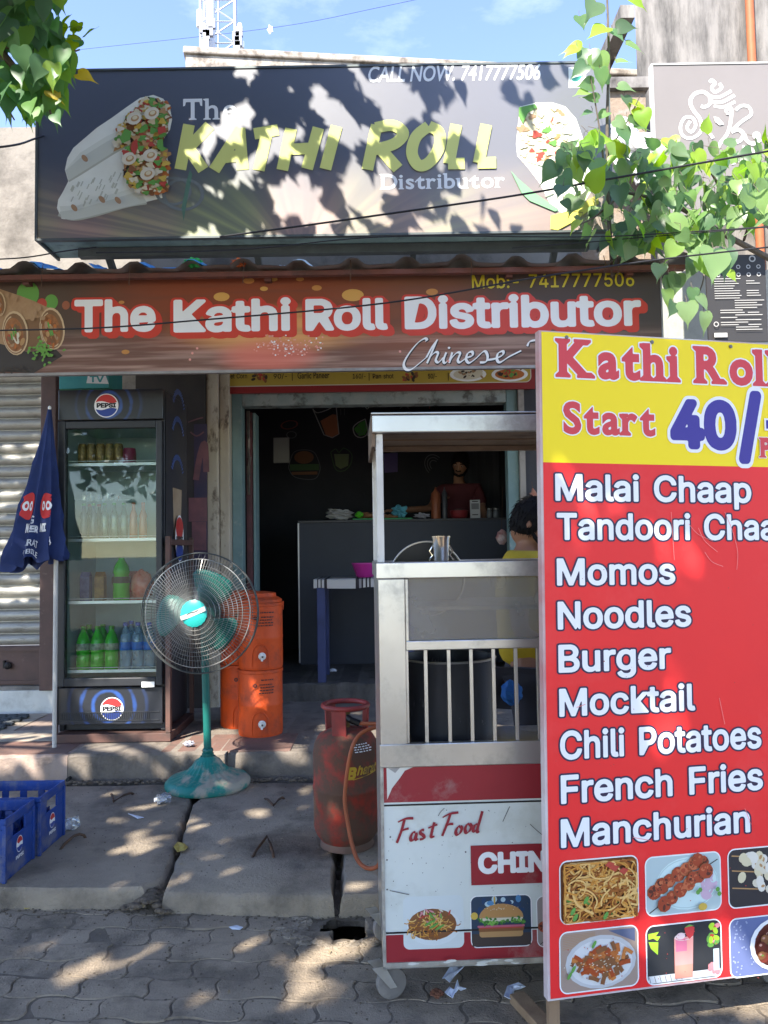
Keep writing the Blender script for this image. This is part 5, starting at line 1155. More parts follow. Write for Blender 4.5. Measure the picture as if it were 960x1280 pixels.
photo(RS, 807, 1073, 899, 1145, M('photo_bg_mint', (.42, .52, .52), .5), 'dish_photo', rs, f_kebab)
photo(RS, 910, 1063, 1003, 1135, M('photo_bg_slate', (.035, .032, .035), .5), 'dish_photo', rs, f_white_kebab)
photo(RS, 700, 1167, 796, 1242, M('photo_bg_wood', (.34, .25, .2), .5), 'dish_photo', rs, f_fried)
photo(RS, 808, 1159, 900, 1231, M('photo_bg_night', (.028, .030, .034), .5), 'dish_photo', rs, f_drink)
photo(RS, 912, 1150, 1005, 1222, M('photo_bg_bluecloth', (.12, .15, .30), .5), 'dish_photo', rs, f_bowl)

dc = Decal(RS, .004, step=.00005); q = random.Random(44); scr = M('flex_scratch', (.82, .24, .22), .5); gr_ = M('flex_grime', (.42, .06, .05), .7)
RU = RS.uv
for a in (.09, .38, .66, .95): b = MB(); b.lathe([(.006, 0), (.006, .003), (.003, .004)], RS.at(a, hR - .018, .0008), 10, ax=RS.n); b.build('nail_head', M('nail_grey', (.18, .17, .16), .5, .5), rs)
for pts in (((905, 640), (915, 665), (921, 690), (920, 712)), ((880, 690), (889, 702), (903, 708)), ((860, 655), (872, 668), (890, 676)), ((872, 660), (880, 676), (896, 690)), ((838, 640), (842, 700)), ((930, 1010), (938, 1030)), ((790, 1046), (812, 1050)), ((720, 884), (731, 880)), ((898, 872), (905, 905))): dc.stroke([RU(*p) for p in pts], .0016, scr)
for k in range(90): dc.ell(*RU(q.uniform(690, 955), 1222 - q.random() ** 2 * 560), q.uniform(.0008, .0026), q.uniform(.0008, .002), gr_, q.uniform(0, 3), n=7)
dc.build('scuff', rs)
# ------------------------------------------------------------------ taupe board with a line drawn deity emblem
gb = thing('emblem_board', 'plain taupe board with a white line drawn elephant head emblem, behind the green plants', 'signboard', (2.8, 5.6, 3.9))
GF = Frame((P(816, 82, 5.6).x, 5.6, 3.95)); hG = P(816, 82, 5.6).z - 3.95
b = MB(); b.fbox(GF, 0, 1.5, 0, hG, -.04, 0); b.build('panel', M('taupe_flex', (.21, .19, .18), .5, col2=(.19, .172, .162), scale=1.5), gb)
b = MB(); b.fbox(GF, -.016, -.001, -.01, hG + .012, -.05, .006); b.fbox(GF, -.001, 1.5, hG + .001, hG + .014, -.05, .006); b.build('frame', M('light_trim', (.5, .49, .47), .5), gb)
XG = lambda x, y: GF.uv(700 + x / 3.692, y / 3.692)
dc = Decal(GF); mW = M('emblem_white', (.80, .79, .76), .5)
for s_, wd_ in (([(690, 380), (700, 370), (715, 385), (700, 405), (715, 425), (745, 405), (735, 385)], .030), ([(685, 440), (730, 450), (790, 420)], .028), ([(695, 468), (745, 472), (805, 440)], .030), ([(710, 490), (755, 494), (808, 470)], .026),
                ([(690, 445), (660, 425), (620, 435), (600, 470), (615, 510), (645, 550), (655, 600)], .034), ([(690, 445), (690, 480), (665, 495), (650, 490)], .032), ([(600, 560), (585, 590), (605, 610), (625, 580), (610, 545), (575, 545), (555, 585), (565, 625), (600, 640), (640, 620), (655, 590)], .028),
                ([(765, 520), (770, 505), (790, 505), (785, 570), (770, 620), (740, 660), (715, 710)], .032), ([(795, 600), (840, 560), (880, 530), (870, 495), (835, 490), (810, 510)], .030),
                ([(790, 610), (820, 600), (845, 620), (830, 650), (800, 660), (780, 680), (790, 720), (800, 760)], .036), ([(850, 620), (860, 650), (890, 665), (925, 645)], .034), ([(840, 680), (880, 690), (905, 720), (910, 770)], .034), ([(680, 610), (695, 625), (705, 640)], .03), ([(765, 525), (780, 528)], .02)):
    dc.stroke([XG(*p) for p in s_], wd_ * .78, mW, n=6)
dc.ell(*XG(905, 628), .03, .03, mW); dc.poly([XG(*p) for p in ((708, 540), (730, 545), (755, 575), (735, 580), (715, 565))], mW)
dc.build('emblem', gb)
# black information board low on the same wall
ib = thing('information_board', 'black board of small white symbols and fine print half hidden by leaves', 'board', (3.1, 5.9, 2.9))
IF = Frame((0, 5.9, 0)); q0, q1 = IF.uv(886, 428), IF.uv(956, 318)
IF = Frame((q0[0], 5.9, q0[1])); wI, hI = q1[0] - q0[0], q1[1] - q0[1]
b = MB(); b.fbox(IF, 0, wI, 0, hI, -.02, 0); b.build('panel', M('black_board', (.035, .033, .033), .5), ib)
dc = Decal(IF); mI = M('board_print', (.42, .41, .39), .5)
for i in range(5):
    for j in range(2): dc.ring(wI * (.2 + .17 * i), hI * (.86 - .09 * j), .010, .017, mI, n=12)
dc.ring(wI * .78, hI * .95, .016, .026, mI)
q = random.Random(6)
for k in range(22):
    y = hI * (.72 - .028 * k); x0 = wI * (.12 if k < 9 else q.choice([.2, .45])); dc.rect(x0, y, x0 + wI * q.uniform(.25, .5), y + .005, mI)
    if q.random() < .6: dc.rect(wI * .66, y, wI * q.uniform(.8, .92), y + .005, mI)
dc.ring(wI * .12, hI * .2, .014, .02, mI); dc.rect(wI * .08, hI * .05, wI * .3, hI * .1, mI)
dc.build('fine_print', ib)
# ================================================================== OBJECTS
# ------------------------------------------------------------------ drinks cooler
m_cool = M('cooler_black', (.022, .024, .028), .38, col2=(.030, .031, .035), scale=3, dirt=(.10, .095, .09), dscale=5, dlo=.58, dhi=.75, damt=.4)
m_liner = M('cooler_liner', (.40, .49, .48), .5, col2=(.34, .42, .41), scale=5)
m_shelf = M('shelf_wire', (.72, .75, .76), .35, .3)
def rnd_logo(dc, a, b, r):
    """round drink emblem: red wave over white band with lettering over blue wave"""
    dc.ell(a, b, r, r, M('emblem_rim', (.75, .75, .76), .3), n=36); n = 24; R_ = r * .92
    dc.ell(a, b, R_ * .985, R_ * .985, m_white, n=36)
    def cap(sgn, m_, lvl):
        top = []
        t0, t1 = math.asin(lvl + .10 * (1 if sgn > 0 else -1)), math.asin(lvl)
        if sgn > 0:
            pts = [(R_ * cos(radians(x)), R_ * sin(radians(x))) for x in [18 + 144 * k / n for k in range(n + 1)]]
            w0, w1 = pts[-1], pts[0]
        else:
            pts = [(R_ * cos(radians(x)), R_ * sin(radians(x))) for x in [198 + 144 * k / n for k in range(n + 1)]]
            w0, w1 = pts[-1], pts[0]
        for k in range(1, 10):
            t = k / 10; x = w0[0] + (w1[0] - w0[0]) * t; y = w0[1] + (w1[1] - w0[1]) * t + .09 * r * sin(2 * pi * t) * (1 if sgn > 0 else 1); pts.append((x, y))
        dc.poly([(a + x, b + y) for x, y in pts], m_)
    cap(1, M('emblem_red', (.50, .035, .035), .35), .3); cap(-1, M('emblem_blue', (.02, .05, .26), .35), .3)
    dc.text('PEPSI', a - r * .80, b - r * .18, a + r * .80, b + r * .22, M('emblem_ink', (.015, .015, .02), .4), bold=.05)
CY = 5.25; cz0 = .31; q0, q1 = P(74, 487, CY), P(205, 918, CY); cx0, cx1, cz1 = q0.x, q1.x, 2.635
ck = thing('drinks_cooler', 'tall black glass door drinks cooler with round red white and blue emblems above and below', 'cooler', ((cx0 + cx1) / 2, CY + .3, .24))
D_ = .62; zd0, zd1 = P(130, 857, CY).z, P(130, 527, CY).z
b = MB(); t = .03
b.box(cx0, cx0 + t, CY + .03, CY + D_, cz0, cz1); b.box(cx1 - t, cx1, CY + .03, CY + D_, cz0, cz1); b.box(cx0 + t, cx1 - t, CY + D_ - t, CY + D_, cz0, cz1)
b.box(cx0 + t, cx1 - t, CY + .03, CY + D_ - t, cz1 - .03, cz1); b.box(cx0 + t, cx1 - t, CY + .06, CY + D_ - t, cz0, zd0 + .02); b.box(cx0 + t, cx1 - t, CY + .06, CY + D_ - t, zd1 - .02, cz1 - .031)
b.build('cabinet', m_cool, ck, bevel=.004)
b = MB(); e = .002; b.box(cx0 + t + e, cx0 + t + .008, CY + .06, CY + D_ - t - .008, zd0 + .022, zd1 - .022); b.box(cx1 - t - .008, cx1 - t - e, CY + .06, CY + D_ - t - .008, zd0 + .022, zd1 - .022)
b.box(cx0 + t + e, cx1 - t - e, CY + D_ - t - .007, CY + D_ - t - e, zd0 + .022, zd1 - .022); b.box(cx0 + t + .009, cx1 - t - .009, CY + .06, CY + D_ - t - .008, zd0 + .022, zd0 + .03); b.box(cx0 + t + .009, cx1 - t - .009, CY + .06, CY + D_ - t - .008, zd1 - .03, zd1 - .022)
b.build('liner', m_liner, ck)
HF = Frame((cx0, CY - .012, zd1 + .012)); wH, hH = cx1 - cx0, cz1 - zd1 - .012
def glow(fr, w, h, name):
    g = NG(name + '_print', .3, .5)
    a = g.op('MULTIPLY', g.op('SUBTRACT', g.u, .48), w / h); c = g.op('SUBTRACT', g.v, .5)
    r = g.op('SQRT', g.op('ADD', g.op('MULTIPLY', a, a), g.op('MULTIPLY', c, c)))
    rg_ = g.step(g.op('ADD', g.op('MULTIPLY', g.op('SINE', g.op('MULTIPLY', r, 19)), .5), g.op('MULTIPLY', g.noise(g.tc.outputs['Object'], 14, 4), .9)), .55, 1.1)
    f = g.op('MULTIPLY', rg_, g.op('SUBTRACT', 1, g.step(r, .35, 1.35)))
    m_ = g.done(g.mix(f, (.020, .022, .028), (.03, .085, .30))); m_.node_tree.nodes['Principled BSDF'].inputs['Coat Weight'].default_value = .3
    b = MB(); b.fbox(fr, 0, w, 0, h, -.04, 0); return b.build(name, m_, ck, bevel=.004)
hp = glow(HF, wH, hH, 'header_panel')
dc = Decal(HF); a, c2 = HF.uv(133, 507); rnd_logo(dc, a, c2, .083); dc.build('emblem', hp)
LF = Frame((cx0, CY - .005, cz0 + .05)); hL = zd0 - cz0 - .062
lp = glow(LF, wH - .008, hL, 'grille_panel')
dc = Decal(LF); a, c2 = LF.uv(140, 886); rnd_logo(dc, a, c2, .078); dc.build('emblem', lp)
b = MB()
for k in range(46): b.fbox(LF, .03 + .013 * k, .036 + .013 * k, .03, .075, .0005, .004)
b.fbox(LF, .02, wH - .03, .022, .028, .0005, .005); b.fbox(LF, .02, wH - .03, .077, .082, .0005, .005)
for k in range(60): b.fbox(LF, .2 + .0075 * k, .204 + .0075 * k, hL - .014, hL - .004, .0005, .003)
b.build('vent_slot', m_cool, lp)
# door: frame, glass pane, white badge
b = MB(); f_ = .045
for (x0, x1, z0, z1) in ((cx0 + .004, cx0 + f_ + .01, zd0, zd1), (cx1 - f_, cx1 - .004, zd0, zd1), (cx0 + f_ + .011, cx1 - f_ - .001, zd0, zd0 + .055), (cx0 + f_ + .011, cx1 - f_ - .001, zd1 - .05, zd1)): b.box(x0, x1, CY - .03, CY + .025, z0, z1)
door = b.build('door_frame', m_cool, ck, bevel=.005)
b = MB(); b.box(cx0 + f_ + .008, cx1 - f_ + .002, CY - .012, CY - .008, zd0 + .052, zd1 - .048)
b.build('glass_pane', glass_mat('cooler_glass', (.90, .95, .95), .75, .015, base=-.012), door)
BF = Frame((0, CY - .031, 0)); q0, q1 = BF.uv(177, 859), BF.uv(193, 852); dc = Decal(BF, 0); dc.mb.fbox(BF, q0[0], q1[0], q0[1], q1[1], -.002, .003, dc._mi(m_white)); dc.build('badge', door)
shz = [P(130, y, CY + .2).z for y in (584, 676, 752, 836)]
for z in shz:
    b = MB(); xa, xb = cx0 + t + .012, cx1 - t - .012
    b.tube([(xa, CY + .07, z), (xb, CY + .07, z)], .004, 6); b.tube([(xa, CY + .5, z), (xb, CY + .5, z)], .004, 6); b.tube([(xa, CY + .068, z + .028), (xb, CY + .068, z + .028)], .003, 6)
    for k in range(22): x = xa + (xb - xa) * (k + .5) / 22; b.tube([(x, CY + .07, z), (x, CY + .5, z)], .002, 4)
    b.box(xa, xb, CY + .062, CY + .066, z - .006, z + .014)
    b.build('shelf', m_shelf, ck)
# the right flank carries a print
SF = Frame((cx1 + .003, CY + .03, cz0), (0, 1, 0)); dc = Decal(SF)
wS = D_ - .05
dc.rect(.01, .02, wS, cz1 - cz0 - .02, M('flank_print', (.030, .030, .040), .4, col2=(.045, .04, .04), scale=4))
dc.poly([(.21, 1.30), (.39, 1.30), (.42, 1.66), (.18, 1.66)], M('glass_of_cola_print', (.42, .32, .22), .4, col2=(.28, .18, .11), scale=6))
for zz in (1.72, 2.0, 2.2):
    for k in range(15):
        t0 = radians(25 + 9 * k); dc.poly([(.30 + .15 * cos(t0), zz + .15 * sin(t0)), (.30 + .19 * cos(t0), zz + .19 * sin(t0)), (.30 + .19 * cos(t0 + .05), zz + .19 * sin(t0 + .05)), (.30 + .15 * cos(t0 + .05), zz + .15 * sin(t0 + .05))], M('print_dotblue', (.08, .18, .60), .4))
dc.ell(.30, 1.30, .115, .17, m_white); dc.ell(.30, 1.375, .10, .08, M('emblem_red', (.5, .035, .035))); dc.ell(.30, 1.21, .095, .07, M('emblem_blue', (.02, .05, .26))); dc.text('PEPSI', .21, 1.275, .39, 1.315, M('emblem_ink', (.015, .015, .02)), bold=.05)
dc.build('flank_print', ck)
# brown angle-iron stand round the cooler
b = MB()
xs0, xs1 = cx0 - .01, P(214.5, 900, CY).x
b.box(xs0, xs1, CY - .03, CY + D_, .245, .30); b.box(xs1 - .032, xs1, CY - .034, CY + .01, .303, 1.62); b.box(xs0 - .001, xs0 + .009, CY - .034, CY + .02, .303, 1.3); b.box(xs1 - .03, xs1, CY + D_ - .03, CY + D_, .303, 1.62); b.box(xs1 - .028, xs1 + .002, CY + .012, CY + D_ - .032, 1.56, 1.60)
b.build('stand', M('stand_brown', (.13, .065, .05), .6, col2=(.08, .05, .042), scale=8, dirt=(.05, .04, .036), dscale=6), ck, bevel=.003)
def stock(name, prof, cat, grp, spots, seg=14):
    """a stocked drink: body + label band + cap; first one built, the rest copied"""
    first = None
    for i, (px, sh_, dy, lb) in enumerate(spots):
        base = Vector((P(px, 600, CY + dy).x, CY + dy, shz[sh_] + .006)) if sh_ >= 0 else None
        if first is None:
            o = thing(name, lb, cat, base, grp); first = o
            for pn_, pr, m_ in prof: bb = MB(); bb.lathe([(r, z) for r, z in pr], base, seg); bb.build(pn_, m_, o, smooth=True)
        else:
            c = dup_tree(first); c.location = base; c['label'] = lb
    return first
m_pet = M('green_soda', (.045, .42, .02), .15, coat=.4); m_cap = M('green_cap', (.03, .25, .02), .4); m_petlab = M('soda_label', (.10, .16, .09), .4, col2=(.35, .4, .3), scale=40)
def bottle_prof(r, h, lo, hi): return [(r * .9, 0), (r, .015), (r, h * .28), (r * .93, h * .34), (r, h * .42), (r, h * .62), (r * .72, h * .78), (r * .34, h * .90), (r * .34, h * .93)]
R2, H2 = .048, .30
stock('soda_bottle', [('body', bottle_prof(R2, H2, 0, 0), m_pet), ('label_band', [(R2 * 1.01, H2 * .46), (R2 * 1.02, H2 * .47), (R2 * 1.02, H2 * .60), (R2 * 1.01, H2 * .61)], m_petlab), ('cap', [(R2 * .40, H2 * .932), (R2 * .40, H2), (R2 * .3, H2 * 1.005)], m_cap)],
      'bottle', 'bright green soda bottles in the cooler', [(px, 3, dy, lb) for px, dy, lb in ((105, .13, 'bright green soda bottle at the left front of the lowest cooler shelf'), (122.5, .13, 'bright green soda bottle in the middle of the three front ones on the lowest shelf'), (140, .13, 'bright green soda bottle at the front, touching the water bottles'),
       (112, .25, 'bright green soda bottle behind, seen between the left two front bottles'), (129, .25, 'bright green soda bottle behind, seen between the right two front bottles'))])
m_wat = glass_mat('water_pet', (.72, .86, .98), .8, .05, haze=.45, haze_col=(.50, .66, .78), base=.05)
m_wl = M('water_label', (.03, .16, .55), .4); m_wc = M('water_cap', (.03, .10, .45), .4)
R3, H3 = .041, .32
stock('water_bottle', [('body', [(R3 * .9, 0), (R3, .012), (R3, H3 * .2), (R3 * .95, H3 * .3), (R3, H3 * .38), (R3, H3 * .66), (R3 * .7, H3 * .8), (R3 * .36, H3 * .9), (R3 * .36, H3 * .93)], m_wat), ('label_band', [(R3 * 1.01, H3 * .42), (R3 * 1.03, H3 * .43), (R3 * 1.03, H3 * .58), (R3 * 1.01, H3 * .59)], m_wl), ('cap', [(R3 * .42, H3 * .932), (R3 * .42, H3), (R3 * .3, H3 * 1.01)], m_wc)],
      'bottle', 'water bottles in the cooler', [(157.5, 3, .13, 'clear water bottle with blue label next to the green sodas'), (172.5, 3, .13, 'clear water bottle with blue label in the middle of its front row'), (187, 3, .13, 'clear water bottle with blue label at the right end beside the door frame'), (164, 3, .26, 'clear water bottle standing behind the blue labelled front row, second rank'), ])
m_cang = M('can_gold', (.34, .22, .07), .35, .3, col2=(.10, .06, .03), scale=45); m_cant = M('can_top', (.6, .6, .6), .3, .8); m_canr = M('can_plum', (.20, .015, .05), .35)
def can_prof(): return [('body', [(.026, 0), (.031, .008), (.031, .135), (.025, .15)], m_cang), ('lid', [(.025, .1505), (.027, .153), (.026, .156), (.02, .153)], m_cant)]
lbs = ['gold drink can at the left end of the top shelf row', 'gold drink can, second from the left on the top shelf', 'gold drink can, middle one of five on the top shelf', 'gold drink can, second from the plum cup on the top shelf', 'gold drink can touching the plum red cup']
stock('drink_can', can_prof(), 'can', 'gold drink cans on the top cooler shelf', [(103 + 11.3 * i, 0, .13, lbs[i]) for i in range(5)])
cp_ = thing('plastic_cup', 'plum red squat cup at the right of the gold cans', 'cup', (P(162, 600, CY + .13).x, CY + .13, shz[0] + .006))
b = MB(); b.lathe([(.036, 0), (.048, .01), (.044, .09), (.04, .115)], cp_.location, 18); b.build('body', m_canr, cp_, smooth=True)
m_gb = glass_mat('clear_bottle', (.80, .86, .86), .8, .05, haze=.22, haze_col=(.35, .42, .42), base=.06); m_db = M('dark_cola', (.018, .012, .01), .12, coat=.5); m_ob = M('orange_drink', (.42, .14, .06), .2, coat=.4); m_gg = glass_mat('green_glass', (.55, .72, .62), .8, .05, haze=.3, haze_col=(.10, .18, .14), base=.06)
bp_ = [(.024, 0), (.028, .01), (.028, .10), (.024, .14), (.028, .165), (.014, .205), (.012, .24)]
def small(nm, m_, lab, grp, spots):
    first = None
    for px, dy, lb in spots:
        base = Vector((P(px, 600, CY + dy).x, CY + dy, shz[1] + .006))
        if first is None:
            o = thing(nm, lb, 'bottle', base, grp); first = o
            bb = MB(); bb.lathe(bp_, base, 14); bb.build('body', m_, o, smooth=True); bb = MB(); bb.lathe([(.0135, .2405), (.0135, .256), (.01, .258)], base, 12); bb.build('cap', m_cap if m_ is not m_ob else M('orange_cap', (.4, .1, .04), .4), o)
        else: c = dup_tree(first); c.location = base; c['label'] = lb
small('cola_bottle', M('blue_cola_bottle', (.05, .07, .10), .15, coat=.4), '', 'dark blue bottles on the second cooler shelf', [(105, .13, 'dark slim bottle leftmost on the second cooler shelf'), (117, .13, 'dark slim bottle with pale emblem, second on its shelf')])
small('green_bottle', m_gg, '', 'pale green glass bottles on the second cooler shelf', [(131, .13, 'pale green glass bottle beside the dark bottles'), (143, .13, 'pale green glass bottle in the middle of the second shelf'), (155, .13, 'pale green glass bottle next to the orange drinks')])
small('orange_bottle', m_ob, '', 'orange drink bottles on the second cooler shelf', [(167, .13, 'orange drink bottle, left of the pair on the second shelf'), (179, .13, 'orange drink bottle at the right end of the second shelf')])
o = thing('soda_bottle', 'stout bright green bottle alone on the third cooler shelf', 'bottle', (P(152, 600, CY + .15).x, CY + .15, shz[2] + .006))
b = MB(); b.lathe([(.05, 0), (.058, .02), (.055, .10), (.062, .14), (.05, .18), (.058, .20), (.05, .24), (.02, .29), (.02, .30)], o.location, 16); b.build('body', m_pet, o, smooth=True)
b = MB(); b.lathe([(.063, .125), (.064, .13), (.064, .165), (.063, .17)], o.location, 16); b.build('label_band', M('dark_label', (.03, .05, .03), .4), o)
o = thing('snack_bag', 'crumpled orange red snack bag on the third cooler shelf', 'bag', (P(178, 600, CY + .15).x, CY + .15, shz[2] + .006))
b = MB(); q = random.Random(3); b.ball(o.location + Vector((0, 0, .105)), (.075, .05, .105), 16, 12, fn=lambda d: 1 + .16 * sin(d.x * 7 + d.z * 9) * cos(d.y * 6) + .06 * q.uniform(-1, 1)); b.build('pack', M('orange_red_foil', (.52, .09, .05), .3, col2=(.6, .3, .22), scale=14, coat=.4), o, smooth=True)
for i, (px, lab) in enumerate(((112, 'dark slim bottle in the back rank behind the pair of dark ones'), (124, 'dark slim bottle in the back rank, beside the green glass ones'))):
    base = Vector((P(px, 600, CY + .26).x, CY + .26, shz[1] + .006)); o = thing('cola_bottle', lab, 'bottle', base, 'dark bottles at the back of the second cooler shelf'); bb = MB(); bb.lathe(bp_, base, 12); bb.build('body', m_db, o, smooth=True); bb = MB(); bb.lathe([(.0135, .2405), (.0135, .256), (.01, .258)], base, 10); bb.build('cap', M('emblem_red', (.5, .035, .035)), o)
for px, dy, m_, lab in ((108, .2, M('navy_carton', (.02, .04, .16), .4, col2=(.10, .14, .3), scale=20), 'navy blue drinks carton at the left of the third cooler shelf'), (126, .22, M('amber_carton', (.30, .16, .03), .4, col2=(.12, .05, .02), scale=18), 'amber brown drinks carton left of the stout green bottle'), (166, .24, M('red_carton', (.42, .035, .03), .4, col2=(.5, .3, .25), scale=20), 'red drinks carton between the stout green bottle and the foil bag')):
    base = Vector((P(px, 600, CY + dy).x, CY + dy, shz[2] + .006)); o = thing('drinks_carton', lab, 'carton', base, 'cartons on the third cooler shelf'); bb = MB(); bb.box(base.x - .034, base.x + .034, base.y - .03, base.y + .03, base.z, base.z + .17); bb.prism([base + Vector((-.034, -.03, .1705)), base + Vector((-.034, .03, .1705)), base + Vector((-.034, 0, .205))], (.068, 0, 0)); bb.build('box', m_, o, bevel=.003)
wq = Vector((P(128, 600, CY + .08).x, CY + .085, shz[1] + .19)); b = MB(); q = random.Random(5); n_ = 26; vs = []
for i in range(n_):
    for z_ in (0, 1): vs.append((wq.x - .15 + .011 * i, wq.y + q.uniform(-.012, .012), shz[0] - .245 + .045 * z_ + q.uniform(-.012, .012)))
b.add(vs, [(2 * i, 2 * i + 2, 2 * i + 3, 2 * i + 1) for i in range(n_ - 1)]); b.tube([(wq.x - .2, wq.y, shz[0] - .24), (wq.x + .2, wq.y, shz[0] - .245)], .002, 5)
o = b.build('plastic_wrap', glass_mat('wrap_film', (.95, .97, .97), .9, .1, haze=.3, haze_col=(.75, .8, .8), base=.15)); tag(o, 'strip of crinkled clear film hung across the cooler above the bottles', 'film')
# things on the roof of the cooler
bx = thing('carton', 'teal carton with white lettering lying on top of the drinks cooler', 'box', (P(105, 480, 5.35).x, 5.45, cz1))
q0, q1 = P(74, 480, 5.32), P(136, 462, 5.32); b = MB(); b.box(q0.x, q1.x, 5.32, 5.6, cz1 + .026, cz1 + .19); b.build('box', M('teal_card', (.05, .27, .30), .6, col2=(.08, .35, .33), scale=5), bx, bevel=.003)
TF = Frame((q0.x, 5.318, cz1)); dc = Decal(TF, .0005); dc.poly([TF.uv(*p) for p in ((108, 479), (110, 469), (132, 469), (136, 480))], m_white)
dc.text('TV', *TF.uv(112, 478), *TF.uv(130, 469.5), M('teal_card', (.05, .27, .30)), bold=.03); dc.build('lettering', bx)
b = MB(); b.box(q0.x, q1.x + .02, 5.33, 5.6, cz1 + .001, cz1 + .024); tag(b.build('folded_mat', M('green_card', (.06, .20, .10), .6)), 'thin green card sheet under the teal carton', 'card')

# ------------------------------------------------------------------ closed parasol leaning beside the cooler
um = thing('parasol', 'closed navy blue parasol with red roundels and white lettering leaning on the cooler', 'parasol', P(68, 926, 5.12))
um.location.z = .243; INV[um.name] = Matrix.Translation(um.location).inverted()
top, bot = P(62, 512, 5.17), P(43, 700, 5.10); axis = bot - top; foot = Vector(um.location)
def canopy(th, v, out=0):
    w = P(62 + (-20) * v ** 1.25, 512 + 192 * v, 5.17 - .06 * v)
    rx = (.012 + .172 * v ** 1.05) + out; ry = (.012 + .095 * v ** .8) + out
    fold = 1 + (.16 + .22 * v) * (1 - 2 * abs(sin(th * 4.5 + .9 * v)) ** .6) * min(1, v * 3)
    hem = .055 * v * v * (cos(th * 7 + 1.2) * .5 - .7 * cos(th + .4)) if v > .6 else 0
    return w + Vector((rx * fold * cos(th), ry * fold * sin(th), -hem * (v - .6) / .4 if v > .6 else 0))
b = MB(); nth, nv = 112, 26; vs = []; fs = []
for j in range(nv + 1):
    for k in range(nth): vs.append(canopy(2 * pi * k / nth, j / nv))
for j in range(nv):
    for k in range(nth): l = (k + 1) % nth; fs.append((j * nth + k, (j + 1) * nth + k, (j + 1) * nth + l, j * nth + l))
b.add(vs, fs); b.build('canopy', M('navy_cloth', (.018, .034, .125), .8, col2=(.012, .023, .085), scale=5, bump=.1, bscale=30), um, smooth=True)
b = MB(); b.tube([P(61, 560, 5.17), P(70, 700, 5.15), foot + Vector((0, 0, 0))], .0145, 10); b.build('pole', M('white_pole', (.48, .46, .42), .5, col2=(.38, .36, .33), scale=4), um, smooth=True)
b = MB(); b.ball(top + Vector((0, 0, .01)), (.012, .012, .016), 8, 6); b.build('tip', m_white, um)
# lettering wraps round the cloth: theta from the viewer's side, v down the cloth
def um_map(dc_th, dc_v, k):
    def f(a, b_, c): return canopy(dc_th + a * k, dc_v - b_ / .72, .008 + c * 1.0)
    return f
m_uw = M('parasol_white', (.72, .72, .74), .6); m_ur = M('parasol_red', (.52, .03, .03), .6)
for nm, t_, th, v, wd_, hgt, m_, bd in (('5G', '5G', 1.62, .755, .26, .030, m_uw, .02), ('BER', 'BER', 1.50, .815, .44, .034, m_uw, .05), ('II', 'N', 1.98, .795, .12, .040, m_uw, .04), ('ARAT', 'ARAT', 1.46, .915, .50, .026, m_uw, .015), ('OBILE', 'OBILE', 1.44, .975, .54, .026, m_uw, .015), ('N', 'NI', 1.05, .80, .22, .04, m_uw, .05), ('A', 'A', .82, .90, .14, .03, m_uw, .02)):
    dc = Decal(None, .0, mp=um_map(-th, v, 1.0)); dc.text(t_, -wd_ / 2, 0, wd_ / 2, hgt, m_, bold=bd); dc.build('lettering', um)
for th, v, ra, rb_ in ((2.02, .63, .26, .062), (.98, .63, .30, .060)):
    dc = Decal(None, .0, mp=um_map(-th, v, 1.0))
    # rings of small faces so that the roundel follows the folds
    for j in range(4): dc.ring(0, 0, j * .25, (j + 1) * .25, m_ur, n=26, ra=ra, rb=rb_); dc.c -= dc.STEP
    for x in (-.1, .08): dc.c += .002; dc.ring(x, 0, .035, .075, m_uw, n=14, ra=1, rb=.30)
    dc.build('roundel', um)

# ------------------------------------------------------------------ pedestal fan
m_tealp = M('fan_teal', (.006, .115, .095), .42, col2=(.008, .09, .075), scale=5, coat=.1); m_teald = M('fan_teal_dusty', (.010, .17, .14), .45, col2=(.014, .15, .125), scale=4, dirt=(.33, .28, .22), dscale=7, dlo=.46, dhi=.58, damt=.85)
m_wire = M('fan_chrome', (.30, .30, .29), .35, .55, col2=(.17, .16, .15), scale=9); m_wired = M('fan_wire_dark', (.06, .065, .065), .45, .4)
fb = G(260, 982, .085); fb.z = .086
fan = thing('pedestal_fan', 'green teal pedestal fan with wire guard and dusty fluted round base', 'fan', fb)
b = MB(); prof = [(.250, 0), (.256, .010), (.254, .030), (.238, .046), (.234, .052), (.205, .060), (.165, .072), (.125, .092), (.095, .120), (.074, .155), (.05, .170), (.045, .178)]
b.lathe(prof, fb, 96, mod=lambda a, r, z: 1 + (.05 * cos(24 * a) if .055 < z < .15 else 0) + (.008 * cos(48 * a) if .02 < z < .05 else 0)); b.build('base', m_teald, fan, smooth=True)
hub = P(249, 766, 4.55); pt = Vector((P(250, 800, 4.66).x, fb.y - .0, hub.z - .0))
b = MB(); b.lathe([(.036, .165), (.036, .195), (.030, .20), (.034, .21), (.03, .222), (.0255, .226)], fb, 20); b.build('collar', m_tealp, fan, smooth=True)
b = MB(); b.tube([fb + Vector((0, 0, .17)), Vector((pt.x, pt.y, hub.z - .06))], .0235, 16); b.build('pole', m_tealp, fan, smooth=True)
fn = Vector((-.10, -1, .04)).normalized(); fx = fn.cross(Vector((0, 0, 1))).normalized() * -1; fy = fx.cross(-fn) * 1
fx = Vector((0, 0, 1)).cross(fn).normalized(); fy = fn.cross(fx)
def FP(x, y, c): return hub + fx * x + fy * y + fn * c
b = MB(); b.lathe([(.03, -.24), (.062, -.225), (.075, -.17), (.075, -.10), (.05, -.085)], hub, 20, ax=fn); b.build('motor', m_tealp, fan, smooth=True)
b = MB(); b.bar(pt + Vector((0, 0, -.09)), hub - fn * .16, .05, .06); b.build('neck', m_tealp, fan, bevel=.01)
Rg = .352
def dome(r, s): return s * (.012 + .078 * (1 - (r / Rg) ** 2.2))
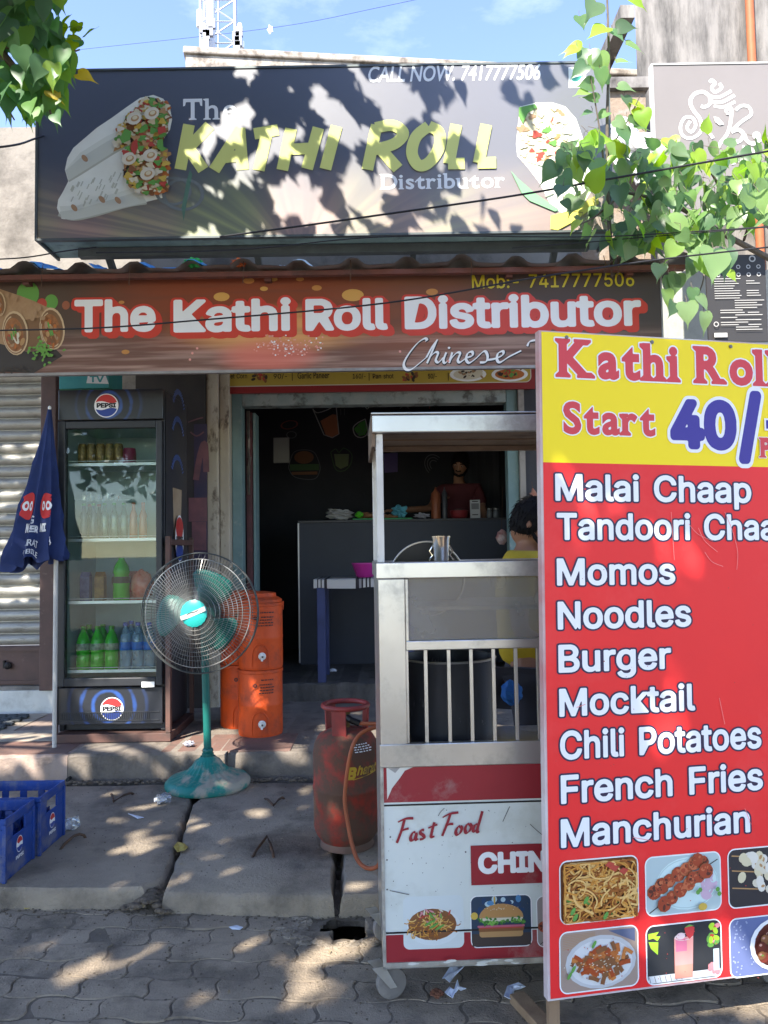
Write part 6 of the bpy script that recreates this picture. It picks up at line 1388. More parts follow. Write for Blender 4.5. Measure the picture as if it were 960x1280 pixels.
for nm, sgn, mm, nsp in (('front_guard', 1, m_wire, 110), ('rear_guard', -1, m_wired, 104)):
    b = MB(); Ro = .315 if sgn > 0 else Rg; off = 0 if sgn > 0 else -.01
    for k in range(nsp):
        a = 2 * pi * k / nsp; b.tube([FP(r * cos(a), r * sin(a), dome(r, sgn) + off) for r in (.07, .13, .19, .25, Ro)], .0013, 3, caps=False)
    for r in ((.078, .10, .125, .15, .175, .20, .225, .25, .275) if sgn > 0 else (.09, .16, .24, .31)): b.tube([FP(r * cos(2 * pi * k / 56), r * sin(2 * pi * k / 56), dome(r, sgn) + off + sgn * .001) for k in range(56)], .0014, 4, closed=True)
    b.tube([FP(Ro * cos(2 * pi * k / 64), Ro * sin(2 * pi * k / 64), dome(Ro, sgn) + off) for k in range(64)], .0032, 6, closed=True)
    if sgn > 0:
        for k in range(60):
            a = 2 * pi * k / 60; b.tube([FP(Ro * cos(a), Ro * sin(a), dome(Ro, 1)), FP(Rg * .995 * cos(a), Rg * .995 * sin(a), -.004)], .0009, 3, caps=False)
    b.build(nm, mm, fan)
b = MB(); b.tube([FP(Rg * cos(2 * pi * k / 72), Rg * sin(2 * pi * k / 72), 0) for k in range(72)], .0042, 6, closed=True); b.build('rim', m_wired, fan, smooth=True)
b = MB(); b.lathe([(.078, .088), (.078, .094), (.06, .102), (.03, .106), (0, .107)], hub, 36, ax=fn, mod=lambda a, r, z: 1 + (.02 * cos(18 * a) if r > .02 else 0)); bd = b.build('badge', M('badge_turquoise', (.02, .33, .30), .35), fan, smooth=True)
HFm = Frame(hub + fn * .1075, fx + fy * .35, fy - fx * .35); dc = Decal(HFm, .0); dc.poly([(-.078, -.014), (-.04, -.016), (.04, -.012), (.078, -.010), (.078, .018), (.04, .014), (-.04, .010), (-.078, .010)], M('badge_silver', (.55, .53, .50), .35, .4)); dc.text('~', -.035, -.008, .035, .02, M('badge_ink', (.05, .05, .05), .5), bold=.02); dc.build('badge_band', bd)
for k, a0 in enumerate((172, 52, -52)):
    vs = []; fs = []; nr, na = 9, 9
    for i in range(nr + 1):
        r = .055 + .20 * i / nr; hw = radians(16 + 22 * sin(pi * min(1, .15 + .6 * i / nr))) * (.9 if i < nr else .75)
        for j in range(na + 1):
            s_ = -1 + 2 * j / na; a = radians(a0) + s_ * hw + .25 * (i / nr); vs.append(FP(r * cos(a), r * sin(a), .012 + s_ * .042 - .010 * s_ * s_))
    for i in range(nr):
        for j in range(na): q_ = i * (na + 1) + j; fs.append((q_, q_ + 1, q_ + na + 2, q_ + na + 1))
    n_ = len(vs); b = MB(); b.add(vs, fs); o = b.build('blade', m_tealp, fan, smooth=True, fix=False); sl_ = o.modifiers.new('thick', 'SOLIDIFY'); sl_.thickness = .003
b = MB(); b.lathe([(.05, -.03), (.055, -.01), (.05, .05), (.03, .06)], hub, 20, ax=fn); b.build('hub', m_tealp, fan, smooth=True)

# ------------------------------------------------------------------ orange insulated water jugs
m_jug = M('jug_orange', (.58, .075, .010), .55, col2=(.46, .055, .01), scale=4, dirt=(.20, .05, .03), dscale=7, dlo=.5, dhi=.66, damt=.65, bump=.12, bscale=12); m_jtxt = M('jug_print', (.06, .025, .02), .6); m_tap = M('tap_white', (.62, .60, .56), .4)
def jug(base, lab, grp, lid=True, face=True):
    o = thing('water_jug', lab, 'jug', base, grp); R_ = .154
    b = MB(); b.lathe([(R_ * .97, 0), (R_ * .99, .012), (R_, .02), (R_, .20), (R_ * 1.012, .206), (R_ * 1.012, .222), (R_, .228), (R_, .43), (R_ * 1.03, .434), (R_ * 1.03, .452), (R_ * .97, .456)], base, 40); b.build('body', m_jug, o, smooth=True)
    if lid:
        b = MB(); b.lathe([(R_ * .98, .457), (R_ * .98, .475), (R_ * .80, .492), (R_ * .72, .495), (R_ * .70, .52), (R_ * .3, .53), (0, .53)], base, 36); b.build('lid', m_jug, o, smooth=True)
        b = MB(); b.bar((base[0] + R_, base[1], base[2] + .40), (base[0] + R_ + .004, base[1], base[2] + .46), .02, .014); b.build('clip', m_jug, o)
    # recess arch and tap on the face turned to the street
    cyl = lambda x, z, c: Vector((base[0] + (R_ + c) * sin(x / R_ + .14), base[1] - (R_ + c) * cos(x / R_ + .14), base[2] + z))
    b = MB(); vs = [cyl(.055 * cos(pi * k / 12), .11 + .065 * sin(pi * k / 12), .002) for k in range(13)]
    b.tube([cyl(.058, .02, 0)] + vs + [cyl(-.058, .02, 0)], .0045, 6); b.build('tap_arch', m_jug, o, smooth=True)
    q = cyl(.012, .095, .002); nrm = (q - Vector(base)); nrm.z = 0; nrm.normalize()
    b = MB(); b.lathe([(.026, 0), (.026, .01), (.018, .014), (.014, .03), (.008, .032)], q, 14, ax=nrm); b.tube([q + nrm * .02, q + nrm * .03 + Vector((-.004, 0, -.03))], .008, 8); tp = b.build('tap', m_tap, o, smooth=True)
    b = MB(); b.lathe([(.007, 0), (.007, .008)], q + nrm * .032, 10, ax=nrm); b.build('tap_button', M('tap_dark', (.06, .05, .05), .5), tp)
    dc = Decal(None, .0, mp=lambda a, b_, c: cyl(a, b_, .001 + c)); qq = random.Random(int(base[2] * 100))
    for k in range(5):
        x = -.01 + qq.uniform(-.006, .02); z = .375 - .019 * k - (.0 if k else -.012)
        while x < .085: w_ = qq.uniform(.006, .02); dc.rect(x, z, min(x + w_, .1), z + .008, m_jtxt); x += w_ + .004
    dc.ring(-.03, .355, .006, .014, m_jtxt, n=10); dc.build('faded_print', o)
    return o
jb = G(323, 921, .236); jb = Vector((jb.x, jb.y + .10, .237))
jug(jb, 'orange water jug at the foot of the front stack, white tap near its base', 'orange jugs stacked by the doorway', lid=False)
jug(jb + Vector((.004, .003, .458)), 'topmost orange water jug of the front stack, with stepped lid', 'orange jugs stacked by the doorway')
jr = Vector((P(304, 860, 5.78).x, 5.72, .237))
jug(jr, 'orange water jug on the floor behind the front stack', 'orange jugs stacked by the doorway', lid=False)
jug(jr + Vector((.005, .0, .458)), 'orange water jug topping the rear stack, behind the fan guard', 'orange jugs stacked by the doorway')

# ------------------------------------------------------------------ gas cylinder with its hose
m_cyl = M('cylinder_red', (.29, .034, .020), .7, col2=(.16, .04, .028), scale=7, dirt=(.095, .058, .040), dscale=7, dlo=.41, dhi=.55, damt=.92, bump=.3, bscale=30, spec=.3)
gc = Vector((P(434, 1050, 3.80).x, 3.80, .085))
gz = thing('gas_cylinder', 'scuffed red cooking gas cylinder with orange hose and yellow lettering beside the cart', 'gas cylinder', gc)
Rc = .160; s_ = .92
b = MB(); b.lathe([(.118, .022), (.14, .05), (.154, .075), (Rc, .10), (Rc, .27), (Rc + .003, .274), (Rc + .003, .288), (Rc, .292), (Rc, .45), (.152, .49), (.13, .525), (.09, .548), (.035, .556), (.03, .56)], gc, 40); b.build('body', m_cyl, gz, smooth=True)
b = MB(); b.lathe([(.128, 0), (.130, .004), (.122, .05), (.118, .055)], gc, 36); b.build('foot_ring', M('foot_rust', (.17, .10, .075), .7, col2=(.10, .07, .055), scale=9), gz, smooth=True)
m_cy2 = M('collar_red', (.28, .035, .03), .5, col2=(.16, .03, .028), scale=8, dirt=(.06, .045, .04), dscale=6, damt=.6)
b = MB(); b.tube([gc + Vector((.108 * cos(2 * pi * k / 40), .108 * sin(2 * pi * k / 40), .664)) for k in range(40)], .0125, 10, closed=True); b.build('collar_ring', m_cy2, gz, smooth=True)
for a in (-105, 20, 140):
    a = radians(a); c0 = gc + Vector((.098 * cos(a), .098 * sin(a), .515)); c1 = gc + Vector((.106 * cos(a), .106 * sin(a), .66)); b = MB(); b.bar(c0, c1, .012, .07, up=(cos(a + pi / 2), sin(a + pi / 2), 0)) if False else b.bar(c0, c1, .072, .010, up=(cos(a), sin(a), 0)); b.build('collar_stay', m_cy2, gz, bevel=.003)
b = MB(); b.lathe([(.022, .555), (.022, .585), (.016, .59), (.016, .62), (.024, .622), (.024, .64)], gc, 14); b.build('valve', M('brass', (.28, .20, .08), .4, .8, col2=(.12, .10, .06), scale=20), gz, smooth=True)
b = MB(); b.tube([gc + Vector((0, 0, .61)), gc + Vector((.03, -.045, .60)), gc + Vector((.07, -.05, .585))], .016, 8); b.build('regulator', M('black_iron', (.02, .018, .018)), gz, smooth=True)
hp_ = [P(478, 908, 3.66), P(466, 910, 3.60), P(450, 918, 3.57), P(440, 935, 3.55), P(434, 965, 3.55), P(431, 1000, 3.55), P(435, 1030, 3.54), P(440, 1055, 3.52), P(447, 1075, 3.5), P(458, 1085, 3.47), P(470, 1084, 3.45), P(477, 1074, 3.42), P(488, 1050, 3.38)]
for h_ in hp_: h_.z = max(h_.z, .102)
pts = [Vector(p) for p in spline([tuple(h_) for h_ in hp_], 6)]
b = MB(); b.tube([gc + Vector((.07, -.05, .585))] + [pts[0] + Vector((.0, .05, .0))] + pts, .0095, 8); b.build('hose', M('orange_hose', (.36, .095, .035), .55, col2=(.25, .07, .03), scale=6), gz, smooth=True)
cy2 = lambda a, z, c: Vector((gc.x + (Rc + c) * sin(a / Rc), gc.y - (Rc + c) * cos(a / Rc), gc.z + z))
dc = Decal(None, .001, mp=cy2); m_cy = M('cylinder_yellow', (.50, .32, .03), .5, dirt=(.16, .09, .05), dscale=14, dlo=.5, dhi=.6)
a0 = .038; z0 = .345
dc.text('B', a0 - .030, z0 + .004, a0 + .012, z0 + .062, m_cy, bold=.05, shear=.25); dc.text('harat', a0 + .020, z0 + .022, a0 + .135, z0 + .066, m_cy, bold=.03, shear=.3); dc.stroke([(a0 + .0, z0 + .004), (a0 + .05, z0 + .012), (a0 + .125, z0 + .024)], .004, m_cy); dc.build('lettering', gz)
dc = Decal(None, .001, mp=lambda a, b_, c: gc + Vector(((.150 + c - (b_ - .49) * .62) * sin(a / .15), -(.150 + c - (b_ - .49) * .62) * cos(a / .15), b_ + c))); q = random.Random(4)
for k in range(4):
    x = .045
    while x < .12: w_ = q.uniform(.006, .016); dc.rect(x, .497 - .011 * k + .003, x + w_, .501 - .011 * k + .003, m_white); x += w_ + .005
dc.build('stencil_print', gz)

# ------------------------------------------------------------------ blue bottle crates
m_crate = M('crate_blue', (.012, .050, .24), .55, col2=(.014, .038, .16), scale=6, dirt=(.17, .165, .18), dscale=8, dlo=.5, dhi=.66, damt=.65, bump=.1, bscale=30)
def crate(x1, y0, lab):
    L, Dp, H = .40, .268, .27; z0 = .0865; x0, y1 = x1 - L, y0 + Dp
    o = thing('bottle_crate', lab, 'crate', ((x0 + x1) / 2, (y0 + y1) / 2, z0), 'blue bottle crates on the drain covers')
    b = MB(); t = .009
    for y in (y0, y1 - t):                      # long sides with window slots
        b.box(x0, x1, y, y + t, z0, z0 + .11); b.box(x0, x1, y, y + t, z0 + H - .045, z0 + H)
        for k in range(5): x = x0 + (L - .034) * k / 4; b.box(x, x + .034, y, y + t, z0 + .111, z0 + H - .046)
    for x in (x0, x1 - t):                      # short sides with a hand hole
        b.box(x, x + t, y0 + t + .0005, y1 - t - .0005, z0, z0 + .17); b.box(x, x + t, y0 + t + .0005, y0 + .075, z0 + .171, z0 + H - .041); b.box(x, x + t, y1 - .075, y1 - t - .0005, z0 + .171, z0 + H - .041); b.box(x, x + t, y0 + t + .0005, y1 - t - .0005, z0 + H - .04, z0 + H)
    b.build('shell', m_crate, o, bevel=.002)
    b = MB()
    b.box(x0 - .004, x1 + .004, y0 - .005, y0 - .0005, z0 + H - .02, z0 + H + .003); b.box(x0 - .004, x1 + .004, y1 + .0005, y1 + .005, z0 + H - .02, z0 + H + .003); b.box(x1 + .0005, x1 + .006, y0 - .004, y1 + .004, z0 + H - .022, z0 + H + .003); b.box(x0 - .006, x0 - .0005, y0, y1, z0 + H - .022, z0 + H + .003)
    for x, y in ((x1, y0), (x1, y1), (x0, y0), (x0, y1)): b.box(x - .008, x + .008, y - .008, y + .008, z0, z0 + H - .023)
    b.build('rim', m_crate, o, bevel=.002)
    b = MB(); b.box(x0 + t + .001, x1 - t - .001, y0 + t + .001, y1 - t - .001, z0 + .004, z0 + .012)
    for k in range(1, 6): x = x0 + L * k / 6; b.box(x - .002, x + .002, y0 + t + .001, y1 - t - .001, z0 + .013, z0 + .15)
    for k in range(1, 4): y = y0 + Dp * k / 4; b.box(x0 + t + .001, x1 - t - .001, y - .0015, y + .0015, z0 + .013, z0 + .149)
    for i in range(1, 6):
        for k in range(1, 4): b.box(x0 + L * i / 6 - .008, x0 + L * i / 6 + .008, y0 + Dp * k / 4 - .008, y0 + Dp * k / 4 + .008, z0 + .013, z0 + .21)
    b.build('divider', m_crate, o)
    fr = Frame((x1 + .0005, y0, z0), (0, 1, 0)); dc = Decal(fr, .001)
    a, c2 = Dp / 2, .105; dc.ell(a, c2 + .015, .030, .036, m_white, n=24); dc.poly([(a + .028 * cos(radians(t_)), c2 + .015 + .033 * sin(radians(t_))) for t_ in range(10, 165, 12)] + [(a - .010, c2 + .018), (a + .012, c2 + .022)], M('emblem_red', (.5, .035, .035)))
    dc.poly([(a + .028 * cos(radians(t_)), c2 + .015 + .033 * sin(radians(t_))) for t_ in range(195, 350, 12)] + [(a + .010, c2 + .008), (a - .012, c2 + .004)], M('emblem_blue', (.02, .05, .26)))
    dc.text('PEPSI', a - .036, c2 - .045, a + .036, c2 - .030, m_white, bold=.03); dc.build('emblem', o)
    return o
crate(-1.668, 3.405, 'nearer blue bottle crate with red white emblem on its end, at the left edge')
crate(-1.650, 3.705, 'farther blue bottle crate with a worn white emblem on its end, behind another')

# ------------------------------------------------------------------ stainless steel food cart
m_ss = M('cart_steel', (.60, .59, .57), .30, .88, col2=(.50, .485, .46), scale=3, dirt=(.22, .19, .16), dscale=5, dlo=.5, dhi=.7, damt=.7, bump=.06, bscale=6)
m_ssw = M('cart_painted_edge', (.66, .64, .60), .5, .1, col2=(.52, .50, .46), scale=5, dirt=(.25, .2, .16), dscale=12, dlo=.58, dhi=.68, damt=.7)
m_brownb = M('cart_brown_board', (.21, .145, .095), .6, col2=(.13, .088, .058), scale=4, stretch=(1, 1, 4), dirt=(.07, .05, .04), dscale=5)
uc = Vector((cos(radians(2.5)), sin(radians(2.5)), 0))
CF = Frame((P(480, 1205, 2.6).x, 2.6, 0), uc); CV = lambda x, y: CF.uv(x, y)
zz = {y: CV(560, y)[1] for y in (515, 540, 563, 702, 722, 800, 812, 928, 952, 957, 1001, 1166, 1205)}; zz[563] = P(560, 563, 3.08).z; zl = P(560, 550, 2.9).z
Lc = 1.42; Dc = .50
cart = thing('food_cart', 'stainless steel food cart with red and white Fast Food panel and barred front', 'food cart', (CF.at(Lc / 2, 0, -Dc / 2).x, CF.at(Lc / 2, 0, -Dc / 2).y, 0))
b = MB(); b.fbox(CF, -.012, Lc, zz[540], zz[515] - .008, -.02, .0); b.build('roof_fascia', m_ss, cart, bevel=.004)
b = MB(); b.fbox(CF, -.016, Lc + .01, zz[515] - .006, zz[515], -Dc, .004); b.build('roof', m_ss, cart, bevel=.002)
b = MB(); b.fbox(CF, -.014, -.002, zz[540] - .045, zz[515] - .007, -Dc, -.021); b.fbox(CF, .0, Lc, zz[515] - .05, zz[515] - .008, -Dc, -.021); b.fbox(CF, 0, Lc, zz[563], zz[515] - .052, -Dc, -Dc + .02); b.fbox(CF, 0, Lc, zl, zl + .018, -.33, -.30); b.build('roof_lining', m_brownb, cart)
for a, c in ((.0, -.024), (Lc - .03, -.024), (.0, -Dc + .022), (Lc - .03, -Dc + .022)): b = MB(); b.fbox(CF, a, a + .024, zz[702] + .001, zz[540] - .001, c - .022, c); b.build('post', m_ssw, cart, bevel=.002)
b = MB(); b.fbox(CF, -.006, Lc, zz[722], zz[702], -.16, .012); b.fbox(CF, -.006, Lc, zz[722], zz[702], -Dc, -Dc + .05); b.fbox(CF, -.006, .06, zz[722], zz[702], -Dc + .051, -.161); b.fbox(CF, .061, Lc, zz[722] - .115, zz[722] - .10, -Dc, -.05); b.build('counter_top', m_ss, cart, bevel=.003)
a507 = CV(507, 800)[0]
b = MB(); b.fbox(CF, .0, a507, zz[952], zz[722] - .001, -.012, .006); b.build('corner_sheet', m_ss, cart, bevel=.003)
b = MB(); b.fbox(CF, .0, .006, zz[952], zz[722] - .001, -Dc, -.013); b.fbox(CF, 0, Lc, zz[952] - .015, zz[952] - .002, -Dc, -.02); b.build('side_sheet', m_ss, cart)
b = MB(); b.fbox(CF, a507 + .001, Lc, zz[812], zz[800], -.022, .006); b.fbox(CF, -.004, Lc, zz[957], zz[928], -.02, .009); b.fbox(CF, a507 + .001, a507 + .012, zz[812] + .03, zz[722] - .002, -.02, .003); b.build('rail', m_ss, cart, bevel=.003)
for px in (533, 562, 590, 618, 646, 674, 702): a = CV(px, 870)[0]; b = MB(); b.fbox(CF, a - .006, a + .006, zz[928] + .0005, zz[812] - .0005, -.014, -.002); b.build('bar', m_ss, cart, bevel=.001)
b = MB(); b.fbox(CF, a507 + .0, a507 + .008, zz[928] + .0005, zz[812] - .0005, -.014, .002); b.build('bar', m_ss, cart, bevel=.001)
b = MB(); b.fbox(CF, a507 + .013, Lc - .01, zz[800] + .001, zz[722] - .001, -.012, -.006); b.build('glass_pane', glass_mat('cart_glass', (.80, .80, .79), .7, .12, haze=.55, haze_col=(.32, .31, .29), base=.04), cart)
b = MB(); b.fbox(CF, .0, .007, zz[1205], zz[957] - .002, -Dc, -.03); b.fbox(CF, Lc - .007, Lc, zz[1205], zz[957] - .002, -Dc, -.03); b.fbox(CF, 0, Lc, zz[1205] - .02, zz[1205] - .002, -Dc, -.02); b.fbox(CF, .008, Lc - .008, zz[1205], zz[957] - .02, -Dc, -Dc + .006); b.build('cabinet', m_ss, cart)
g = NG('cart_base_print', .42, .5)
m_cw = M('cart_white_flex', (.62, .645, .60), .42, col2=(.54, .57, .545), scale=2, dirt=(.34, .33, .24), dscale=3.2, dlo=.52, dhi=.75, damt=.55, bump=.05, bscale=8)
m_cr = M('cart_maroon_flex', (.30, .022, .030), .42, col2=(.24, .022, .028), scale=3, dirt=(.34, .2, .18), dscale=6, dlo=.56, dhi=.7, damt=.6)
b = MB(); b.fbox(CF, .002, Lc, zz[1205], zz[957] - .001, -.022, .0); b.build('front_panel', m_cw, cart)
b = MB(); b.fbox(CF, -.003, .007, zz[1205], zz[957] - .001, -.02, .004); b.fbox(CF, .0075, Lc, zz[1205] - .004, zz[1205] + .012, -.005, .0045); b.build('panel_edging', M('worn_edging', (.45, .43, .38), .5, .2, col2=(.22, .18, .15), scale=14), cart)
dc = Decal(CF, .0008); dc.rect(.008, zz[1001], Lc, zz[957] - .001, m_cr); dc.rect(.008, zz[1205] + .0125, Lc, zz[1166], m_cr)
m_bl = M('print_black', (.02, .018, .018), .45); dc.rect(.008, zz[1001] - .012, Lc, zz[1001] - .006, m_bl); dc.rect(.008, zz[1166] + .004, Lc, zz[1166] + .010, m_bl)
wht = M('chipped_white', (.58, .57, .52), .6); dc.poly([CV(*p) for p in ((483, 957), (520, 957), (506, 963), (500, 972), (490, 985), (484, 999))], wht)
dc.poly([CV(*p) for p in ((485, 960), (500, 959), (494, 966))], M('chip_grey', (.3, .28, .26), .6)); dc.build('colour_band', cart)
dc = Decal(CF, .004); q0, q1 = CV(589, 1106), CV(760, 1051); dc.rect(q0[0], q0[1], q1[0], q1[1], m_cr)
line(dc, CF, 'CHINESE', 597.5, 1092, 660, 1065, m_white, bold=.045, fit='CHI'); dc.build('lettering', cart, 'white capitals on a maroon block')
XF = lambda x, y: CV(470 + x / 4.364, 1000 + y / 4.364)
FF = [[(155, 105), (140, 160), (113, 232)], [(120, 118), (160, 100), (203, 97)], [(135, 165), (165, 155), (178, 152)],
      [(215, 172), (200, 176), (188, 200), (192, 216), (208, 210), (220, 180), (216, 212), (230, 208)], [(262, 160), (246, 162), (242, 178), (258, 190), (260, 206), (238, 212)], [(318, 118), (306, 160), (300, 196), (318, 194)], [(284, 150), (310, 138), (334, 130)],
      [(405, 72), (385, 130), (360, 192)], [(362, 92), (400, 72), (448, 64)], [(378, 138), (400, 128), (420, 126)],
      [(458, 138), (444, 144), (434, 168), (440, 184), (456, 176), (466, 152), (458, 138)], [(508, 124), (494, 130), (484, 154), (490, 174), (506, 166), (518, 142), (508, 124)], [(552, 126), (538, 132), (528, 156), (534, 166), (550, 150), (566, 100), (578, 56)], [(566, 100), (554, 140), (550, 168), (562, 166)]]
dc = Decal(CF, .004); ffm = M('brush_maroon', (.26, .02, .03), .45)
for s2 in FF: dc.stroke([XF(*p) for p in s2], .0125, ffm, nib=radians(35), n=6)
dc.build('lettering', cart, 'maroon brush script')
dc = Decal(CF, .0045); q = random.Random(12); sc = M('scratch_grey', (.10, .09, .08), .6)
for pts in (((338, 85), (352, 62), (372, 42)), ((690, 115), (708, 75), (728, 32)), ((838, 128), (870, 158), (906, 188)), ((75, 490), (120, 500), (180, 512)), ((610, 52), (618, 58))): dc.stroke([XF(*p) for p in pts], .0022, sc)
for k in range(70): dc.ell(*XF(q.uniform(60, 900), q.uniform(30, 680)), q.uniform(.0006, .002), q.uniform(.0006, .002), sc, n=6)
for k in range(14): dc.ell(*XF(q.uniform(140, 760), 858 + max(-14, min(12, q.gauss(0, 8)))), q.uniform(.006, .022), q.uniform(.002, .005), wht, n=8)
for x, y in ((75, 180), (57, 303), (58, 462), (480, 260)): dc.ell(*XF(x, y), .003, .003, sc, n=8)
dc.build('scuff', cart)
def f_noodle_plate(dc, X, w, h):
    q = random.Random(31); dc.ell(*X(.5, .42), w * .44, h * .36, M('plate_bluewhite', (.62, .66, .66), .4)); dc.ell(*X(.48, .46), w * .40, h * .30, food['brown'])
    for k in range(110):
        x, y = .48 + q.gauss(0, .17), .44 + q.gauss(0, .10); a = q.uniform(0, 6.28); pts = []
        if abs(x - .48) > .34 or abs(y - .44) > .22: continue
        for i in range(5): pts.append(X(x, y)); x += .045 * cos(a); y += .04 * sin(a); a += q.uniform(-.9, .9)
        dc.stroke(pts, w * .016, q.choice(noodle + [food['brown']]), n=3)
    for k in range(26): dc.ell(*X(.46 + q.gauss(0, .11), .62 + q.gauss(0, .07)), w * .05, w * .014, q.choice([food['tomato'], food['pink'], food['lettuce'], food['cream'], food['corn']]), q.uniform(0, 3), n=8)
    for x, y in ((.5, .45), (.6, .42), (.42, .5)): dc.ell(*X(x, y), w * .09, w * .02, food['lettuce'], .5, n=9)
def f_burger(dc, X, w, h):
    q = random.Random(17)
    dc.rect(*X(.01, .012), *X(.99, .26), M('burger_table', (.06, .045, .04), .4))
    for k in range(16): dc.ell(*X(q.uniform(.1, .92), q.uniform(.72, .95)), w * q.uniform(.03, .07), w * q.uniform(.03, .06), q.choice([M('bokeh_blue', (.08, .22, .42), .5), M('bokeh_pale', (.42, .55, .60), .5), M('bokeh_navy', (.02, .05, .12), .5)]))
    dc.ell(*X(.05, .62), w * .06, w * .06, food['corn'])
    dc.rrect(*X(.13, .19), *X(.86, .34), w * .05, food['tan']); dc.rrect(*X(.12, .30), *X(.88, .40), w * .03, food['brown']); dc.rrect(*X(.10, .385), *X(.89, .425), w * .012, M('burger_onion', (.45, .12, .18), .5)); dc.rrect(*X(.13, .36), *X(.86, .385), w * .01, food['tomato'])
    dc.poly([X(.15, .52)] + [X(.5 + .37 * cos(radians(t_)), .58 + .27 * sin(radians(t_))) for t_ in range(180, -1, -12)] + [X(.85, .52)], food['tan']); dc.poly([X(.17, .60)] + [X(.5 + .33 * cos(radians(t_)), .64 + .19 * sin(radians(t_))) for t_ in range(180, -1, -12)] + [X(.83, .60)], M('bun_gold', (.44, .23, .08), .5)); dc.poly([X(.14, .50), X(.86, .50), X(.86, .57), X(.14, .57)], food['cream'])
    for k in range(60): dc.ell(*X(q.uniform(.12, .88), .50 + q.gauss(0, .03)), w * q.uniform(.02, .04), w * .018, q.choice([food['lettuce'], M('lettuce_dark', (.05, .16, .03), .5), M('lettuce_lime', (.2, .42, .08), .5)]), q.uniform(-1, 1), n=8)
    dc.ell(*X(.39, .93), w * .015, h * .08, food['corn'])
    for k in range(26): dc.ell(*X(.5 + q.gauss(0, .14), .76 + q.gauss(0, .03)), w * .008, w * .005, food['cream'], .6, n=6)
photo(CF, 503.5, 1121, 579, 1187, M('photo_pale', (.58, .62, .61), .45), 'dish_photo', cart, f_noodle_plate, border=None, r=.02)
photo(CF, 588.5, 1121, 663, 1184, M('photo_dusk', (.03, .05, .085), .45), 'dish_photo', cart, f_burger, border=m_white, r=.02, bw=.003)
photo(CF, 671, 1121, 745, 1183, M('photo_taupe', (.30, .25, .23), .45), 'dish_photo', cart, f_kebab, border=m_white, r=.02, bw=.003)
m_cast = M('castor_tyre', (.20, .18, .165), .7, col2=(.12, .11, .10), scale=8, dirt=(.3, .27, .23), dscale=9)
for a, c in ((.035, -.06), (Lc - .08, -.06), (.035, -Dc + .06), (Lc - .08, -Dc + .06)):
    q = CF.at(a - .01, .052, c); ax = Vector((.75, .66, 0)).normalized() if c > -.2 else Vector((.9, .2, 0))
    b = MB(); ax = Vector((-.35, 1, 0)).normalized(); b.lathe([(.018, -.016), (.04, -.016), (.05, -.012), (.052, 0), (.05, .012), (.04, .016), (.018, .016)], q, 26, ax=ax); b.lathe([(.010, -.022), (.010, .022)], q, 10, ax=ax); w_ = b.build('castor_wheel', m_cast, cart, smooth=True)
    b = MB(); fd = ax.cross(Vector((0, 0, 1))); 
    for s2 in (-1, 1): o3 = q + ax * .024 * s2; b.prism([o3 + fd * -.012 + Vector((0, 0, -.006)), o3 + fd * .012 + Vector((0, 0, -.006)), o3 + fd * -.03 + Vector((0, 0, .07)) + fd * .0, o3 + fd * -.075 + Vector((0, 0, .07))], ax * .003 * s2)
    b.box(q.x - .0, q.x + .07, q.y - .03, q.y + .03, .124, .130); b.build('castor_fork', M('castor_steel', (.42, .40, .36), .5, .4, col2=(.3, .27, .24), scale=9), w_)

# things in and on the cart
ptc = CF.at(CV(560, 870)[0] + .035, zz[952] - .001, -.27)
pot = thing('cooking_pot', 'big blackened aluminium pot behind the bars of the cart', 'pot', ptc)
b = MB(); R_ = .168; hh = zz[812] - zz[952] - .055
b.lathe([(R_ * .86, 0), (R_ * .95, .02), (R_, .06), (R_, hh - .02), (R_ * 1.04, hh - .012), (R_ * 1.04, hh), (R_ * .98, hh), (R_ * .95, hh - .03), (R_ * .9, .03), (0, .025)], ptc, 40); b.build('body', M('blackened_aluminium', (.05, .052, .06), .5, .4, col2=(.025, .026, .03), scale=5, dirt=(.3, .29, .3), dscale=11, dlo=.62, dhi=.7, damt=.7, stretch=(1, 1, .4)), pot, smooth=True)
b = MB(); b.tube([ptc + Vector((R_ * 1.04 * cos(2 * pi * k / 48), R_ * 1.04 * sin(2 * pi * k / 48), hh - .004)) for k in range(48)], .004, 6, closed=True); b.build('rim', M('rim_metal', (.4, .38, .34), .35, .8), pot, smooth=True)
tb = CF.at(CV(556, 699)[0], zz[702] + .001, -.10)
tm = thing('steel_tumbler', 'shiny steel tumbler standing on the cart counter', 'tumbler', tb); m_chr = M('polished_steel', (.55, .50, .42), .14, .95)
b = MB(); b.lathe([(.024, 0), (.027, .004), (.031, .078), (.0335, .084), (.0335, .087), (.030, .085), (.025, .01), (0, .009)], tb, 28); b.build('cup', m_chr, tm, smooth=True)
for s2 in (-1, 1):
    b = MB(); q = tb + Vector((.036 * s2, 0, 0)); b.tube([q + Vector((-.008 * s2, 0, .055)), q + Vector((.004 * s2, 0, .035)), q + Vector((-.006 * s2, 0, .02)), q + Vector((.008 * s2, 0, .003))], .0035, 6); b.build('side_wire', m_chr, tm, smooth=True)
wc = CF.at(CV(546, 726)[0], zz[722] - .10 + .085, -.34)
wk = thing('steel_wok', 'round steel pan standing on edge behind the tumbler, only its pale rim showing', 'pan', wc - Vector((0, 0, .142)))
b = MB(); b.lathe([(.140, 0), (.142, .006), (.12, .03), (.08, .05), (0, .058)], wc, 40, ax=(0, 1, .1)); b.build('bowl', M('dark_pan', (.04, .038, .036), .4, .7), wk, smooth=True)
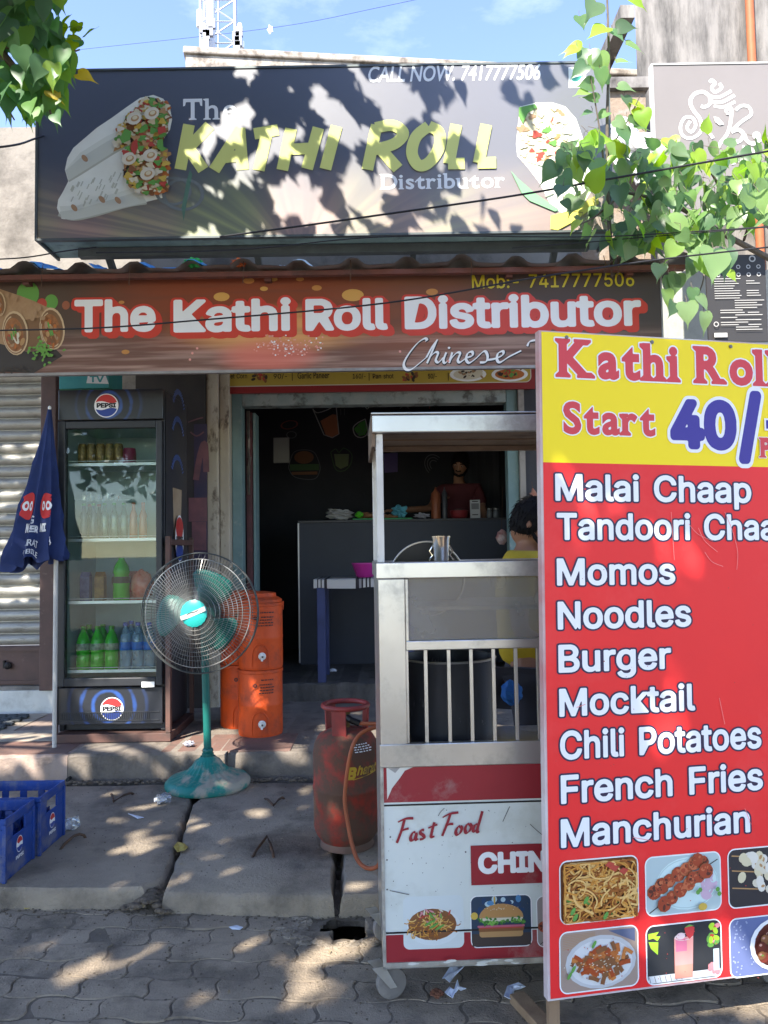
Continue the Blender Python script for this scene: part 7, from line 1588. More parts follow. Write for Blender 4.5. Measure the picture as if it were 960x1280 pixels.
b = MB(); axw = Vector((0, 1, .1)).normalized(); Xw = Vector((1, 0, 0)); Yw = axw.cross(Xw); b.tube([wc + (Xw * cos(2 * pi * k / 56) + Yw * sin(2 * pi * k / 56)) * .142 for k in range(56)], .0035, 6, closed=True); b.build('rim', M('pan_rim', (.55, .5, .42), .3, .8), wk, smooth=True)

# ------------------------------------------------------------------ inside the shop
cq0, cq1 = P(374, 651, 7.7), P(640, 651, 7.7)
ct = thing('shop_counter', 'dark navy laminate serving counter inside the shop', 'counter', ((cq0.x + cq1.x) / 2, 7.95, .38))
ctop = cq0.z
b = MB(); b.box(cq0.x, cq1.x, 7.7, 7.73, .381, ctop - .024); b.box(cq0.x, cq0.x + .03, 7.731, 8.2, .381, ctop - .024); b.box(cq1.x - .03, cq1.x, 7.731, 8.2, .381, ctop - .024); b.build('front', M('navy_laminate', (.030, .036, .052), .5, col2=(.022, .027, .04), scale=1.2), ct)
b = MB(); b.box(cq0.x - .01, cq1.x + .01, 7.68, 8.22, ctop - .023, ctop); b.build('top', M('counter_black', (.03, .03, .035), .4), ct, bevel=.003)
b = MB(); b.box(cq0.x - .014, cq0.x - .001, 7.685, 7.70, .40, ctop - .025); b.build('edge_trim', M('trim_alu', (.4, .4, .4), .4, .6), ct)
def on_counter(px, Y): return Vector((P(px, 640, Y).x, Y, ctop + .001))
def lump(name, lab, cat, c, r, m_, seed, amp=.25, parts=None):
    o = MB(); q = random.Random(seed); ph = [q.uniform(0, 6) for _ in range(6)]
    o.ball(Vector(c) + Vector((0, 0, r[2])), r, 22, 14, fn=lambda d: 1 + amp * (sin(5 * d.x + ph[0]) * cos(6 * d.y + ph[1]) + .6 * sin(9 * d.z + ph[2] + 4 * d.x) + .35 * sin(15 * d.y + ph[3]) * cos(13 * d.x + ph[4])))
    ob = o.build(name, m_, None, smooth=False); mz = min(v.co.z for v in ob.data.vertices)
    for v in ob.data.vertices: v.co.z += c[2] - mz
    return tag(ob, lab, cat)
lump('plastic_bag', 'crumpled white plastic bag at the left end of the counter', 'bag', on_counter(424, 7.85), (.13, .07, .05), M('bag_white', (.34, .34, .33), .5), 3, .35)
ty = thing('food_tray', 'green tray of food on the counter', 'tray', on_counter(478, 7.85)); b = MB(); q = on_counter(478, 7.85); b.box(q.x - .30, q.x + .30, 7.74, 7.96, q.z, q.z + .016); b.build('tray', M('tray_green', (.04, .26, .09), .5), ty, bevel=.004)
b = MB(); rr_ = random.Random(4)
for k in range(24): b.ball((q.x - .17 + rr_.gauss(0, .06), 7.84 + rr_.uniform(-.04, .04), q.z + .04 + .02 * rr_.random()), (.035, .03, .024), 8, 6)
for k in range(14): b.ball((q.x + .05 + rr_.gauss(0, .06), 7.84 + rr_.uniform(-.04, .04), q.z + .03 + .012 * rr_.random()), (.035, .03, .018), 8, 6)
b.build('food', M('cooked_food', (.20, .08, .03), .6, col2=(.3, .16, .08), scale=20), ty, smooth=True)
lump('pepper', 'bright green round thing at the front of the counter tray', 'vegetable', on_counter(449, 7.76) + Vector((0, 0, .017)), (.042, .04, .034), M('vivid_green', (.08, .42, .02), .4), 4, .08)
lump('blue_cloth', 'crumpled light blue cloth on the green tray', 'cloth', on_counter(499, 7.82) + Vector((0, 0, .018)), (.07, .05, .055), M('cyan_cloth', (.08, .30, .38), .7), 8, .4)
lump('paper_scrap', 'crumpled whitish paper on the counter beside the brown bottle', 'paper', on_counter(527, 7.78), (.06, .04, .024), M('paper_grey', (.36, .36, .40), .7), 9, .4)
def sauce(px, lab, m_, r, h):
    q = on_counter(px, 7.80); o = thing('sauce_bottle', lab, 'bottle', q); b = MB(); b.lathe([(r * .95, 0), (r, .01), (r, h * .86), (r * .6, h * .93), (r * .5, h * .95)], q, 18); b.build('body', m_, o, smooth=True)
    b = MB(); b.lathe([(r * .45, h * .952), (r * .2, h * 1.02), (r * .14, h * 1.08)], q, 12); b.build('nozzle', m_, o, smooth=True)
sauce(545, 'red brown squeeze bottle on the counter before the cook', M('sauce_brown', (.24, .075, .035), .45), .047, .30); sauce(556, 'slim dark bottle beside the red brown squeeze bottle', M('sauce_dark', (.05, .055, .065), .35), .028, .30)
q = on_counter(574, 7.8); bo = thing('bowl', 'dark red bowl on the counter right of the bottles', 'bowl', q); b = MB(); b.lathe([(.06, 0), (.085, .02), (.095, .08), (.085, .085), (.07, .02), (0, .015)], q, 26); b.build('body', M('bowl_red', (.20, .025, .03), .4), bo, smooth=True)
b = MB(); b.lathe([(.05, .05), (.06, .088), (.03, .098), (0, .10)], q, 16); b.build('contents', M('grey_food', (.14, .13, .12), .7), bo, smooth=True)
q = on_counter(594, 7.76); st_ = thing('payment_stand', 'small upright grey white card stand at the right of the counter', 'stand', q); b = MB(); b.box(q.x - .05, q.x + .05, 7.76, 7.77, q.z + .005, q.z + .185); b.box(q.x - .05, q.x + .05, 7.75, 7.80, q.z, q.z + .0045); b.build('card', M('card_grey', (.40, .40, .40), .5), st_)
sf = Frame((q.x - .05, 7.759, q.z)); dc = Decal(sf, .0005); dc.rect(.012, .09, .088, .15, M('card_shade', (.16, .16, .17), .5)); dc.build('card_face', st_); dc = Decal(sf, .0005); dc.rect(.02, .03, .08, .04, m_ink); dc.build('card_face', st_); dc = Decal(sf, .0005); dc.rect(.02, .165, .08, .175, m_ink); dc.build('card_face', st_)
for k, (px, lab) in enumerate(((612, 'little glass jar at the right end of the counter'), (620, 'second small glass jar by the right counter end, nearer the door frame'))):
    q = on_counter(px, 7.8); o = thing('jar', lab, 'jar', q); b = MB(); b.lathe([(.025, 0), (.03, .01), (.03, .07), (.022, .085)], q, 14); b.build('body', M('jar_glass', (.10, .11, .12), .2), o, smooth=True); b = MB(); b.lathe([(.025, .086), (.025, .10)], q, 12); b.build('lid', M('jar_lid', (.2, .2, .2), .4, .5), o)
# stool-high table with striped cloth
ty0 = 6.62; tz = P(430, 724, ty0).z; tx0, tx1 = P(392, 724, ty0).x, P(520, 724, ty0).x
tbl = thing('side_table', 'table with blue legs under a striped white cloth in the doorway', 'table', ((tx0 + tx1) / 2, ty0 + .25, .38))
b = MB(); b.box(tx0 + .01, tx1, ty0 + .01, ty0 + .5, tz - .03, tz - .004); b.build('tabletop', m_int, tbl)
for x, y in ((tx0 + .06, ty0 + .04), (tx1 - .06, ty0 + .04), (tx0 + .06, ty0 + .46), (tx1 - .06, ty0 + .46)): b = MB(); b.box(x - .035, x + .035, y - .03, y + .03, .381, tz - .031); b.build('leg', M('leg_blue', (.045, .06, .16), .5, col2=(.03, .04, .10), scale=5), tbl, bevel=.004)
TFm = Frame((tx0, ty0, tz)); clo = MB(); n_ = 40
mats_c = [M('cloth_offwhite', (.44, .42, .40), .9, bump=.2, bscale=90), M('cloth_black', (.03, .025, .028), .9), M('cloth_grey', (.25, .23, .23), .9)]
W2 = tx1 - tx0
stripe = [(0, .03, 0), (.03, .04, 1), (.04, .06, 0), (.06, .07, 1), (.07, .09, 0), (.09, .115, 1), (.115, .36, 0), (.36, .39, 1), (.39, .41, 2), (.41, .425, 1), (.425, .445, 0), (.445, .46, 1), (.46, .475, 0), (.475, .49, 1), (.49, .75, 0), (.75, .78, 1), (.78, W2 + .01, 0)]
for a0, a1, mi in stripe:
    if a0 >= W2: continue
    q = [TFm.at(a, z, c) for c, z in ((-.5, .004), (-.01, .004), (.006, -.004), (.010, -.075)) for a in (a0, min(a1, W2))]
    q[6].z += .006 * sin(a0 * 30); q[7].z += .006 * sin(a1 * 30); clo.add(q, [(0, 1, 3, 2), (2, 3, 5, 4), (4, 5, 7, 6)], mi)
q = [(tx0, ty0 - .006, tz - .004), (tx0, ty0 + .5, tz - .004), (tx0 - .008, ty0 + .5, tz - .08), (tx0 - .008, ty0 - .01, tz - .075)]; clo.add(q, [(0, 1, 2, 3)], 1)
tag(clo.build('table_cloth', mats_c), 'off white tablecloth with black stripes over the blue legged table', 'tablecloth')
q = Vector((P(456, 712, 6.8).x, 6.8, tz + .006)); bo = thing('bowl', 'magenta plastic bowl on the striped cloth', 'bowl', q); b = MB(); b.lathe([(.06, 0), (.075, .01), (.112, .115), (.118, .12), (.118, .128), (.105, .125), (.06, .012), (0, .01)], q, 30); b.build('body', M('magenta_plastic', (.42, .03, .24), .35), bo, smooth=True)
lump('paper_scrap', 'small white scrap lying on the dark floor under the striped table', 'paper', (P(414, 822, 7.2).x, 7.2, .382), (.04, .02, .012), M('paper_white', (.6, .61, .66), .7), 14, .4)
o = thing('snack_packet', 'orange and grey packet hanging on the wall above the man in yellow', 'packet', P(667, 625, 6.4)); b = MB(); c = Vector(o.location)
b.ball(c + Vector((.0, 0, .0)), (.035, .02, .09), 12, 10, fn=lambda d: 1 + .15 * sin(9 * d.z + 5 * d.x)); b.build('packet', M('packet_orange', (.36, .12, .06), .5, col2=(.2, .16, .14), scale=14), o)
b = MB(); b.tube([c + Vector((0, .02, .08)), c + Vector((0, .06, .16))], .002, 5); b.build('string', m_rust, o)
o = thing('hanging_basket', 'red and white packet hanging by the right end of the counter', 'packet', P(627, 672, 6.9)); c = Vector(o.location); b = MB(); b.ball(c, (.05, .03, .07), 12, 8, fn=lambda d: 1 + .12 * sin(8 * d.z + 4 * d.x)); b.build('packet', M('packet_red', (.26, .05, .05), .5, col2=(.5, .45, .42), scale=9), o); b = MB(); b.tube([c + Vector((0, 0, .06)), c + Vector((.02, 0, .45))], .002, 5); b.build('string', m_rust, o)

# ------------------------------------------------------------------ small things on the ground
def hook(a, m_, c, lab):
    o = thing('lifting_hook', lab, 'hook', ((a[0].x + m_[0].x) / 2, a[0].y, .085), 'bent iron lifting hooks in the concrete drain covers'); b = MB()
    b.tube([Vector((p.x, p.y, z)) for p, z in (a, *c, m_)], .0068, 7); b.build('bar', m_rust, o, smooth=True)
for (p0, p1, p2, lab) in (((139, 992), (142, 1008), (167, 992), 'rusty V shaped hook nearest the fan base, left of it'), ((331, 998), (342, 1013), (355, 998), 'rusty curved hook right of the fan base'), ((75, 1062), (92, 1052), (107, 1047), 'pair of short rusty prongs by the plastic bottle'), ((315, 1072), (334, 1052), (342, 1072), 'rusty angled hook on the middle slab below the curved one')):
    A, B_, C_ = G(*p0, .085), G(*p1, .085), G(*p2, .085); hook((A, .082), (C_, .082), [(A.lerp(B_, .3), .1), (B_, .112), (B_.lerp(C_, .5), .112), (C_.lerp(B_, .15), .10)], lab)
m_clear = glass_mat('clear_plastic', (.90, .93, .95), .9, .08, haze=.22, haze_col=(.6, .63, .66), base=.08)
def crushed(name, px, py, L, r, rot, lab, seed, z=.0875):
    c = G(px, py, z); q = random.Random(seed); d = Vector((cos(rot), sin(rot), 0)); o = thing(name, lab, 'bottle' if 'bottle' in name else 'cup', (c.x, c.y, z)); b = MB(); n = 12
    rad = [r * (.35 if ('bottle' in name and k < 2) else 1) * q.uniform(.7, 1.02) for k in range(n)]
    b.lathe([(rad[k], -L / 2 + L * k / (n - 1)) for k in range(n)], (c.x, c.y, z + r * .9), 14, ax=d, mod=lambda a, rr, zz_: 1 + .16 * sin(3 * a + zz_ * 60)); b.build('shell', m_clear, o, smooth=True, fix=False)
    b = MB(); e = Vector((c.x, c.y, z + r * .9)) - d * (L / 2 + .012); b.lathe([(r * .38, 0), (r * .38, .012), (r * .3, .013)], e, 10, ax=d); b.build('cap' if 'bottle' in name else 'lid', M('cap_white', (.6, .62, .64), .5), o)
crushed('plastic_bottle', 78, 1040, .16, .036, .75, 'empty clear bottle lying against the far blue crate', 2); crushed('plastic_bottle', 152, 971, .15, .022, 0.05, 'flattened clear bottle lying along the step', 5); crushed('plastic_cup', 175, 968, .085, .036, 2.2, 'crushed clear cup tipped over against the step', 7); crushed('plastic_cup', 217, 969, .07, .022, .4, 'small crumpled plastic beside the fan base at the step', 9); crushed('plastic_cup', 204, 1004, .075, .030, .6, 'crumpled clear cup left of the fan base on the slab', 12)
spq = G(192, 970, .09); b = MB(); b.tube([Vector((spq.x - .04 + .0025 * k + .0, spq.y + .012 * cos(k * 1.1), .105 + .015 * sin(k * 1.1))) for k in range(34)], .0018, 5); tag(b.build('wire_spring', m_rust), 'small dark coiled wire lying at the foot of the step', 'spring')
b = MB(); b.tube([G(84, 975, .098), G(92, 969, .098), G(110, 966, .098), G(134, 968, .098)], .012, 8); tag(b.build('black_hose', M('black_rubber', (.02, .02, .02), .7)), 'short black hose lying along the stone step', 'hose')
def flat(name, pts, z, m_, lab, cat, lift=.01, seed=1):
    q = random.Random(seed); g_ = [G(x, y, z) for x, y in pts]; c = sum(g_, Vector()) / len(g_); b = MB(); n = len(g_); ring = [p + Vector((0, 0, .002 + q.uniform(0, lift))) for p in g_]; mid = [c.lerp(p, .5) + Vector((0, 0, .003 + q.uniform(0, lift))) for p in g_]
    b.add(ring + mid + [c + Vector((0, 0, .004 + lift * .4))], [(i, (i + 1) % n, n + (i + 1) % n, n + i) for i in range(n)] + [(n + i, n + (i + 1) % n, 2 * n) for i in range(n)]); o = b.build(name, m_); s_ = o.modifiers.new('thick', 'SOLIDIFY'); s_.thickness = .0015; s_.offset = 1; return tag(o, lab, cat)
m_yl = M('fallen_yellow', (.46, .36, .07), .6, col2=(.36, .26, .08), scale=30)
flat('fallen_leaf', [(217, 1062), (222, 1056), (230, 1055), (235, 1060), (231, 1066), (222, 1068)], .086, m_yl, 'curled yellow leaf beside the crack between the slabs', 'leaf', .012, 2); flat('fallen_leaf', [(27, 1133), (33, 1129), (42, 1130), (41, 1136), (31, 1138)], 0, m_yl, 'flat yellow leaf on the pavers at the lower left', 'leaf', .008, 3)
flat('fallen_leaf', [(314, 1140), (319, 1136), (323, 1141), (318, 1144)], .0, M('fallen_brown', (.22, .15, .08), .7), 'small tan leaf at the slab foot left of the drain hole', 'leaf', .006, 4)
flat('paper_scrap', [(286, 1160), (296, 1158), (304, 1160), (300, 1163), (290, 1162)], .0, M('paper_bluewhite', (.55, .58, .64), .7), 'thin white sliver of paper left of the drain hole', 'paper', .004, 6); flat('paper_scrap', [(160, 1018), (170, 1020), (180, 1023), (172, 1024)], .086, M('paper_white', (.6, .61, .66)), 'tiny white sliver on the slab left of the fan', 'paper', .004, 7)
m_tis = M('tissue', (.66, .70, .80), .8)
flat('tissue', [(553, 1226), (565, 1213), (578, 1209), (581, 1214), (568, 1222), (562, 1231), (556, 1232)], 0, m_tis, 'folded white tissue under the cart, farther of the three', 'tissue', .022, 8); flat('tissue', [(556, 1246), (562, 1238), (568, 1240), (572, 1234), (576, 1239), (583, 1242), (572, 1244), (566, 1249), (559, 1250)], 0, m_tis, 'crumpled white tissue with ragged edge, below the folded one', 'tissue', .03, 9); flat('tissue', [(630, 1252), (634, 1238), (648, 1235), (657, 1236), (650, 1243), (642, 1246), (638, 1257)], 0, m_tis, 'crumpled white tissue by the wooden brace of the red sign', 'tissue', .03, 10)
lump('coir_scrap', 'round brown scrap on the ground behind the cart wheel', 'scrap', G(546, 1246, 0), (.022, .018, .010), M('rust_brown', (.17, .07, .04), .9), 3, .3)
b = MB(); q = G(236, 934, .24); lump('paper_scrap', 'scrunched white paper on the edge of the step behind the fan pole', 'paper', (q.x, q.y, .243), (.028, .02, .014), M('paper_grey', (.36, .36, .4)), 5, .4)
# ================================================================== PLANTS, TREE, CABLES
def in_frame(p, pad=40):
    d = p - EYE; z = d.dot(_fw)
    if z < .05: return False
    x, y = 480 + F_PX * d.dot(_R) / z, 640 - F_PX * d.dot(_U) / z
    return -pad < x < 960 + pad and -pad < y < 1280 + pad
def leaf(b, p, d, n, s, wd=1.0, fold=.22, curl=.15, mi=0):
    d = d.normalized(); x = d.cross(n)
    if x.length < 1e-3: x = d.orthogonal()
    x.normalize(); n = x.cross(d)
    def q(a, t): return p + x * (a * s * wd) + d * (t * s) + n * (abs(a) * fold * s - curl * s * t * t)
    out = [(0, 0), (.16, -.06), (.33, -.04), (.44, .10), (.46, .26), (.41, .44), (.31, .60), (.19, .75), (.09, .87), (.035, .98), (.012, 1.12), (0, 1.24)]
    ph = p.x * 91 + p.z * 57; wav = lambda a, t: (a, t)
    mid = [0, .04, .10, .18, .28, .42, .57, .72, .85, .97, 1.12]; R_ = [q(*o_) + n * (.018 * s * sin(ph + 5 * i)) for i, o_ in enumerate(out)]; L_ = [q(-o_[0], o_[1]) + n * (.018 * s * sin(ph * 1.7 + 5 * i)) for i, o_ in enumerate(out)]; Mi = [q(0, t) for t in mid]
    vs = R_ + L_[1:-1] + Mi[1:]; N = len(out); lf = lambda i: 0 if i == 0 else (N - 1 if i == N - 1 else N + i - 1); md = lambda i: 0 if i == 0 else N + N - 2 + i - 1; fs = []
    for i in range(N - 2):
        fs += [(md(i), i + 1, md(i + 1)) if i == 0 else (md(i), i, i + 1, md(i + 1)), (md(i), md(i + 1), lf(i + 1)) if i == 0 else (md(i), md(i + 1), lf(i + 1), lf(i))]
    fs += [(md(N - 2), N - 2, N - 1), (md(N - 2), N - 1, lf(N - 2))]
    b.add(vs, fs, mi)
def leaf_lo(b, p, d, n, s):
    d = d.normalized(); x = d.cross(n)
    if x.length < 1e-3: x = d.orthogonal()
    x.normalize(); n = x.cross(d)
    def q(a, t): return p + x * (a * s) + d * (t * s) + n * (abs(a) * .2 * s)
    b.add([q(0, 0), q(.40, .10), q(.40, .45), q(.12, .85), q(0, 1.15), q(-.12, .85), q(-.40, .45), q(-.40, .10)], [(0, 1, 2, 3, 4), (0, 4, 5, 6, 7)])
rt = random.Random(77)
m_bark = M('tree_bark', (.16, .12, .09), .9, col2=(.09, .07, .055), scale=8, bump=.8, bscale=20, stretch=(2, 2, .5))
m_crown = leaf_mat('crown_leaves', [(.035, .10, .035), (.05, .13, .045), (.045, .11, .05), (.07, .16, .04)])
tree = thing('peepal_tree', 'peepal tree whose heart shaped leaves hang into the picture at the top left', 'tree', (-2.9, -.3, 0))
# light falls through the crown in these places: (surface, pixel, half axes in metres)
holes = []
def hg(px, py, z, ra, rb): holes.append((G(px, py, z), ra, rb, 0))
def hf(px, py, Y, ra, rb): holes.append((P(px, py, Y), ra, rb, 1))
for a in ((172, 1050, .085, .10, .07), (165, 1063, .085, .08, .05), (132, 1065, .085, .06, .05), (310, 1050, .085, .07, .06), (347, 1012, .085, .11, .10), (307, 1020, .085, .05, .05), (272, 1183, 0, .12, .09), (150, 1203, 0, .12, .05), (62, 1240, 0, .05, .05), (352, 1208, 0, .10, .05), (398, 1238, 0, .11, .08), (345, 1262, 0, .06, .04), (208, 1188, 0, .07, .035), (92, 1218, 0, .07, .04), (322, 1180, 0, .05, .035), (430, 1198, 0, .06, .04), (245, 1250, 0, .08, .035), (40, 1190, 0, .06, .03), (455, 1105, .085, .10, .06), (900, 1250, 0, .25, .12), (240, 1045, .085, .04, .03), (290, 1090, .085, .07, .04), (385, 1030, .085, .05, .05),
          (40, 905, .24, .26, .10), (62, 918, .24, .10, .09), (10, 920, .24, .2, .06), (25, 960, .1, .3, .10), (200, 930, .24, .10, .05), (420, 1180, 0, .12, .07), (185, 1010, .085, .07, .05)): hg(*a)
for a in ((34, 563, 6.3, .14, .07), (18, 690, 6.3, .16, .10), (20, 745, 6.3, .30, .10), (10, 620, 6.3, .10, .12), (30, 955, 4.93, .28, .08), (110, 950, 4.93, .12, .07), (490, 760, 2.6, .05, .12), (490, 860, 2.6, .06, .12), (500, 1012, 2.6, .08, .05), (835, 905, 2.45, .10, .20), (720, 720, 2.4, .08, .09), (790, 655, 2.4, .12, .05), (860, 720, 2.5, .09, .12), (710, 610, 2.4, .03, .14), (560, 527, 2.6, .2, .03), (760, 1040, 2.4, .08, .05)): hf(*a)
def shadow_ok(T, kind, pad=.035):
    for c, ra, rb, k in holes:
        if k != kind: continue
        dx = (T.x - c.x) / (ra + pad); dy = ((T.y - c.y) if kind == 0 else (T.z - c.z)) / (rb + pad)
        if (kind == 1 and abs(T.y - c.y) > .5) or (kind == 0 and abs(T.z - c.z) > .3): continue
        if dx * dx + dy * dy < 1: return False
    return True
def sign_shade(px, py):
    if px < 60: return .6
    if px < 215: return 1.0
    if px < 300: return .8 if py < 200 else .62
    if px < 400: return .50 if py < 235 else .34
    if px < 470: return .50 if py < 150 else .26
    if px < 545: return .62 if py < 150 else .42
    if px < 580: return .16
    return .03
tgt = []
crown = MB(); tips = []
def put(T, t, size):
    Lp = T + TO_SUN * t
    if in_frame(Lp, 60): return False
    if Lp.z < 3.4: return False
    for c, ra, rb, kd in holes:
        t2 = (Lp.y - c.y) / TO_SUN.y if kd else (Lp.z - c.z) / TO_SUN.z
        if t2 <= 0: continue
        h = Lp - TO_SUN * t2; du, dv = (h.x - c.x) / (ra + size * .12), ((h.z - c.z) if kd else (h.y - c.y)) / (rb + size * .12)
        if du * du + dv * dv < 1: return False
    d = Vector((rt.uniform(-1, 1), rt.uniform(-1, 1), rt.uniform(-1.3, .1))); n = Vector((rt.uniform(-.7, .7), rt.uniform(-.7, .7), 1))
    if TO_SUN.dot(d.normalized()) < -.8: d.x += 1
    leaf_lo(crown, Lp - d.normalized() * size * .5, d, n, size); tips.append(Lp); return True
# over the signboard (leaves near enough for crisp shadows)
for k in range(5200):
    px, py = rt.uniform(-40, 770), rt.uniform(70, 310)
    if rt.random() > sign_shade(px, py): continue
    # leaves hang in sprays, so their shadows clump
    cl = sin(px * .043 + 1.3 * sin(py * .031)) * sin(py * .05 + 1.7 * sin(px * .022)) if px > 230 else 1
    if cl < (-.05 if px < 470 else .0): continue
    put(P(px, py, 5.0), rt.uniform(1.9, 3.4), rt.uniform(.10, .17))
# over the shop front, the footway and the cart (higher up: soft edged)
for k in range(5600):
    T = Vector((rt.uniform(-3.6, 2.3), 4.75, rt.uniform(.2, 3.45)))
    if T.x < -2.3 or T.z < 2.6: T.y = 5.6 if T.z < 2.6 else 4.7
    if T.x > 1.85 and T.z > 2.6: continue
    if T.x > -.3 and T.z > 3.2: continue
    if T.x < -2.2 and not shadow_ok(Vector((T.x, 6.3, T.z)) , 1): continue
    put(T, rt.uniform(3.6, 7.5), rt.uniform(.15, .21))
for k in range(6800):
    z = .085; T = Vector((rt.uniform(-3.4, 2.4), rt.uniform(1.2, 4.95), z))
    if not shadow_ok(T, 0): continue
    put(T, rt.uniform(5.0, 8.6), rt.uniform(.15, .21))
for k in range(2600):
    T = Vector((rt.uniform(-2.4, 1.2), rt.uniform(1.7, 3.35), .0))
    if shadow_ok(T, 0): put(T, rt.uniform(5.0, 8.0), rt.uniform(.14, .2))
for k in range(2600):
    T = Vector((rt.uniform(-.2, 1.9), 2.45, rt.uniform(.1, 2.1)))
    if not shadow_ok(T, 1): continue
    put(T, rt.uniform(4.6, 7.5), rt.uniform(.15, .2))
for k in range(1500):
    T = Vector((rt.uniform(-4.3, -2.3), 6.25, rt.uniform(.3, 3.2)))
    if not shadow_ok(T, 1): continue
    put(T, rt.uniform(4.2, 8.5), rt.uniform(.15, .21))
for k in range(900):
    T = Vector((rt.uniform(-3.6, -2.0), rt.uniform(4.9, 6.2), .24))
    if not shadow_ok(T, 0): continue
    put(T, rt.uniform(4.5, 7.0), rt.uniform(.15, .2))
def limb(b, pts, r0, r1, n=6, seg=8):
    p = [Vector(q) for q in spline([tuple(q) for q in pts], n)]; m = len(p) - 1
    b.tube(p, [r0 + (r1 - r0) * i / m for i in range(m + 1)], seg)
b = MB(); limb(b, [(-2.9, -.3, -.08), (-2.92, -.28, .5), (-2.86, -.3, 1.8), (-2.7, -.2, 3.2), (-2.55, -.1, 4.4)], .19, .12, seg=14)
b.build('trunk', m_bark, tree, smooth=True)
b = MB(); fork = Vector((-2.55, -.1, 4.4)); ends = []
for k in range(9):
    tp = rt.choice(tips); mid = fork.lerp(tp, .5) + Vector((rt.uniform(-.3, .3), rt.uniform(-.3, .3), .5))
    if in_frame(mid, 80): continue
    limb(b, [fork - Vector((0, 0, .1)), mid, tp], .075, .018); ends += [mid, tp, mid.lerp(tp, .5)]
for k in range(170):
    tp = rt.choice(tips); e = min(ends, key=lambda q: (q - tp).length)
    if (e - tp).length > 1.6: continue
    limb(b, [e, e.lerp(tp, .5) + Vector((0, 0, .12)), tp], .014, .004, 4, 5)
# the spray that hangs into view
s0 = P(-60, 20, 3.0); j1 = P(25, 92, 3.0); j2 = P(58, 128, 3.0); j3 = P(100, 62, 3.05)
limb(b, [fork, Vector((-2.5, 1.4, 4.3)), s0, P(-10, 55, 3.0), j1], .05, .011); limb(b, [j1, P(42, 112, 3.0), j2, P(66, 150, 3.0)], .010, .003); limb(b, [P(-5, 58, 3), P(40, 62, 3.02), P(70, 70, 3.03), j3], .008, .003); limb(b, [s0, P(-10, -10, 3.1), P(40, -8, 3.1), P(78, 5, 3.1)], .012, .003); limb(b, [P(-30, 60, 3), P(-5, 110, 2.95), P(18, 150, 2.95)], .008, .003)
b.build('branches', m_bark, tree, smooth=True)
crown.build('foliage', m_crown, tree, fix=False)
spray = MB()
sp = [(18, 18, .15), (45, 8, .16), (58, 22, .15), (72, 8, .12), (30, 48, .16), (12, 40, .14), (52, 45, .14), (66, 40, .12), (5, 75, .13), (35, 75, .16), (60, 75, .15), (80, 70, .13), (92, 62, .11), (20, 100, .17), (40, 95, .16), (62, 95, .15), (74, 100, .13), (10, 120, .18), (28, 130, .19), (48, 118, .15), (60, 120, .18), (78, 105, .17), (36, 145, .14), (58, 140, .16), (70, 135, .15), (0, 60, .15), (-5, 25, .17), (88, 80, .13), (3, 105, .15), (46, 152, .13), (75, 150, .10), (28, 28, .17), (50, 60, .15), (70, 58, .15), (14, 60, .15), (0, 0, .16), (30, -5, .16), (62, -6, .15), (88, 92, .12), (-8, 118, .16)]
for x, y, s_ in sp:
    for r_ in range(1 if s_ < .12 else 3):
        p = P(x + rt.uniform(-8, 8) - 4, y + rt.uniform(-8, 8) - 16, 3.0 + rt.uniform(-.16, .2)); d = Vector((rt.uniform(-.45, .5), rt.uniform(-.5, .3), -1 + rt.uniform(-.1, .5))); leaf(spray, p, d, Vector((rt.uniform(-.6, .6), -1, rt.uniform(0, .7))), s_ * .72 * rt.uniform(.75, 1.05), .95)
for x, y in ((88, 20), (96, 40), (102, 50), (82, 35), (92, 52), (106, 46), (98, 28), (75, 30)):
    p = P(x, y, 3.05); leaf(spray, p, Vector((rt.uniform(-.6, .6), -.3, rt.uniform(-1, .4))), Vector((rt.uniform(-.5, .5), -.7, .6)), .065, .9, mi=1)
for x, y, dx in ((97, 92, .9), (62, 112, .4)): leaf(spray, P(x, y, 2.98), Vector((dx, -.1, -.4)), Vector((0, -1, .3)), .075, .9, mi=2)
spray.build('leaf_spray', [leaf_mat('spray_leaves', [(.07, .16, .06), (.10, .24, .07), (.065, .13, .075), (.14, .29, .06), (.22, .36, .06)], .45), leaf_mat('young_leaves', [(.20, .36, .03), (.30, .40, .04)], .5), leaf_mat('yellow_leaves', [(.50, .38, .03), (.55, .40, .05)], .4)], tree, fix=False, smooth=True)

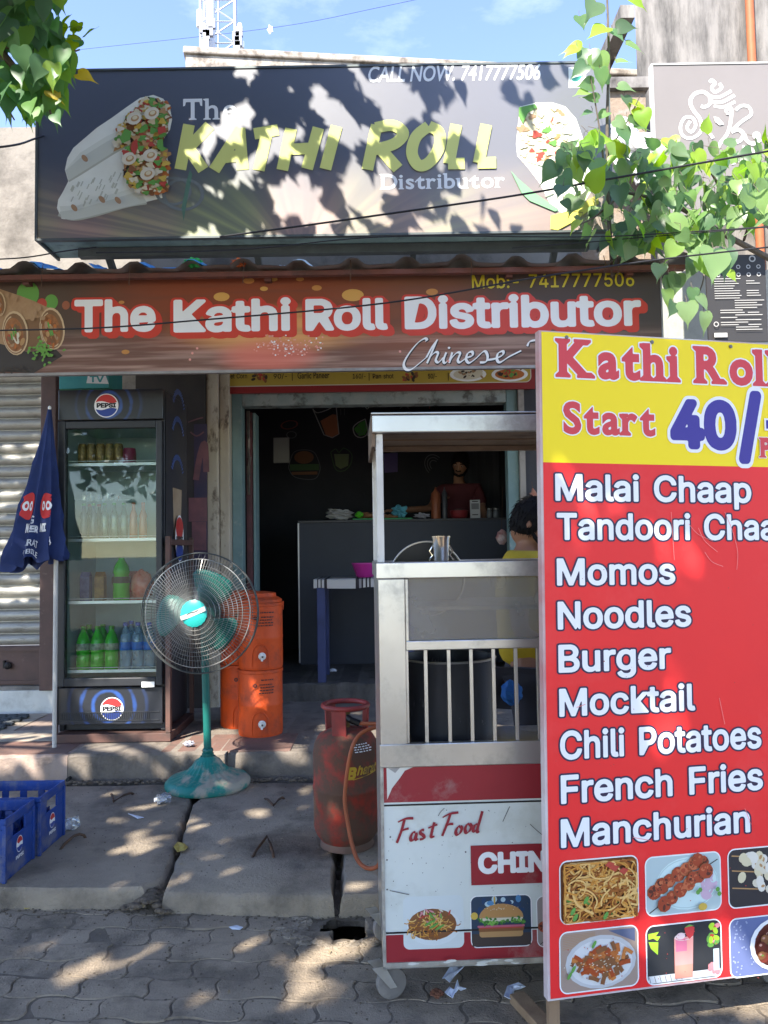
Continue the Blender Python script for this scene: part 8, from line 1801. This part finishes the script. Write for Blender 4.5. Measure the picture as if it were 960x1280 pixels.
# unseen trees added behind the viewer for dark reflections and deeper shade
for k_, (x, y, hh, rr, lab) in enumerate(((-5.5, -9.0, 9.0, 4.2, 'unseen broad tree added across the road to darken reflections, left of the viewer'), (3.6, -10.0, 8.6, 4.4, 'unseen broad tree added across the road to darken reflections, right of the viewer'))):
    o = thing('unseen_tree', lab, 'tree', (x, y, -.03), 'unseen trees added across the road'); b = MB(); limb(b, [(x, y, -.05), (x + .1, y, 1.5), (x - .1, y + .1, 3.6)], .24, .15, seg=10); b.build('trunk', m_bark, o, smooth=True); b = MB(); fk = Vector((x - .1, y + .1, 3.5)); cb = MB()
    cl = [Vector((x + rr * .75 * cos(i * 2.4) * (i % 5 + 1) / 5, y + rr * .6 * sin(i * 2.4) * (i % 5 + 1) / 5, 3.6 + (hh - 4.2) * ((i * .37) % 1))) for i in range(26)]
    for c in cl[:14]: limb(b, [fk, fk.lerp(c, .5) + Vector((0, 0, .3)), c], .08, .02, 4, 6)
    b.build('branches', m_bark, o, smooth=True)
    for i in range(3400):
        c = rt.choice(cl); d = Vector((rt.gauss(0, 1), rt.gauss(0, 1), rt.gauss(0, .8))).normalized() * rt.uniform(.4, 1.25); leaf_lo(cb, c + d, Vector((rt.uniform(-1, 1), rt.uniform(-1, 1), rt.uniform(-1, .1))), Vector((rt.uniform(-.6, .6), rt.uniform(-.6, .6), 1)), rt.uniform(.22, .36))
    cb.build('crown', m_crown, o, fix=False)
# ------------------------------------------------------------------ sapling and leafy bough right of the signboard
m_sap = leaf_mat('sapling_leaves', [(.12, .23, .10), (.08, .15, .075), (.18, .32, .10), (.06, .11, .055), (.22, .33, .15), (.24, .38, .09), (.13, .21, .12)], .45, .34)
m_young = leaf_mat('sapling_young', [(.24, .42, .04), (.36, .45, .05), (.18, .36, .05)], .45)
m_stem = M('sapling_stem', (.09, .075, .06), .8, col2=(.16, .13, .10), scale=12)
sp_ = thing('peepal_sapling', 'slender peepal sapling with sparse leaves rising past the right end of the dark signboard', 'plant', P(762, 330, 4.72))
b = MB(); limb(b, [P(766, 345, 4.74), P(760, 250, 4.70), P(759, 150, 4.66), P(761, 75, 4.64), P(759, 0, 4.62), P(756, -60, 4.6)], .014, .005); limb(b, [P(758, 235, 4.70), P(750, 165, 4.62), P(738, 95, 4.56)], .008, .003); limb(b, [P(760, 190, 4.68), P(785, 150, 4.62), P(800, 120, 4.58)], .006, .003)
lf_ = MB()
def sleaf(px, py, Y, ang, s_, mi=0, tw=.5):
    p = P(px, py, Y); d = Vector((sin(radians(ang)), rt.uniform(-.35, .1), -cos(radians(ang)))); leaf(lf_, p, d, Vector((rt.uniform(-tw, tw), -1, rt.uniform(-.2, .8))), s_, rt.uniform(.85, 1.1), mi=mi)
    j = p + Vector((0, .02, .05)); b.tube([p, j.lerp(p, .5) + Vector((rt.uniform(-.01, .01), 0, 0)), j], .0018, 4)
for a in ((745, 2, 4.6, -25, .15), (725, 20, 4.6, 10, .10), (785, -6, 4.6, 60, .13, 1), (770, 35, 4.6, 85, .12), (765, 38, 4.6, 40, .10), (782, 55, 4.6, 70, .11), (758, 35, 4.6, -60, .14, 1), (728, 58, 4.6, -80, .12, 1), (722, 60, 4.58, -60, .10, 1), (738, 62, 4.56, -20, .15), (745, 68, 4.55, 20, .15), (733, 80, 4.55, -50, .12), (750, 85, 4.55, 10, .12), (770, 78, 4.6, 95, .09), (742, 105, 4.58, -80, .10), (735, 115, 4.58, -75, .09), (748, 125, 4.6, -110, .10), (772, 108, 4.6, 70, .10), (780, 120, 4.6, 20, .10), (787, 128, 4.6, 70, .11, 1), (795, 135, 4.6, 30, .09, 1), (760, 140, 4.65, -60, .09), (768, 150, 4.62, 50, .10), (785, 148, 4.6, 60, .11), (802, 138, 4.58, 10, .12, 1), (776, 160, 4.62, 20, .12), (792, 158, 4.6, 75, .09), (750, 170, 4.62, -65, .11), (735, 175, 4.6, 80, .14, 1), (765, 175, 4.65, 0, .12), (740, 140, 4.62, -70, .08), (762, 100, 4.62, -100, .08)):
    sleaf(*a)
b.build('stem', m_stem, sp_, smooth=True); lf_.build('foliage', [m_sap, m_young], sp_, fix=False, smooth=True)
bg = thing('leafy_bough', 'dense bough of broad heart shaped green leaves hanging over the right end of the awning', 'plant', P(800, 330, 4.75))
b = MB(); lf_ = MB()
limb(b, [P(975, 330, 5.3), P(900, 290, 5.0), P(840, 255, 4.75), P(780, 240, 4.6), P(720, 225, 4.5)], .022, .004); limb(b, [P(900, 290, 5.0), P(900, 240, 4.8), P(880, 205, 4.7), P(850, 185, 4.6)], .012, .003); limb(b, [P(840, 255, 4.75), P(860, 300, 4.6), P(880, 340, 4.5), P(868, 380, 4.5)], .010, .003); limb(b, [P(930, 300, 5.1), P(945, 250, 4.7), P(950, 205, 4.6)], .010, .003); limb(b, [P(780, 240, 4.6), P(745, 270, 4.5), P(715, 285, 4.45)], .008, .003); limb(b, [P(975, 300, 5.2), P(955, 280, 4.8)], .01, .004)
poly = [(708, 190), (735, 178), (775, 185), (800, 200), (830, 178), (860, 185), (905, 195), (975, 185), (975, 292), (930, 290), (905, 322), (880, 330), (850, 315), (800, 318), (770, 322), (742, 308), (712, 276), (690, 250), (690, 225)]
k = 0
while k < 320:
    x, y = rt.uniform(690, 975), rt.uniform(176, 334)
    if not inside((x, y), poly) or (x < 770 and rt.random() < .45): continue
    k += 1; Y = rt.uniform(4.28, 4.95); up = rt.random() < .15
    p = P(x, y - 12, Y); d = Vector((rt.uniform(-1.0, 1.0), rt.uniform(-.7, .3), -1 if not up else .6)); s_ = rt.uniform(.06, .135) * (1.1 if y > 230 else .95)
    leaf(lf_, p, d, Vector((rt.uniform(-1.5, 1.5), rt.uniform(-1.2, .2), rt.uniform(-.2, 1.5))), s_, rt.uniform(.8, 1.15), mi=1 if rt.random() < (.26 if y < 225 else .10) else 0)
    if k % 2: b.tube([p, p + Vector((rt.uniform(-.03, .03), .03, .06)), p + Vector((rt.uniform(-.06, .06), .08, .10))], .0018, 4)
for a in ((705, 190, 4.4, -15, .13), (715, 200, 4.4, 20, .15), (728, 185, 4.4, 5, .14), (695, 205, 4.42, -40, .13), (742, 200, 4.4, 15, .15), (722, 195, 4.35, -5, .085, 1), (725, 192, 4.3, 60, .08, 1), (752, 215, 4.4, 5, .16), (774, 232, 4.35, 0, .14), (892, 312, 4.3, -8, .20), (880, 318, 4.32, 20, .15), (905, 312, 4.3, -2, .16), (868, 322, 4.4, -20, .14), (838, 345, 4.45, 5, .14), (846, 342, 4.45, -8, .13), (832, 362, 4.4, 10, .11), (842, 378, 4.4, -20, .10), (858, 378, 4.4, 3, .13), (880, 390, 4.4, 5, .12), (872, 370, 4.4, 35, .10), (866, 360, 4.4, -5, .09), (910, 340, 4.5, 40, .07, 1), (825, 330, 4.4, -15, .1), (858, 200, 4.4, 0, .15, 1), (852, 195, 4.4, -30, .13, 1), (868, 190, 4.4, 35, .13, 1), (845, 178, 4.45, -35, .09), (880, 165, 4.5, 160, .10, 1), (940, 205, 4.4, 10, .15, 1), (958, 225, 4.4, 0, .17), (935, 245, 4.4, -5, .16), (950, 262, 4.4, 25, .15), (925, 262, 4.4, -25, .15), (835, 275, 4.35, 60, .2)):
    sleaf(*a)
b.build('twigs', m_stem, bg, smooth=True); lf_.build('foliage', [m_sap, m_young], bg, fix=False, smooth=True)
lump('white_rag', 'bright white rag bundled between the brick wall and the leaves', 'rag', P(785, 200, 6.25) - Vector((0, 0, .22)), (.17, .10, .20), M('rag_white', (.75, .75, .75), .9), 31, .45)

# ------------------------------------------------------------------ overhead cables
m_cab = M('cable_black', (.018, .018, .02), .55)
def cable(pts, r, lab, name='cable'):
    w = [P(*p) for p in pts]; b = MB(); b.tube([Vector(q) for q in spline([tuple(q) for q in w], 10)], r, 6); tag(b.build(name, m_cab, smooth=True), lab, 'cable')
cable([(-60, 415, 4.3), (0, 413, 4.25), (120, 410, 4.2), (240, 401, 4.1), (480, 379, 4.0), (670, 347, 3.95), (820, 325, 3.9), (960, 309, 3.85), (1040, 300, 3.8)], .0045, 'black cable crossing in front of the brown banner lettering')
cable([(275, 296, 4.96), (380, 282, 4.7), (480, 268, 4.5), (640, 245, 4.4), (760, 224, 4.3), (960, 189, 4.15), (1050, 173, 4.1)], .006, 'thick black cable rising from the dark signboard to the upper right')
cable([(120, 316, 4.8), (300, 312, 4.7), (480, 296, 4.5), (730, 296, 4.4), (860, 290, 4.3), (960, 283, 4.25), (1050, 275, 4.2)], .0035, 'thin cable running just under the dark signboard into the leaves')
cable([(640, 310, 4.55), (720, 304, 4.5), (800, 297, 4.4), (960, 284, 4.2), (1040, 276, 4.15)], .0028, 'thinner slack cable below the others at the right, over the awning end')
cable([(-30, 187, 4.2), (20, 181, 4.3), (48, 172, 4.9), (90, 160, 5.5)], .006, 'short black cable in front of the pale wall at the upper left')
cable([(-30, 325, 4.5), (30, 322, 4.5), (80, 314, 4.6), (120, 309, 5.0)], .004, 'thin cable drooping at the left end of the awning')
cable([(-200, 95, 30), (100, 62, 28), (338, 35, 25), (480, 8, 23), (700, -40, 20)], .006, 'faint distant wire across the sky with a white scrap on it')
o = MB(); q = P(338, 36, 25); o.ball(q + Vector((0, 0, -.02)), (.09, .03, .14), 8, 6, fn=lambda d: 1 + .3 * sin(5 * d.x + 4 * d.z)); tag(o.build('kite_scrap', M('scrap_white', (.8, .8, .8), .6)), 'small white scrap caught on the far wire in the blue sky', 'scrap')
# blue sheet and scraps lying on the awning
b = MB()
def tarp(x0, x1, y0, y1, m_, lab, name, seed, h=.05):
    q = random.Random(seed); n, m = 26, 6; vs = []; b = MB()
    for j in range(m + 1):
        for i in range(n + 1): x = x0 + (x1 - x0) * i / n; ph = (x * 3.03) % 1; tr = max(0, 1 - abs(ph - .5) / .24); y = y0 + (y1 - y0) * j / m; vs.append((x, y + q.uniform(-.01, .01), 3.232 + .042 * min(1, tr * 1.5) + .16 * (y - 4.56) / 1.42 + .010 * sin(x * 5.1) + h * (j / m) ** .6 + q.uniform(0, .008)))
    b.add(vs, [(j * (n + 1) + i, j * (n + 1) + i + 1, (j + 1) * (n + 1) + i + 1, (j + 1) * (n + 1) + i) for j in range(m) for i in range(n)]); o = b.build(name, m_, smooth=True); s_ = o.modifiers.new('thick', 'SOLIDIFY'); s_.thickness = .002; tag(o, lab, 'sheet')
m_btarp = M('blue_tarp', (.06, .24, .55), .5, col2=(.09, .32, .62), scale=6)
tarp(-2.88, -1.98, 4.62, 4.95, m_btarp, 'blue plastic sheet lying on the left end of the tin awning', 'plastic_sheet', 4, .055)
tarp(-1.78, -.95, 4.62, 4.92, m_btarp, 'strip of blue plastic sheet on the awning under the signboard left of centre', 'plastic_sheet', 8, .05)
tarp(-.62, -.30, 4.62, 4.85, M('pale_tarp', (.45, .58, .68), .5), 'pale blue plastic scrap lying on the awning near its middle', 'plastic_sheet', 9, .045)
lump('plastic_scrap', 'small green plastic scrap on the awning edge', 'scrap', P(242, 331, 4.66) - Vector((0, 0, .02)), (.05, .03, .025), M('scrap_green', (.03, .35, .08), .5), 22, .4)
lump('plastic_scrap', 'small orange plastic scrap on the awning edge', 'scrap', P(299, 331, 4.66) - Vector((0, 0, .02)), (.04, .03, .022), M('scrap_orange', (.5, .12, .03), .5), 23, .4)
# ================================================================== PEOPLE
def grown(name, verts, edges, radii, root, sub=2):
    """skin a skeleton of joints into one surface and return its vertices and faces"""
    me = bpy.data.meshes.new(name); me.from_pydata([tuple(v) for v in verts], edges, []); o = bpy.data.objects.new(name, me); COL.objects.link(o)
    sk = o.modifiers.new('s', 'SKIN'); sk.use_smooth_shade = True
    for i, r in enumerate(radii):
        d = me.skin_vertices[0].data[i]; d.radius = r if isinstance(r, tuple) else (r, r); d.use_root = (i == root)
    ss = o.modifiers.new('d', 'SUBSURF'); ss.levels = sub; ss.render_levels = sub
    dg = bpy.context.evaluated_depsgraph_get(); ev = o.evaluated_get(dg); m2 = ev.to_mesh()
    vs = [v.co.copy() for v in m2.vertices]; fs = [tuple(p.vertices) for p in m2.polygons]
    ev.to_mesh_clear(); bpy.data.objects.remove(o); bpy.data.meshes.remove(me); return vs, fs
def head_mesh(b, c, fwd, up, h):
    """skull, jaw, nose, brow and ears round centre c; h is the height of the head"""
    fwd = fwd.normalized(); r = fwd.cross(up).normalized(); up = r.cross(fwd)
    T_ = lambda x, y, z: c + r * (x * h) + fwd * (y * h) + up * (z * h)
    def fn(d):
        x, y, z = d.x, d.y, d.z; w = .335 * (1 - .16 * max(0, -z) ** 1.3 - .03 * max(0, z)); dp = .40 + .05 * max(0, -y) * max(0, z + .3); front = max(0, y)
        yy = y * dp + front * (.03 * max(0, -z) + .02 * max(0, .3 - abs(z))); yy -= max(0, -y) * max(0, -z) * .17
        return (x * w, yy, z * .5)
    vs = []; fs = []; sg, rg = 28, 20
    for i in range(rg + 1):
        t = pi * i / rg
        for k in range(sg): a = 2 * pi * k / sg; vs.append(T_(*fn(Vector((sin(t) * cos(a), sin(t) * sin(a), cos(t))))))
    for i in range(rg):
        for k in range(sg): l = (k + 1) % sg; fs.append((i * sg + k, (i + 1) * sg + k, (i + 1) * sg + l, i * sg + l))
    b.add(vs, fs)
    for pts, rr in (([T_(0, .385, .06), T_(0, .43, -.03), T_(0, .465, -.10), T_(0, .42, -.13)], [.030 * h, .042 * h, .058 * h, .04 * h]), ([T_(-.16, .345, .10), T_(0, .385, .09), T_(.16, .345, .10)], [.035 * h, .03 * h, .035 * h]), ([T_(-.10, .375, -.22), T_(0, .40, -.215), T_(.10, .375, -.22)], [.02 * h, .034 * h, .02 * h]), ([T_(-.09, .37, -.262), T_(0, .392, -.265), T_(.09, .37, -.262)], [.02 * h, .036 * h, .02 * h]), ([T_(0, .33, -.42), T_(0, .36, -.43)], [.08 * h, .06 * h])):
        b.tube(pts, rr, 10)
    for s_ in (-1, 1):
        b.lathe([(.02 * h, -.02 * h), (.075 * h, 0), (.085 * h, .018 * h), (.05 * h, .028 * h), (.03 * h, .015 * h)], T_(.335 * s_, -.02, -.02), 14, ax=(r * s_ - fwd * .35))
    return T_
def hand(b, wrist, d, palm_n, L, curl=.4):
    d = d.normalized(); x = d.cross(palm_n).normalized(); n = x.cross(d)
    V, E_, R_ = [wrist, wrist + d * L * .22, wrist + d * L * .46], [(0, 1), (1, 2)], [(.024, .018), (.036, .014), (.038, .013)]
    vs, fs = grown('palm', V, E_, R_, 0, 1); b.add(vs, fs)
    for k, (o_, ln) in enumerate(((-.030, .40), (-.010, .46), (.011, .43), (.030, .34))):
        p = wrist + d * L * .42 + x * o_; pts = [p]; dd = d.copy()
        for j in range(3): dd = (dd + n * -curl * .55).normalized(); p = p + dd * L * ln * (.42, .32, .26)[j]; pts.append(p)
        b.tube(pts, [.0095, .009, .008, .0065], 8)
    p = wrist + d * L * .12 - x * .026; b.tube([p, p + (d * .5 - x).normalized() * L * .2, p + (d * .5 - x).normalized() * L * .2 + (d - n * .4).normalized() * L * .2], [.013, .011, .008], 8)
def person(label, ground, P_, skin, hair, shirt, trousers, beard=True, tilt=None, h=.235):
    """P_: joint name -> world point"""
    o = thing('person', label, 'person', ground); J = {k: Vector(v) for k, v in P_.items()}; b = MB()
    names = ['pelvis', 'waist', 'chest', 'neck0', 'neck1', 'shL', 'elL', 'wrL', 'shR', 'elR', 'wrR', 'hipL', 'knL', 'anL', 'toL', 'hipR', 'knR', 'anR', 'toR']
    E_ = [('pelvis', 'waist'), ('waist', 'chest'), ('chest', 'neck0'), ('neck0', 'neck1'), ('chest', 'shL'), ('shL', 'elL'), ('elL', 'wrL'), ('chest', 'shR'), ('shR', 'elR'), ('elR', 'wrR'), ('pelvis', 'hipL'), ('hipL', 'knL'), ('knL', 'anL'), ('anL', 'toL'), ('pelvis', 'hipR'), ('hipR', 'knR'), ('knR', 'anR'), ('anR', 'toR')]
    RD = dict(pelvis=(.11, .09), waist=(.10, .085), chest=(.12, .095), neck0=(.075, .07), neck1=(.056, .056), shL=.062, elL=.043, wrL=.028, shR=.062, elR=.043, wrR=.028, hipL=.085, knL=.058, anL=.042, toL=.036, hipR=.085, knR=.058, anR=.042, toR=.036)
    idx = {n: i for i, n in enumerate(names)}; vs, fs = grown('body', [J[n] for n in names], [(idx[a], idx[c]) for a, c in E_], [RD[n] for n in names], 0); b.add(vs, fs)
    hc = J['head']; fw_, up_ = J['look'] - hc, (hc - J['neck0']).normalized() if tilt is None else tilt
    T_ = head_mesh(b, hc, fw_, up_, h); b.tube([J['neck0'], J['neck1'], hc - up_ * h * .18], [.062, .055, .055], 12)
    for s_ in 'LR': hand(b, J['wr' + s_], J['wr' + s_] - J['el' + s_] + Vector((0, 0, -.04)), Vector((0, 0, 1)), .175)
    body = b.build('body', skin, o, smooth=True); rm = body.modifiers.new('join', 'REMESH'); rm.mode = 'VOXEL'; rm.voxel_size = .0085; rm.use_smooth_shade = True
    sm = body.modifiers.new('relax', 'SMOOTH'); sm.iterations = 3; sm.factor = .5
    # hair: a cap over the skull, open at the face
    b = MB(); vs = []; fs = []; sg, rg = 32, 14; q = random.Random(len(label))
    for i in range(rg + 1):
        t = radians(118) * i / rg
        for k in range(sg):
            a = 2 * pi * k / sg; fr_ = max(0, sin(a)); tt = t * (1 - .44 * fr_ ** 1.5); x, y, z = sin(tt) * cos(a), sin(tt) * sin(a), cos(tt); k_ = 1.075 + .025 * sin(9 * a + 7 * t) + .02 * q.uniform(-1, 1)
            if i == rg: k_ = 1.0
            vs.append(T_(x * .335 * k_ * (1 - .05 * max(0, -z)), y * (.41 if y > 0 else .43) * k_, z * .5 * k_ + .012))
    for i in range(rg):
        for k in range(sg): l = (k + 1) % sg; fs.append((i * sg + k, (i + 1) * sg + k, (i + 1) * sg + l, i * sg + l))
    b.add(vs, fs)
    for k in range(900):
        i, j = q.randrange(1, rg), q.randrange(sg); p0 = vs[i * sg + j]; p1 = vs[min(rg, i + 1) * sg + j]; out_ = (p0 - hc).normalized(); dn = (p1 - p0).normalized(); p0 = p0 + (p1 - p0) * q.random() - out_ * .002
        sd2 = out_.cross(dn) * q.uniform(-.6, .6); L_ = q.uniform(.008, .018); b.tube([p0, p0 + (dn * .7 + out_ * .5 + sd2) * L_, p0 + (dn * 1.5 + out_ * .55 + sd2 * 1.6) * L_], [.0017, .0014, .0004], 3)
    b.build('hair', hair, o, smooth=True)
    if beard:
        b = MB()
        for s_ in (-1, 1): b.tube([T_(.30 * s_, .03, -.08), T_(.285 * s_, .14, -.25), T_(.20 * s_, .29, -.38), T_(0, .355, -.43)], [.006, .010, .014, .014], 8)
        b.tube([T_(-.11, .375, -.19), T_(0, .405, -.18), T_(.11, .375, -.19)], [.007, .010, .007], 8); b.build('beard', hair, o, smooth=True)
    b = MB(); m_eye = M('eye_white', (.30, .27, .24), .4)
    for s_ in (-1, 1): b.ball(T_(.135 * s_, .345, .03), h * .045, 10, 8)
    ey = b.build('eyes', m_eye, o, smooth=True); b = MB()
    for s_ in (-1, 1): b.ball(T_(.135 * s_, .378, .025), h * .024, 8, 6)
    b.build('iris', M('iris_dark', (.03, .018, .012), .2), ey, smooth=True); b = MB()
    for s_ in (-1, 1): b.tube([T_(.06 * s_, .395, .115), T_(.14 * s_, .385, .135), T_(.22 * s_, .345, .11)], [.004, .006, .004], 6)
    b.build('eyebrows', hair, o)
    # shirt with short sleeves and a crew neck
    nm = ['pelvis', 'waist', 'chest', 'yoke', 'neck0', 'sL', 'slL', 'sR', 'slR']; J['slL'] = J['shL'].lerp(J['elL'], .72); J['slR'] = J['shR'].lerp(J['elR'], .72); J['yoke'] = J['chest'].lerp(J['neck0'], .62); J['sL'] = J['shL'] + Vector((0, 0, .018)); J['sR'] = J['shR'] + Vector((0, 0, .018))
    ed = [('pelvis', 'waist'), ('waist', 'chest'), ('chest', 'yoke'), ('yoke', 'neck0'), ('yoke', 'sL'), ('sL', 'slL'), ('yoke', 'sR'), ('sR', 'slR')]
    RS_ = dict(pelvis=(.175, .128), waist=(.165, .135), chest=(.185, .148), yoke=(.125, .11), neck0=(.088, .085), sL=.086, slL=.072, sR=.086, slR=.072); idx = {n: i for i, n in enumerate(nm)}
    vs, fs = grown('shirt', [J[n] for n in nm], [(idx[a], idx[c]) for a, c in ed], [RS_[n] for n in nm], 0); b = MB(); b.add(vs, fs); b.build('shirt', shirt, o, smooth=True)
    nm = ['pelvis', 'hipL', 'knL', 'anL', 'hipR', 'knR', 'anR']; ed = [('pelvis', 'hipL'), ('hipL', 'knL'), ('knL', 'anL'), ('pelvis', 'hipR'), ('hipR', 'knR'), ('knR', 'anR')]; RT = dict(pelvis=(.165, .12), hipL=.10, knL=.075, anL=.062, hipR=.10, knR=.075, anR=.062); idx = {n: i for i, n in enumerate(nm)}
    vs, fs = grown('trousers', [J[n] for n in nm], [(idx[a], idx[c]) for a, c in ed], [RT[n] for n in nm], 0); b = MB(); b.add(vs, fs); b.build('trousers', trousers, o, smooth=True)
    b = MB()
    for s_ in 'LR': b.tube([J['an' + s_] + Vector((0, 0, -.03)), J['an' + s_].lerp(J['to' + s_], .5), J['to' + s_], J['to' + s_] + (J['to' + s_] - J['an' + s_]).normalized() * .02], [.052, .05, .044, .03], 10)
    b.build('shoes', M('sandal_dark', (.03, .025, .022), .7), o, smooth=True)
    return o, T_
m_skin = M('skin_brown', (.26, .125, .072), .5, col2=(.22, .10, .058), scale=9); m_hair = M('hair_black', (.007, .006, .006), .75, spec=.15)
# the man in yellow behind the cart, turned to the right
hx = P(666, 655, 3.62); gz_ = .086
base = Vector((hx.x + .02, 3.62, gz_)); fw_ = Vector((.92, -.38, -.05)); sd_ = Vector((.38, .92, 0)).normalized()
neck = Vector((hx.x - .02, 3.63, P(655, 686, 3.62).z)); pel = Vector((neck.x - .0, 3.63, .93))
def pt_(o, f, s, z): return Vector((o.x, o.y, 0)) + fw_.normalized() * f + sd_ * s + Vector((0, 0, z))
hz = hx.z
J1 = dict(pelvis=pel, waist=pt_(pel, .0, 0, 1.08), chest=pt_(neck, -.02, 0, neck.z - .15), neck0=pt_(neck, -.005, 0, neck.z - .02), neck1=pt_(neck, .015, 0, neck.z + .06), head=Vector((hx.x, hx.y, hz)), look=Vector((hx.x, hx.y, hz)) + fw_ + Vector((0, 0, -.12)),
          shL=pt_(neck, -.01, .185, neck.z - .075), elL=pt_(neck, .10, .22, neck.z - .36), wrL=pt_(neck, .34, .16, neck.z - .40), shR=pt_(neck, -.01, -.185, neck.z - .075), elR=pt_(neck, .0, -.24, neck.z - .37), wrR=pt_(neck, .22, -.20, neck.z - .46),
          hipL=pt_(pel, 0, .09, .88), knL=pt_(pel, .03, .10, .50), anL=pt_(pel, 0, .10, gz_ + .075), toL=pt_(pel, .15, .11, gz_ + .04), hipR=pt_(pel, 0, -.09, .88), knR=pt_(pel, .03, -.10, .50), anR=pt_(pel, 0, -.10, gz_ + .075), toR=pt_(pel, .15, -.11, gz_ + .04))
person('man in a yellow shirt standing behind the cart, half hidden by the red sign', base, J1, m_skin, m_hair, M('shirt_yellow', (.42, .29, .015), .8, col2=(.36, .24, .012), scale=6, bump=.8, bscale=7), M('trousers_dark', (.03, .028, .035), .9))
q = P(640, 868, 3.42); lump('cloth_bag', 'bright blue cloth bag by the waist of the man in yellow', 'bag', q - Vector((0, 0, .05)), (.045, .03, .055), M('bag_blue', (.02, .10, .30), .85, bump=.5, bscale=14), 41, .12)
# the cook in maroon behind the counter, looking down at the tray
hx = P(575, 580, 8.42); Yc = 8.45; nz = P(570, 606, 8.45).z; floor_ = .381
sc_ = 1.0; neck = Vector((P(574, 606, Yc).x, Yc, nz)); plat = nz - 1.50
fw_ = Vector((-.35, -.93, -.42)); sd_ = Vector((.93, -.35, 0)).normalized(); pel = Vector((neck.x, Yc + .02, nz - .54))
tray_hand = on_counter(482, 7.86) + Vector((.05, .05, .10))
J2 = dict(pelvis=pel, waist=pt_(pel, .0, 0, nz - .38), chest=pt_(neck, -.02, 0, nz - .14), neck0=neck, neck1=neck + Vector((-.01, -.04, .07)), head=Vector((hx.x - .005, hx.y - .10, hx.z)), look=Vector((hx.x, hx.y - .10, hx.z)) + fw_ + Vector((0, 0, -.15)),
          shL=neck + Vector((.19, -.0, -.07)), elL=neck + Vector((.25, -.14, -.32)), wrL=neck + Vector((.20, -.36, -.54)), shR=neck + Vector((-.19, -.03, -.07)), elR=neck + Vector((-.34, -.18, -.27)), wrR=tray_hand,
          hipL=pel + Vector((.09, 0, -.05)), knL=pel + Vector((.10, -.02, -.44)), anL=pel + Vector((.10, 0, -.86)), toL=pel + Vector((.11, -.15, -.895)), hipR=pel + Vector((-.09, 0, -.05)), knR=pel + Vector((-.10, -.02, -.44)), anR=pel + Vector((-.10, 0, -.86)), toR=pel + Vector((-.11, -.15, -.895)))
o2, _ = person('dark haired cook in a maroon top behind the counter, looking down at a tray', Vector((neck.x, Yc, pel.z - .935)), J2, M('skin_indoor', (.30, .15, .09), .5), m_hair, M('shirt_maroon', (.10, .022, .028), .85, col2=(.075, .016, .02), scale=6), M('trousers_dark', (.03, .028, .035)), tilt=Vector((.05, -.35, .93)).normalized(), h=.265)
b = MB(); b.box(neck.x - .7, neck.x + .6, 8.24, 8.9, .3805, pel.z - .936)
b.build('step_floor', m_int, shop)
dc = Decal(Frame((0, 8.27, 0)), 0); FR_ = Frame((0, 8.285, 0));
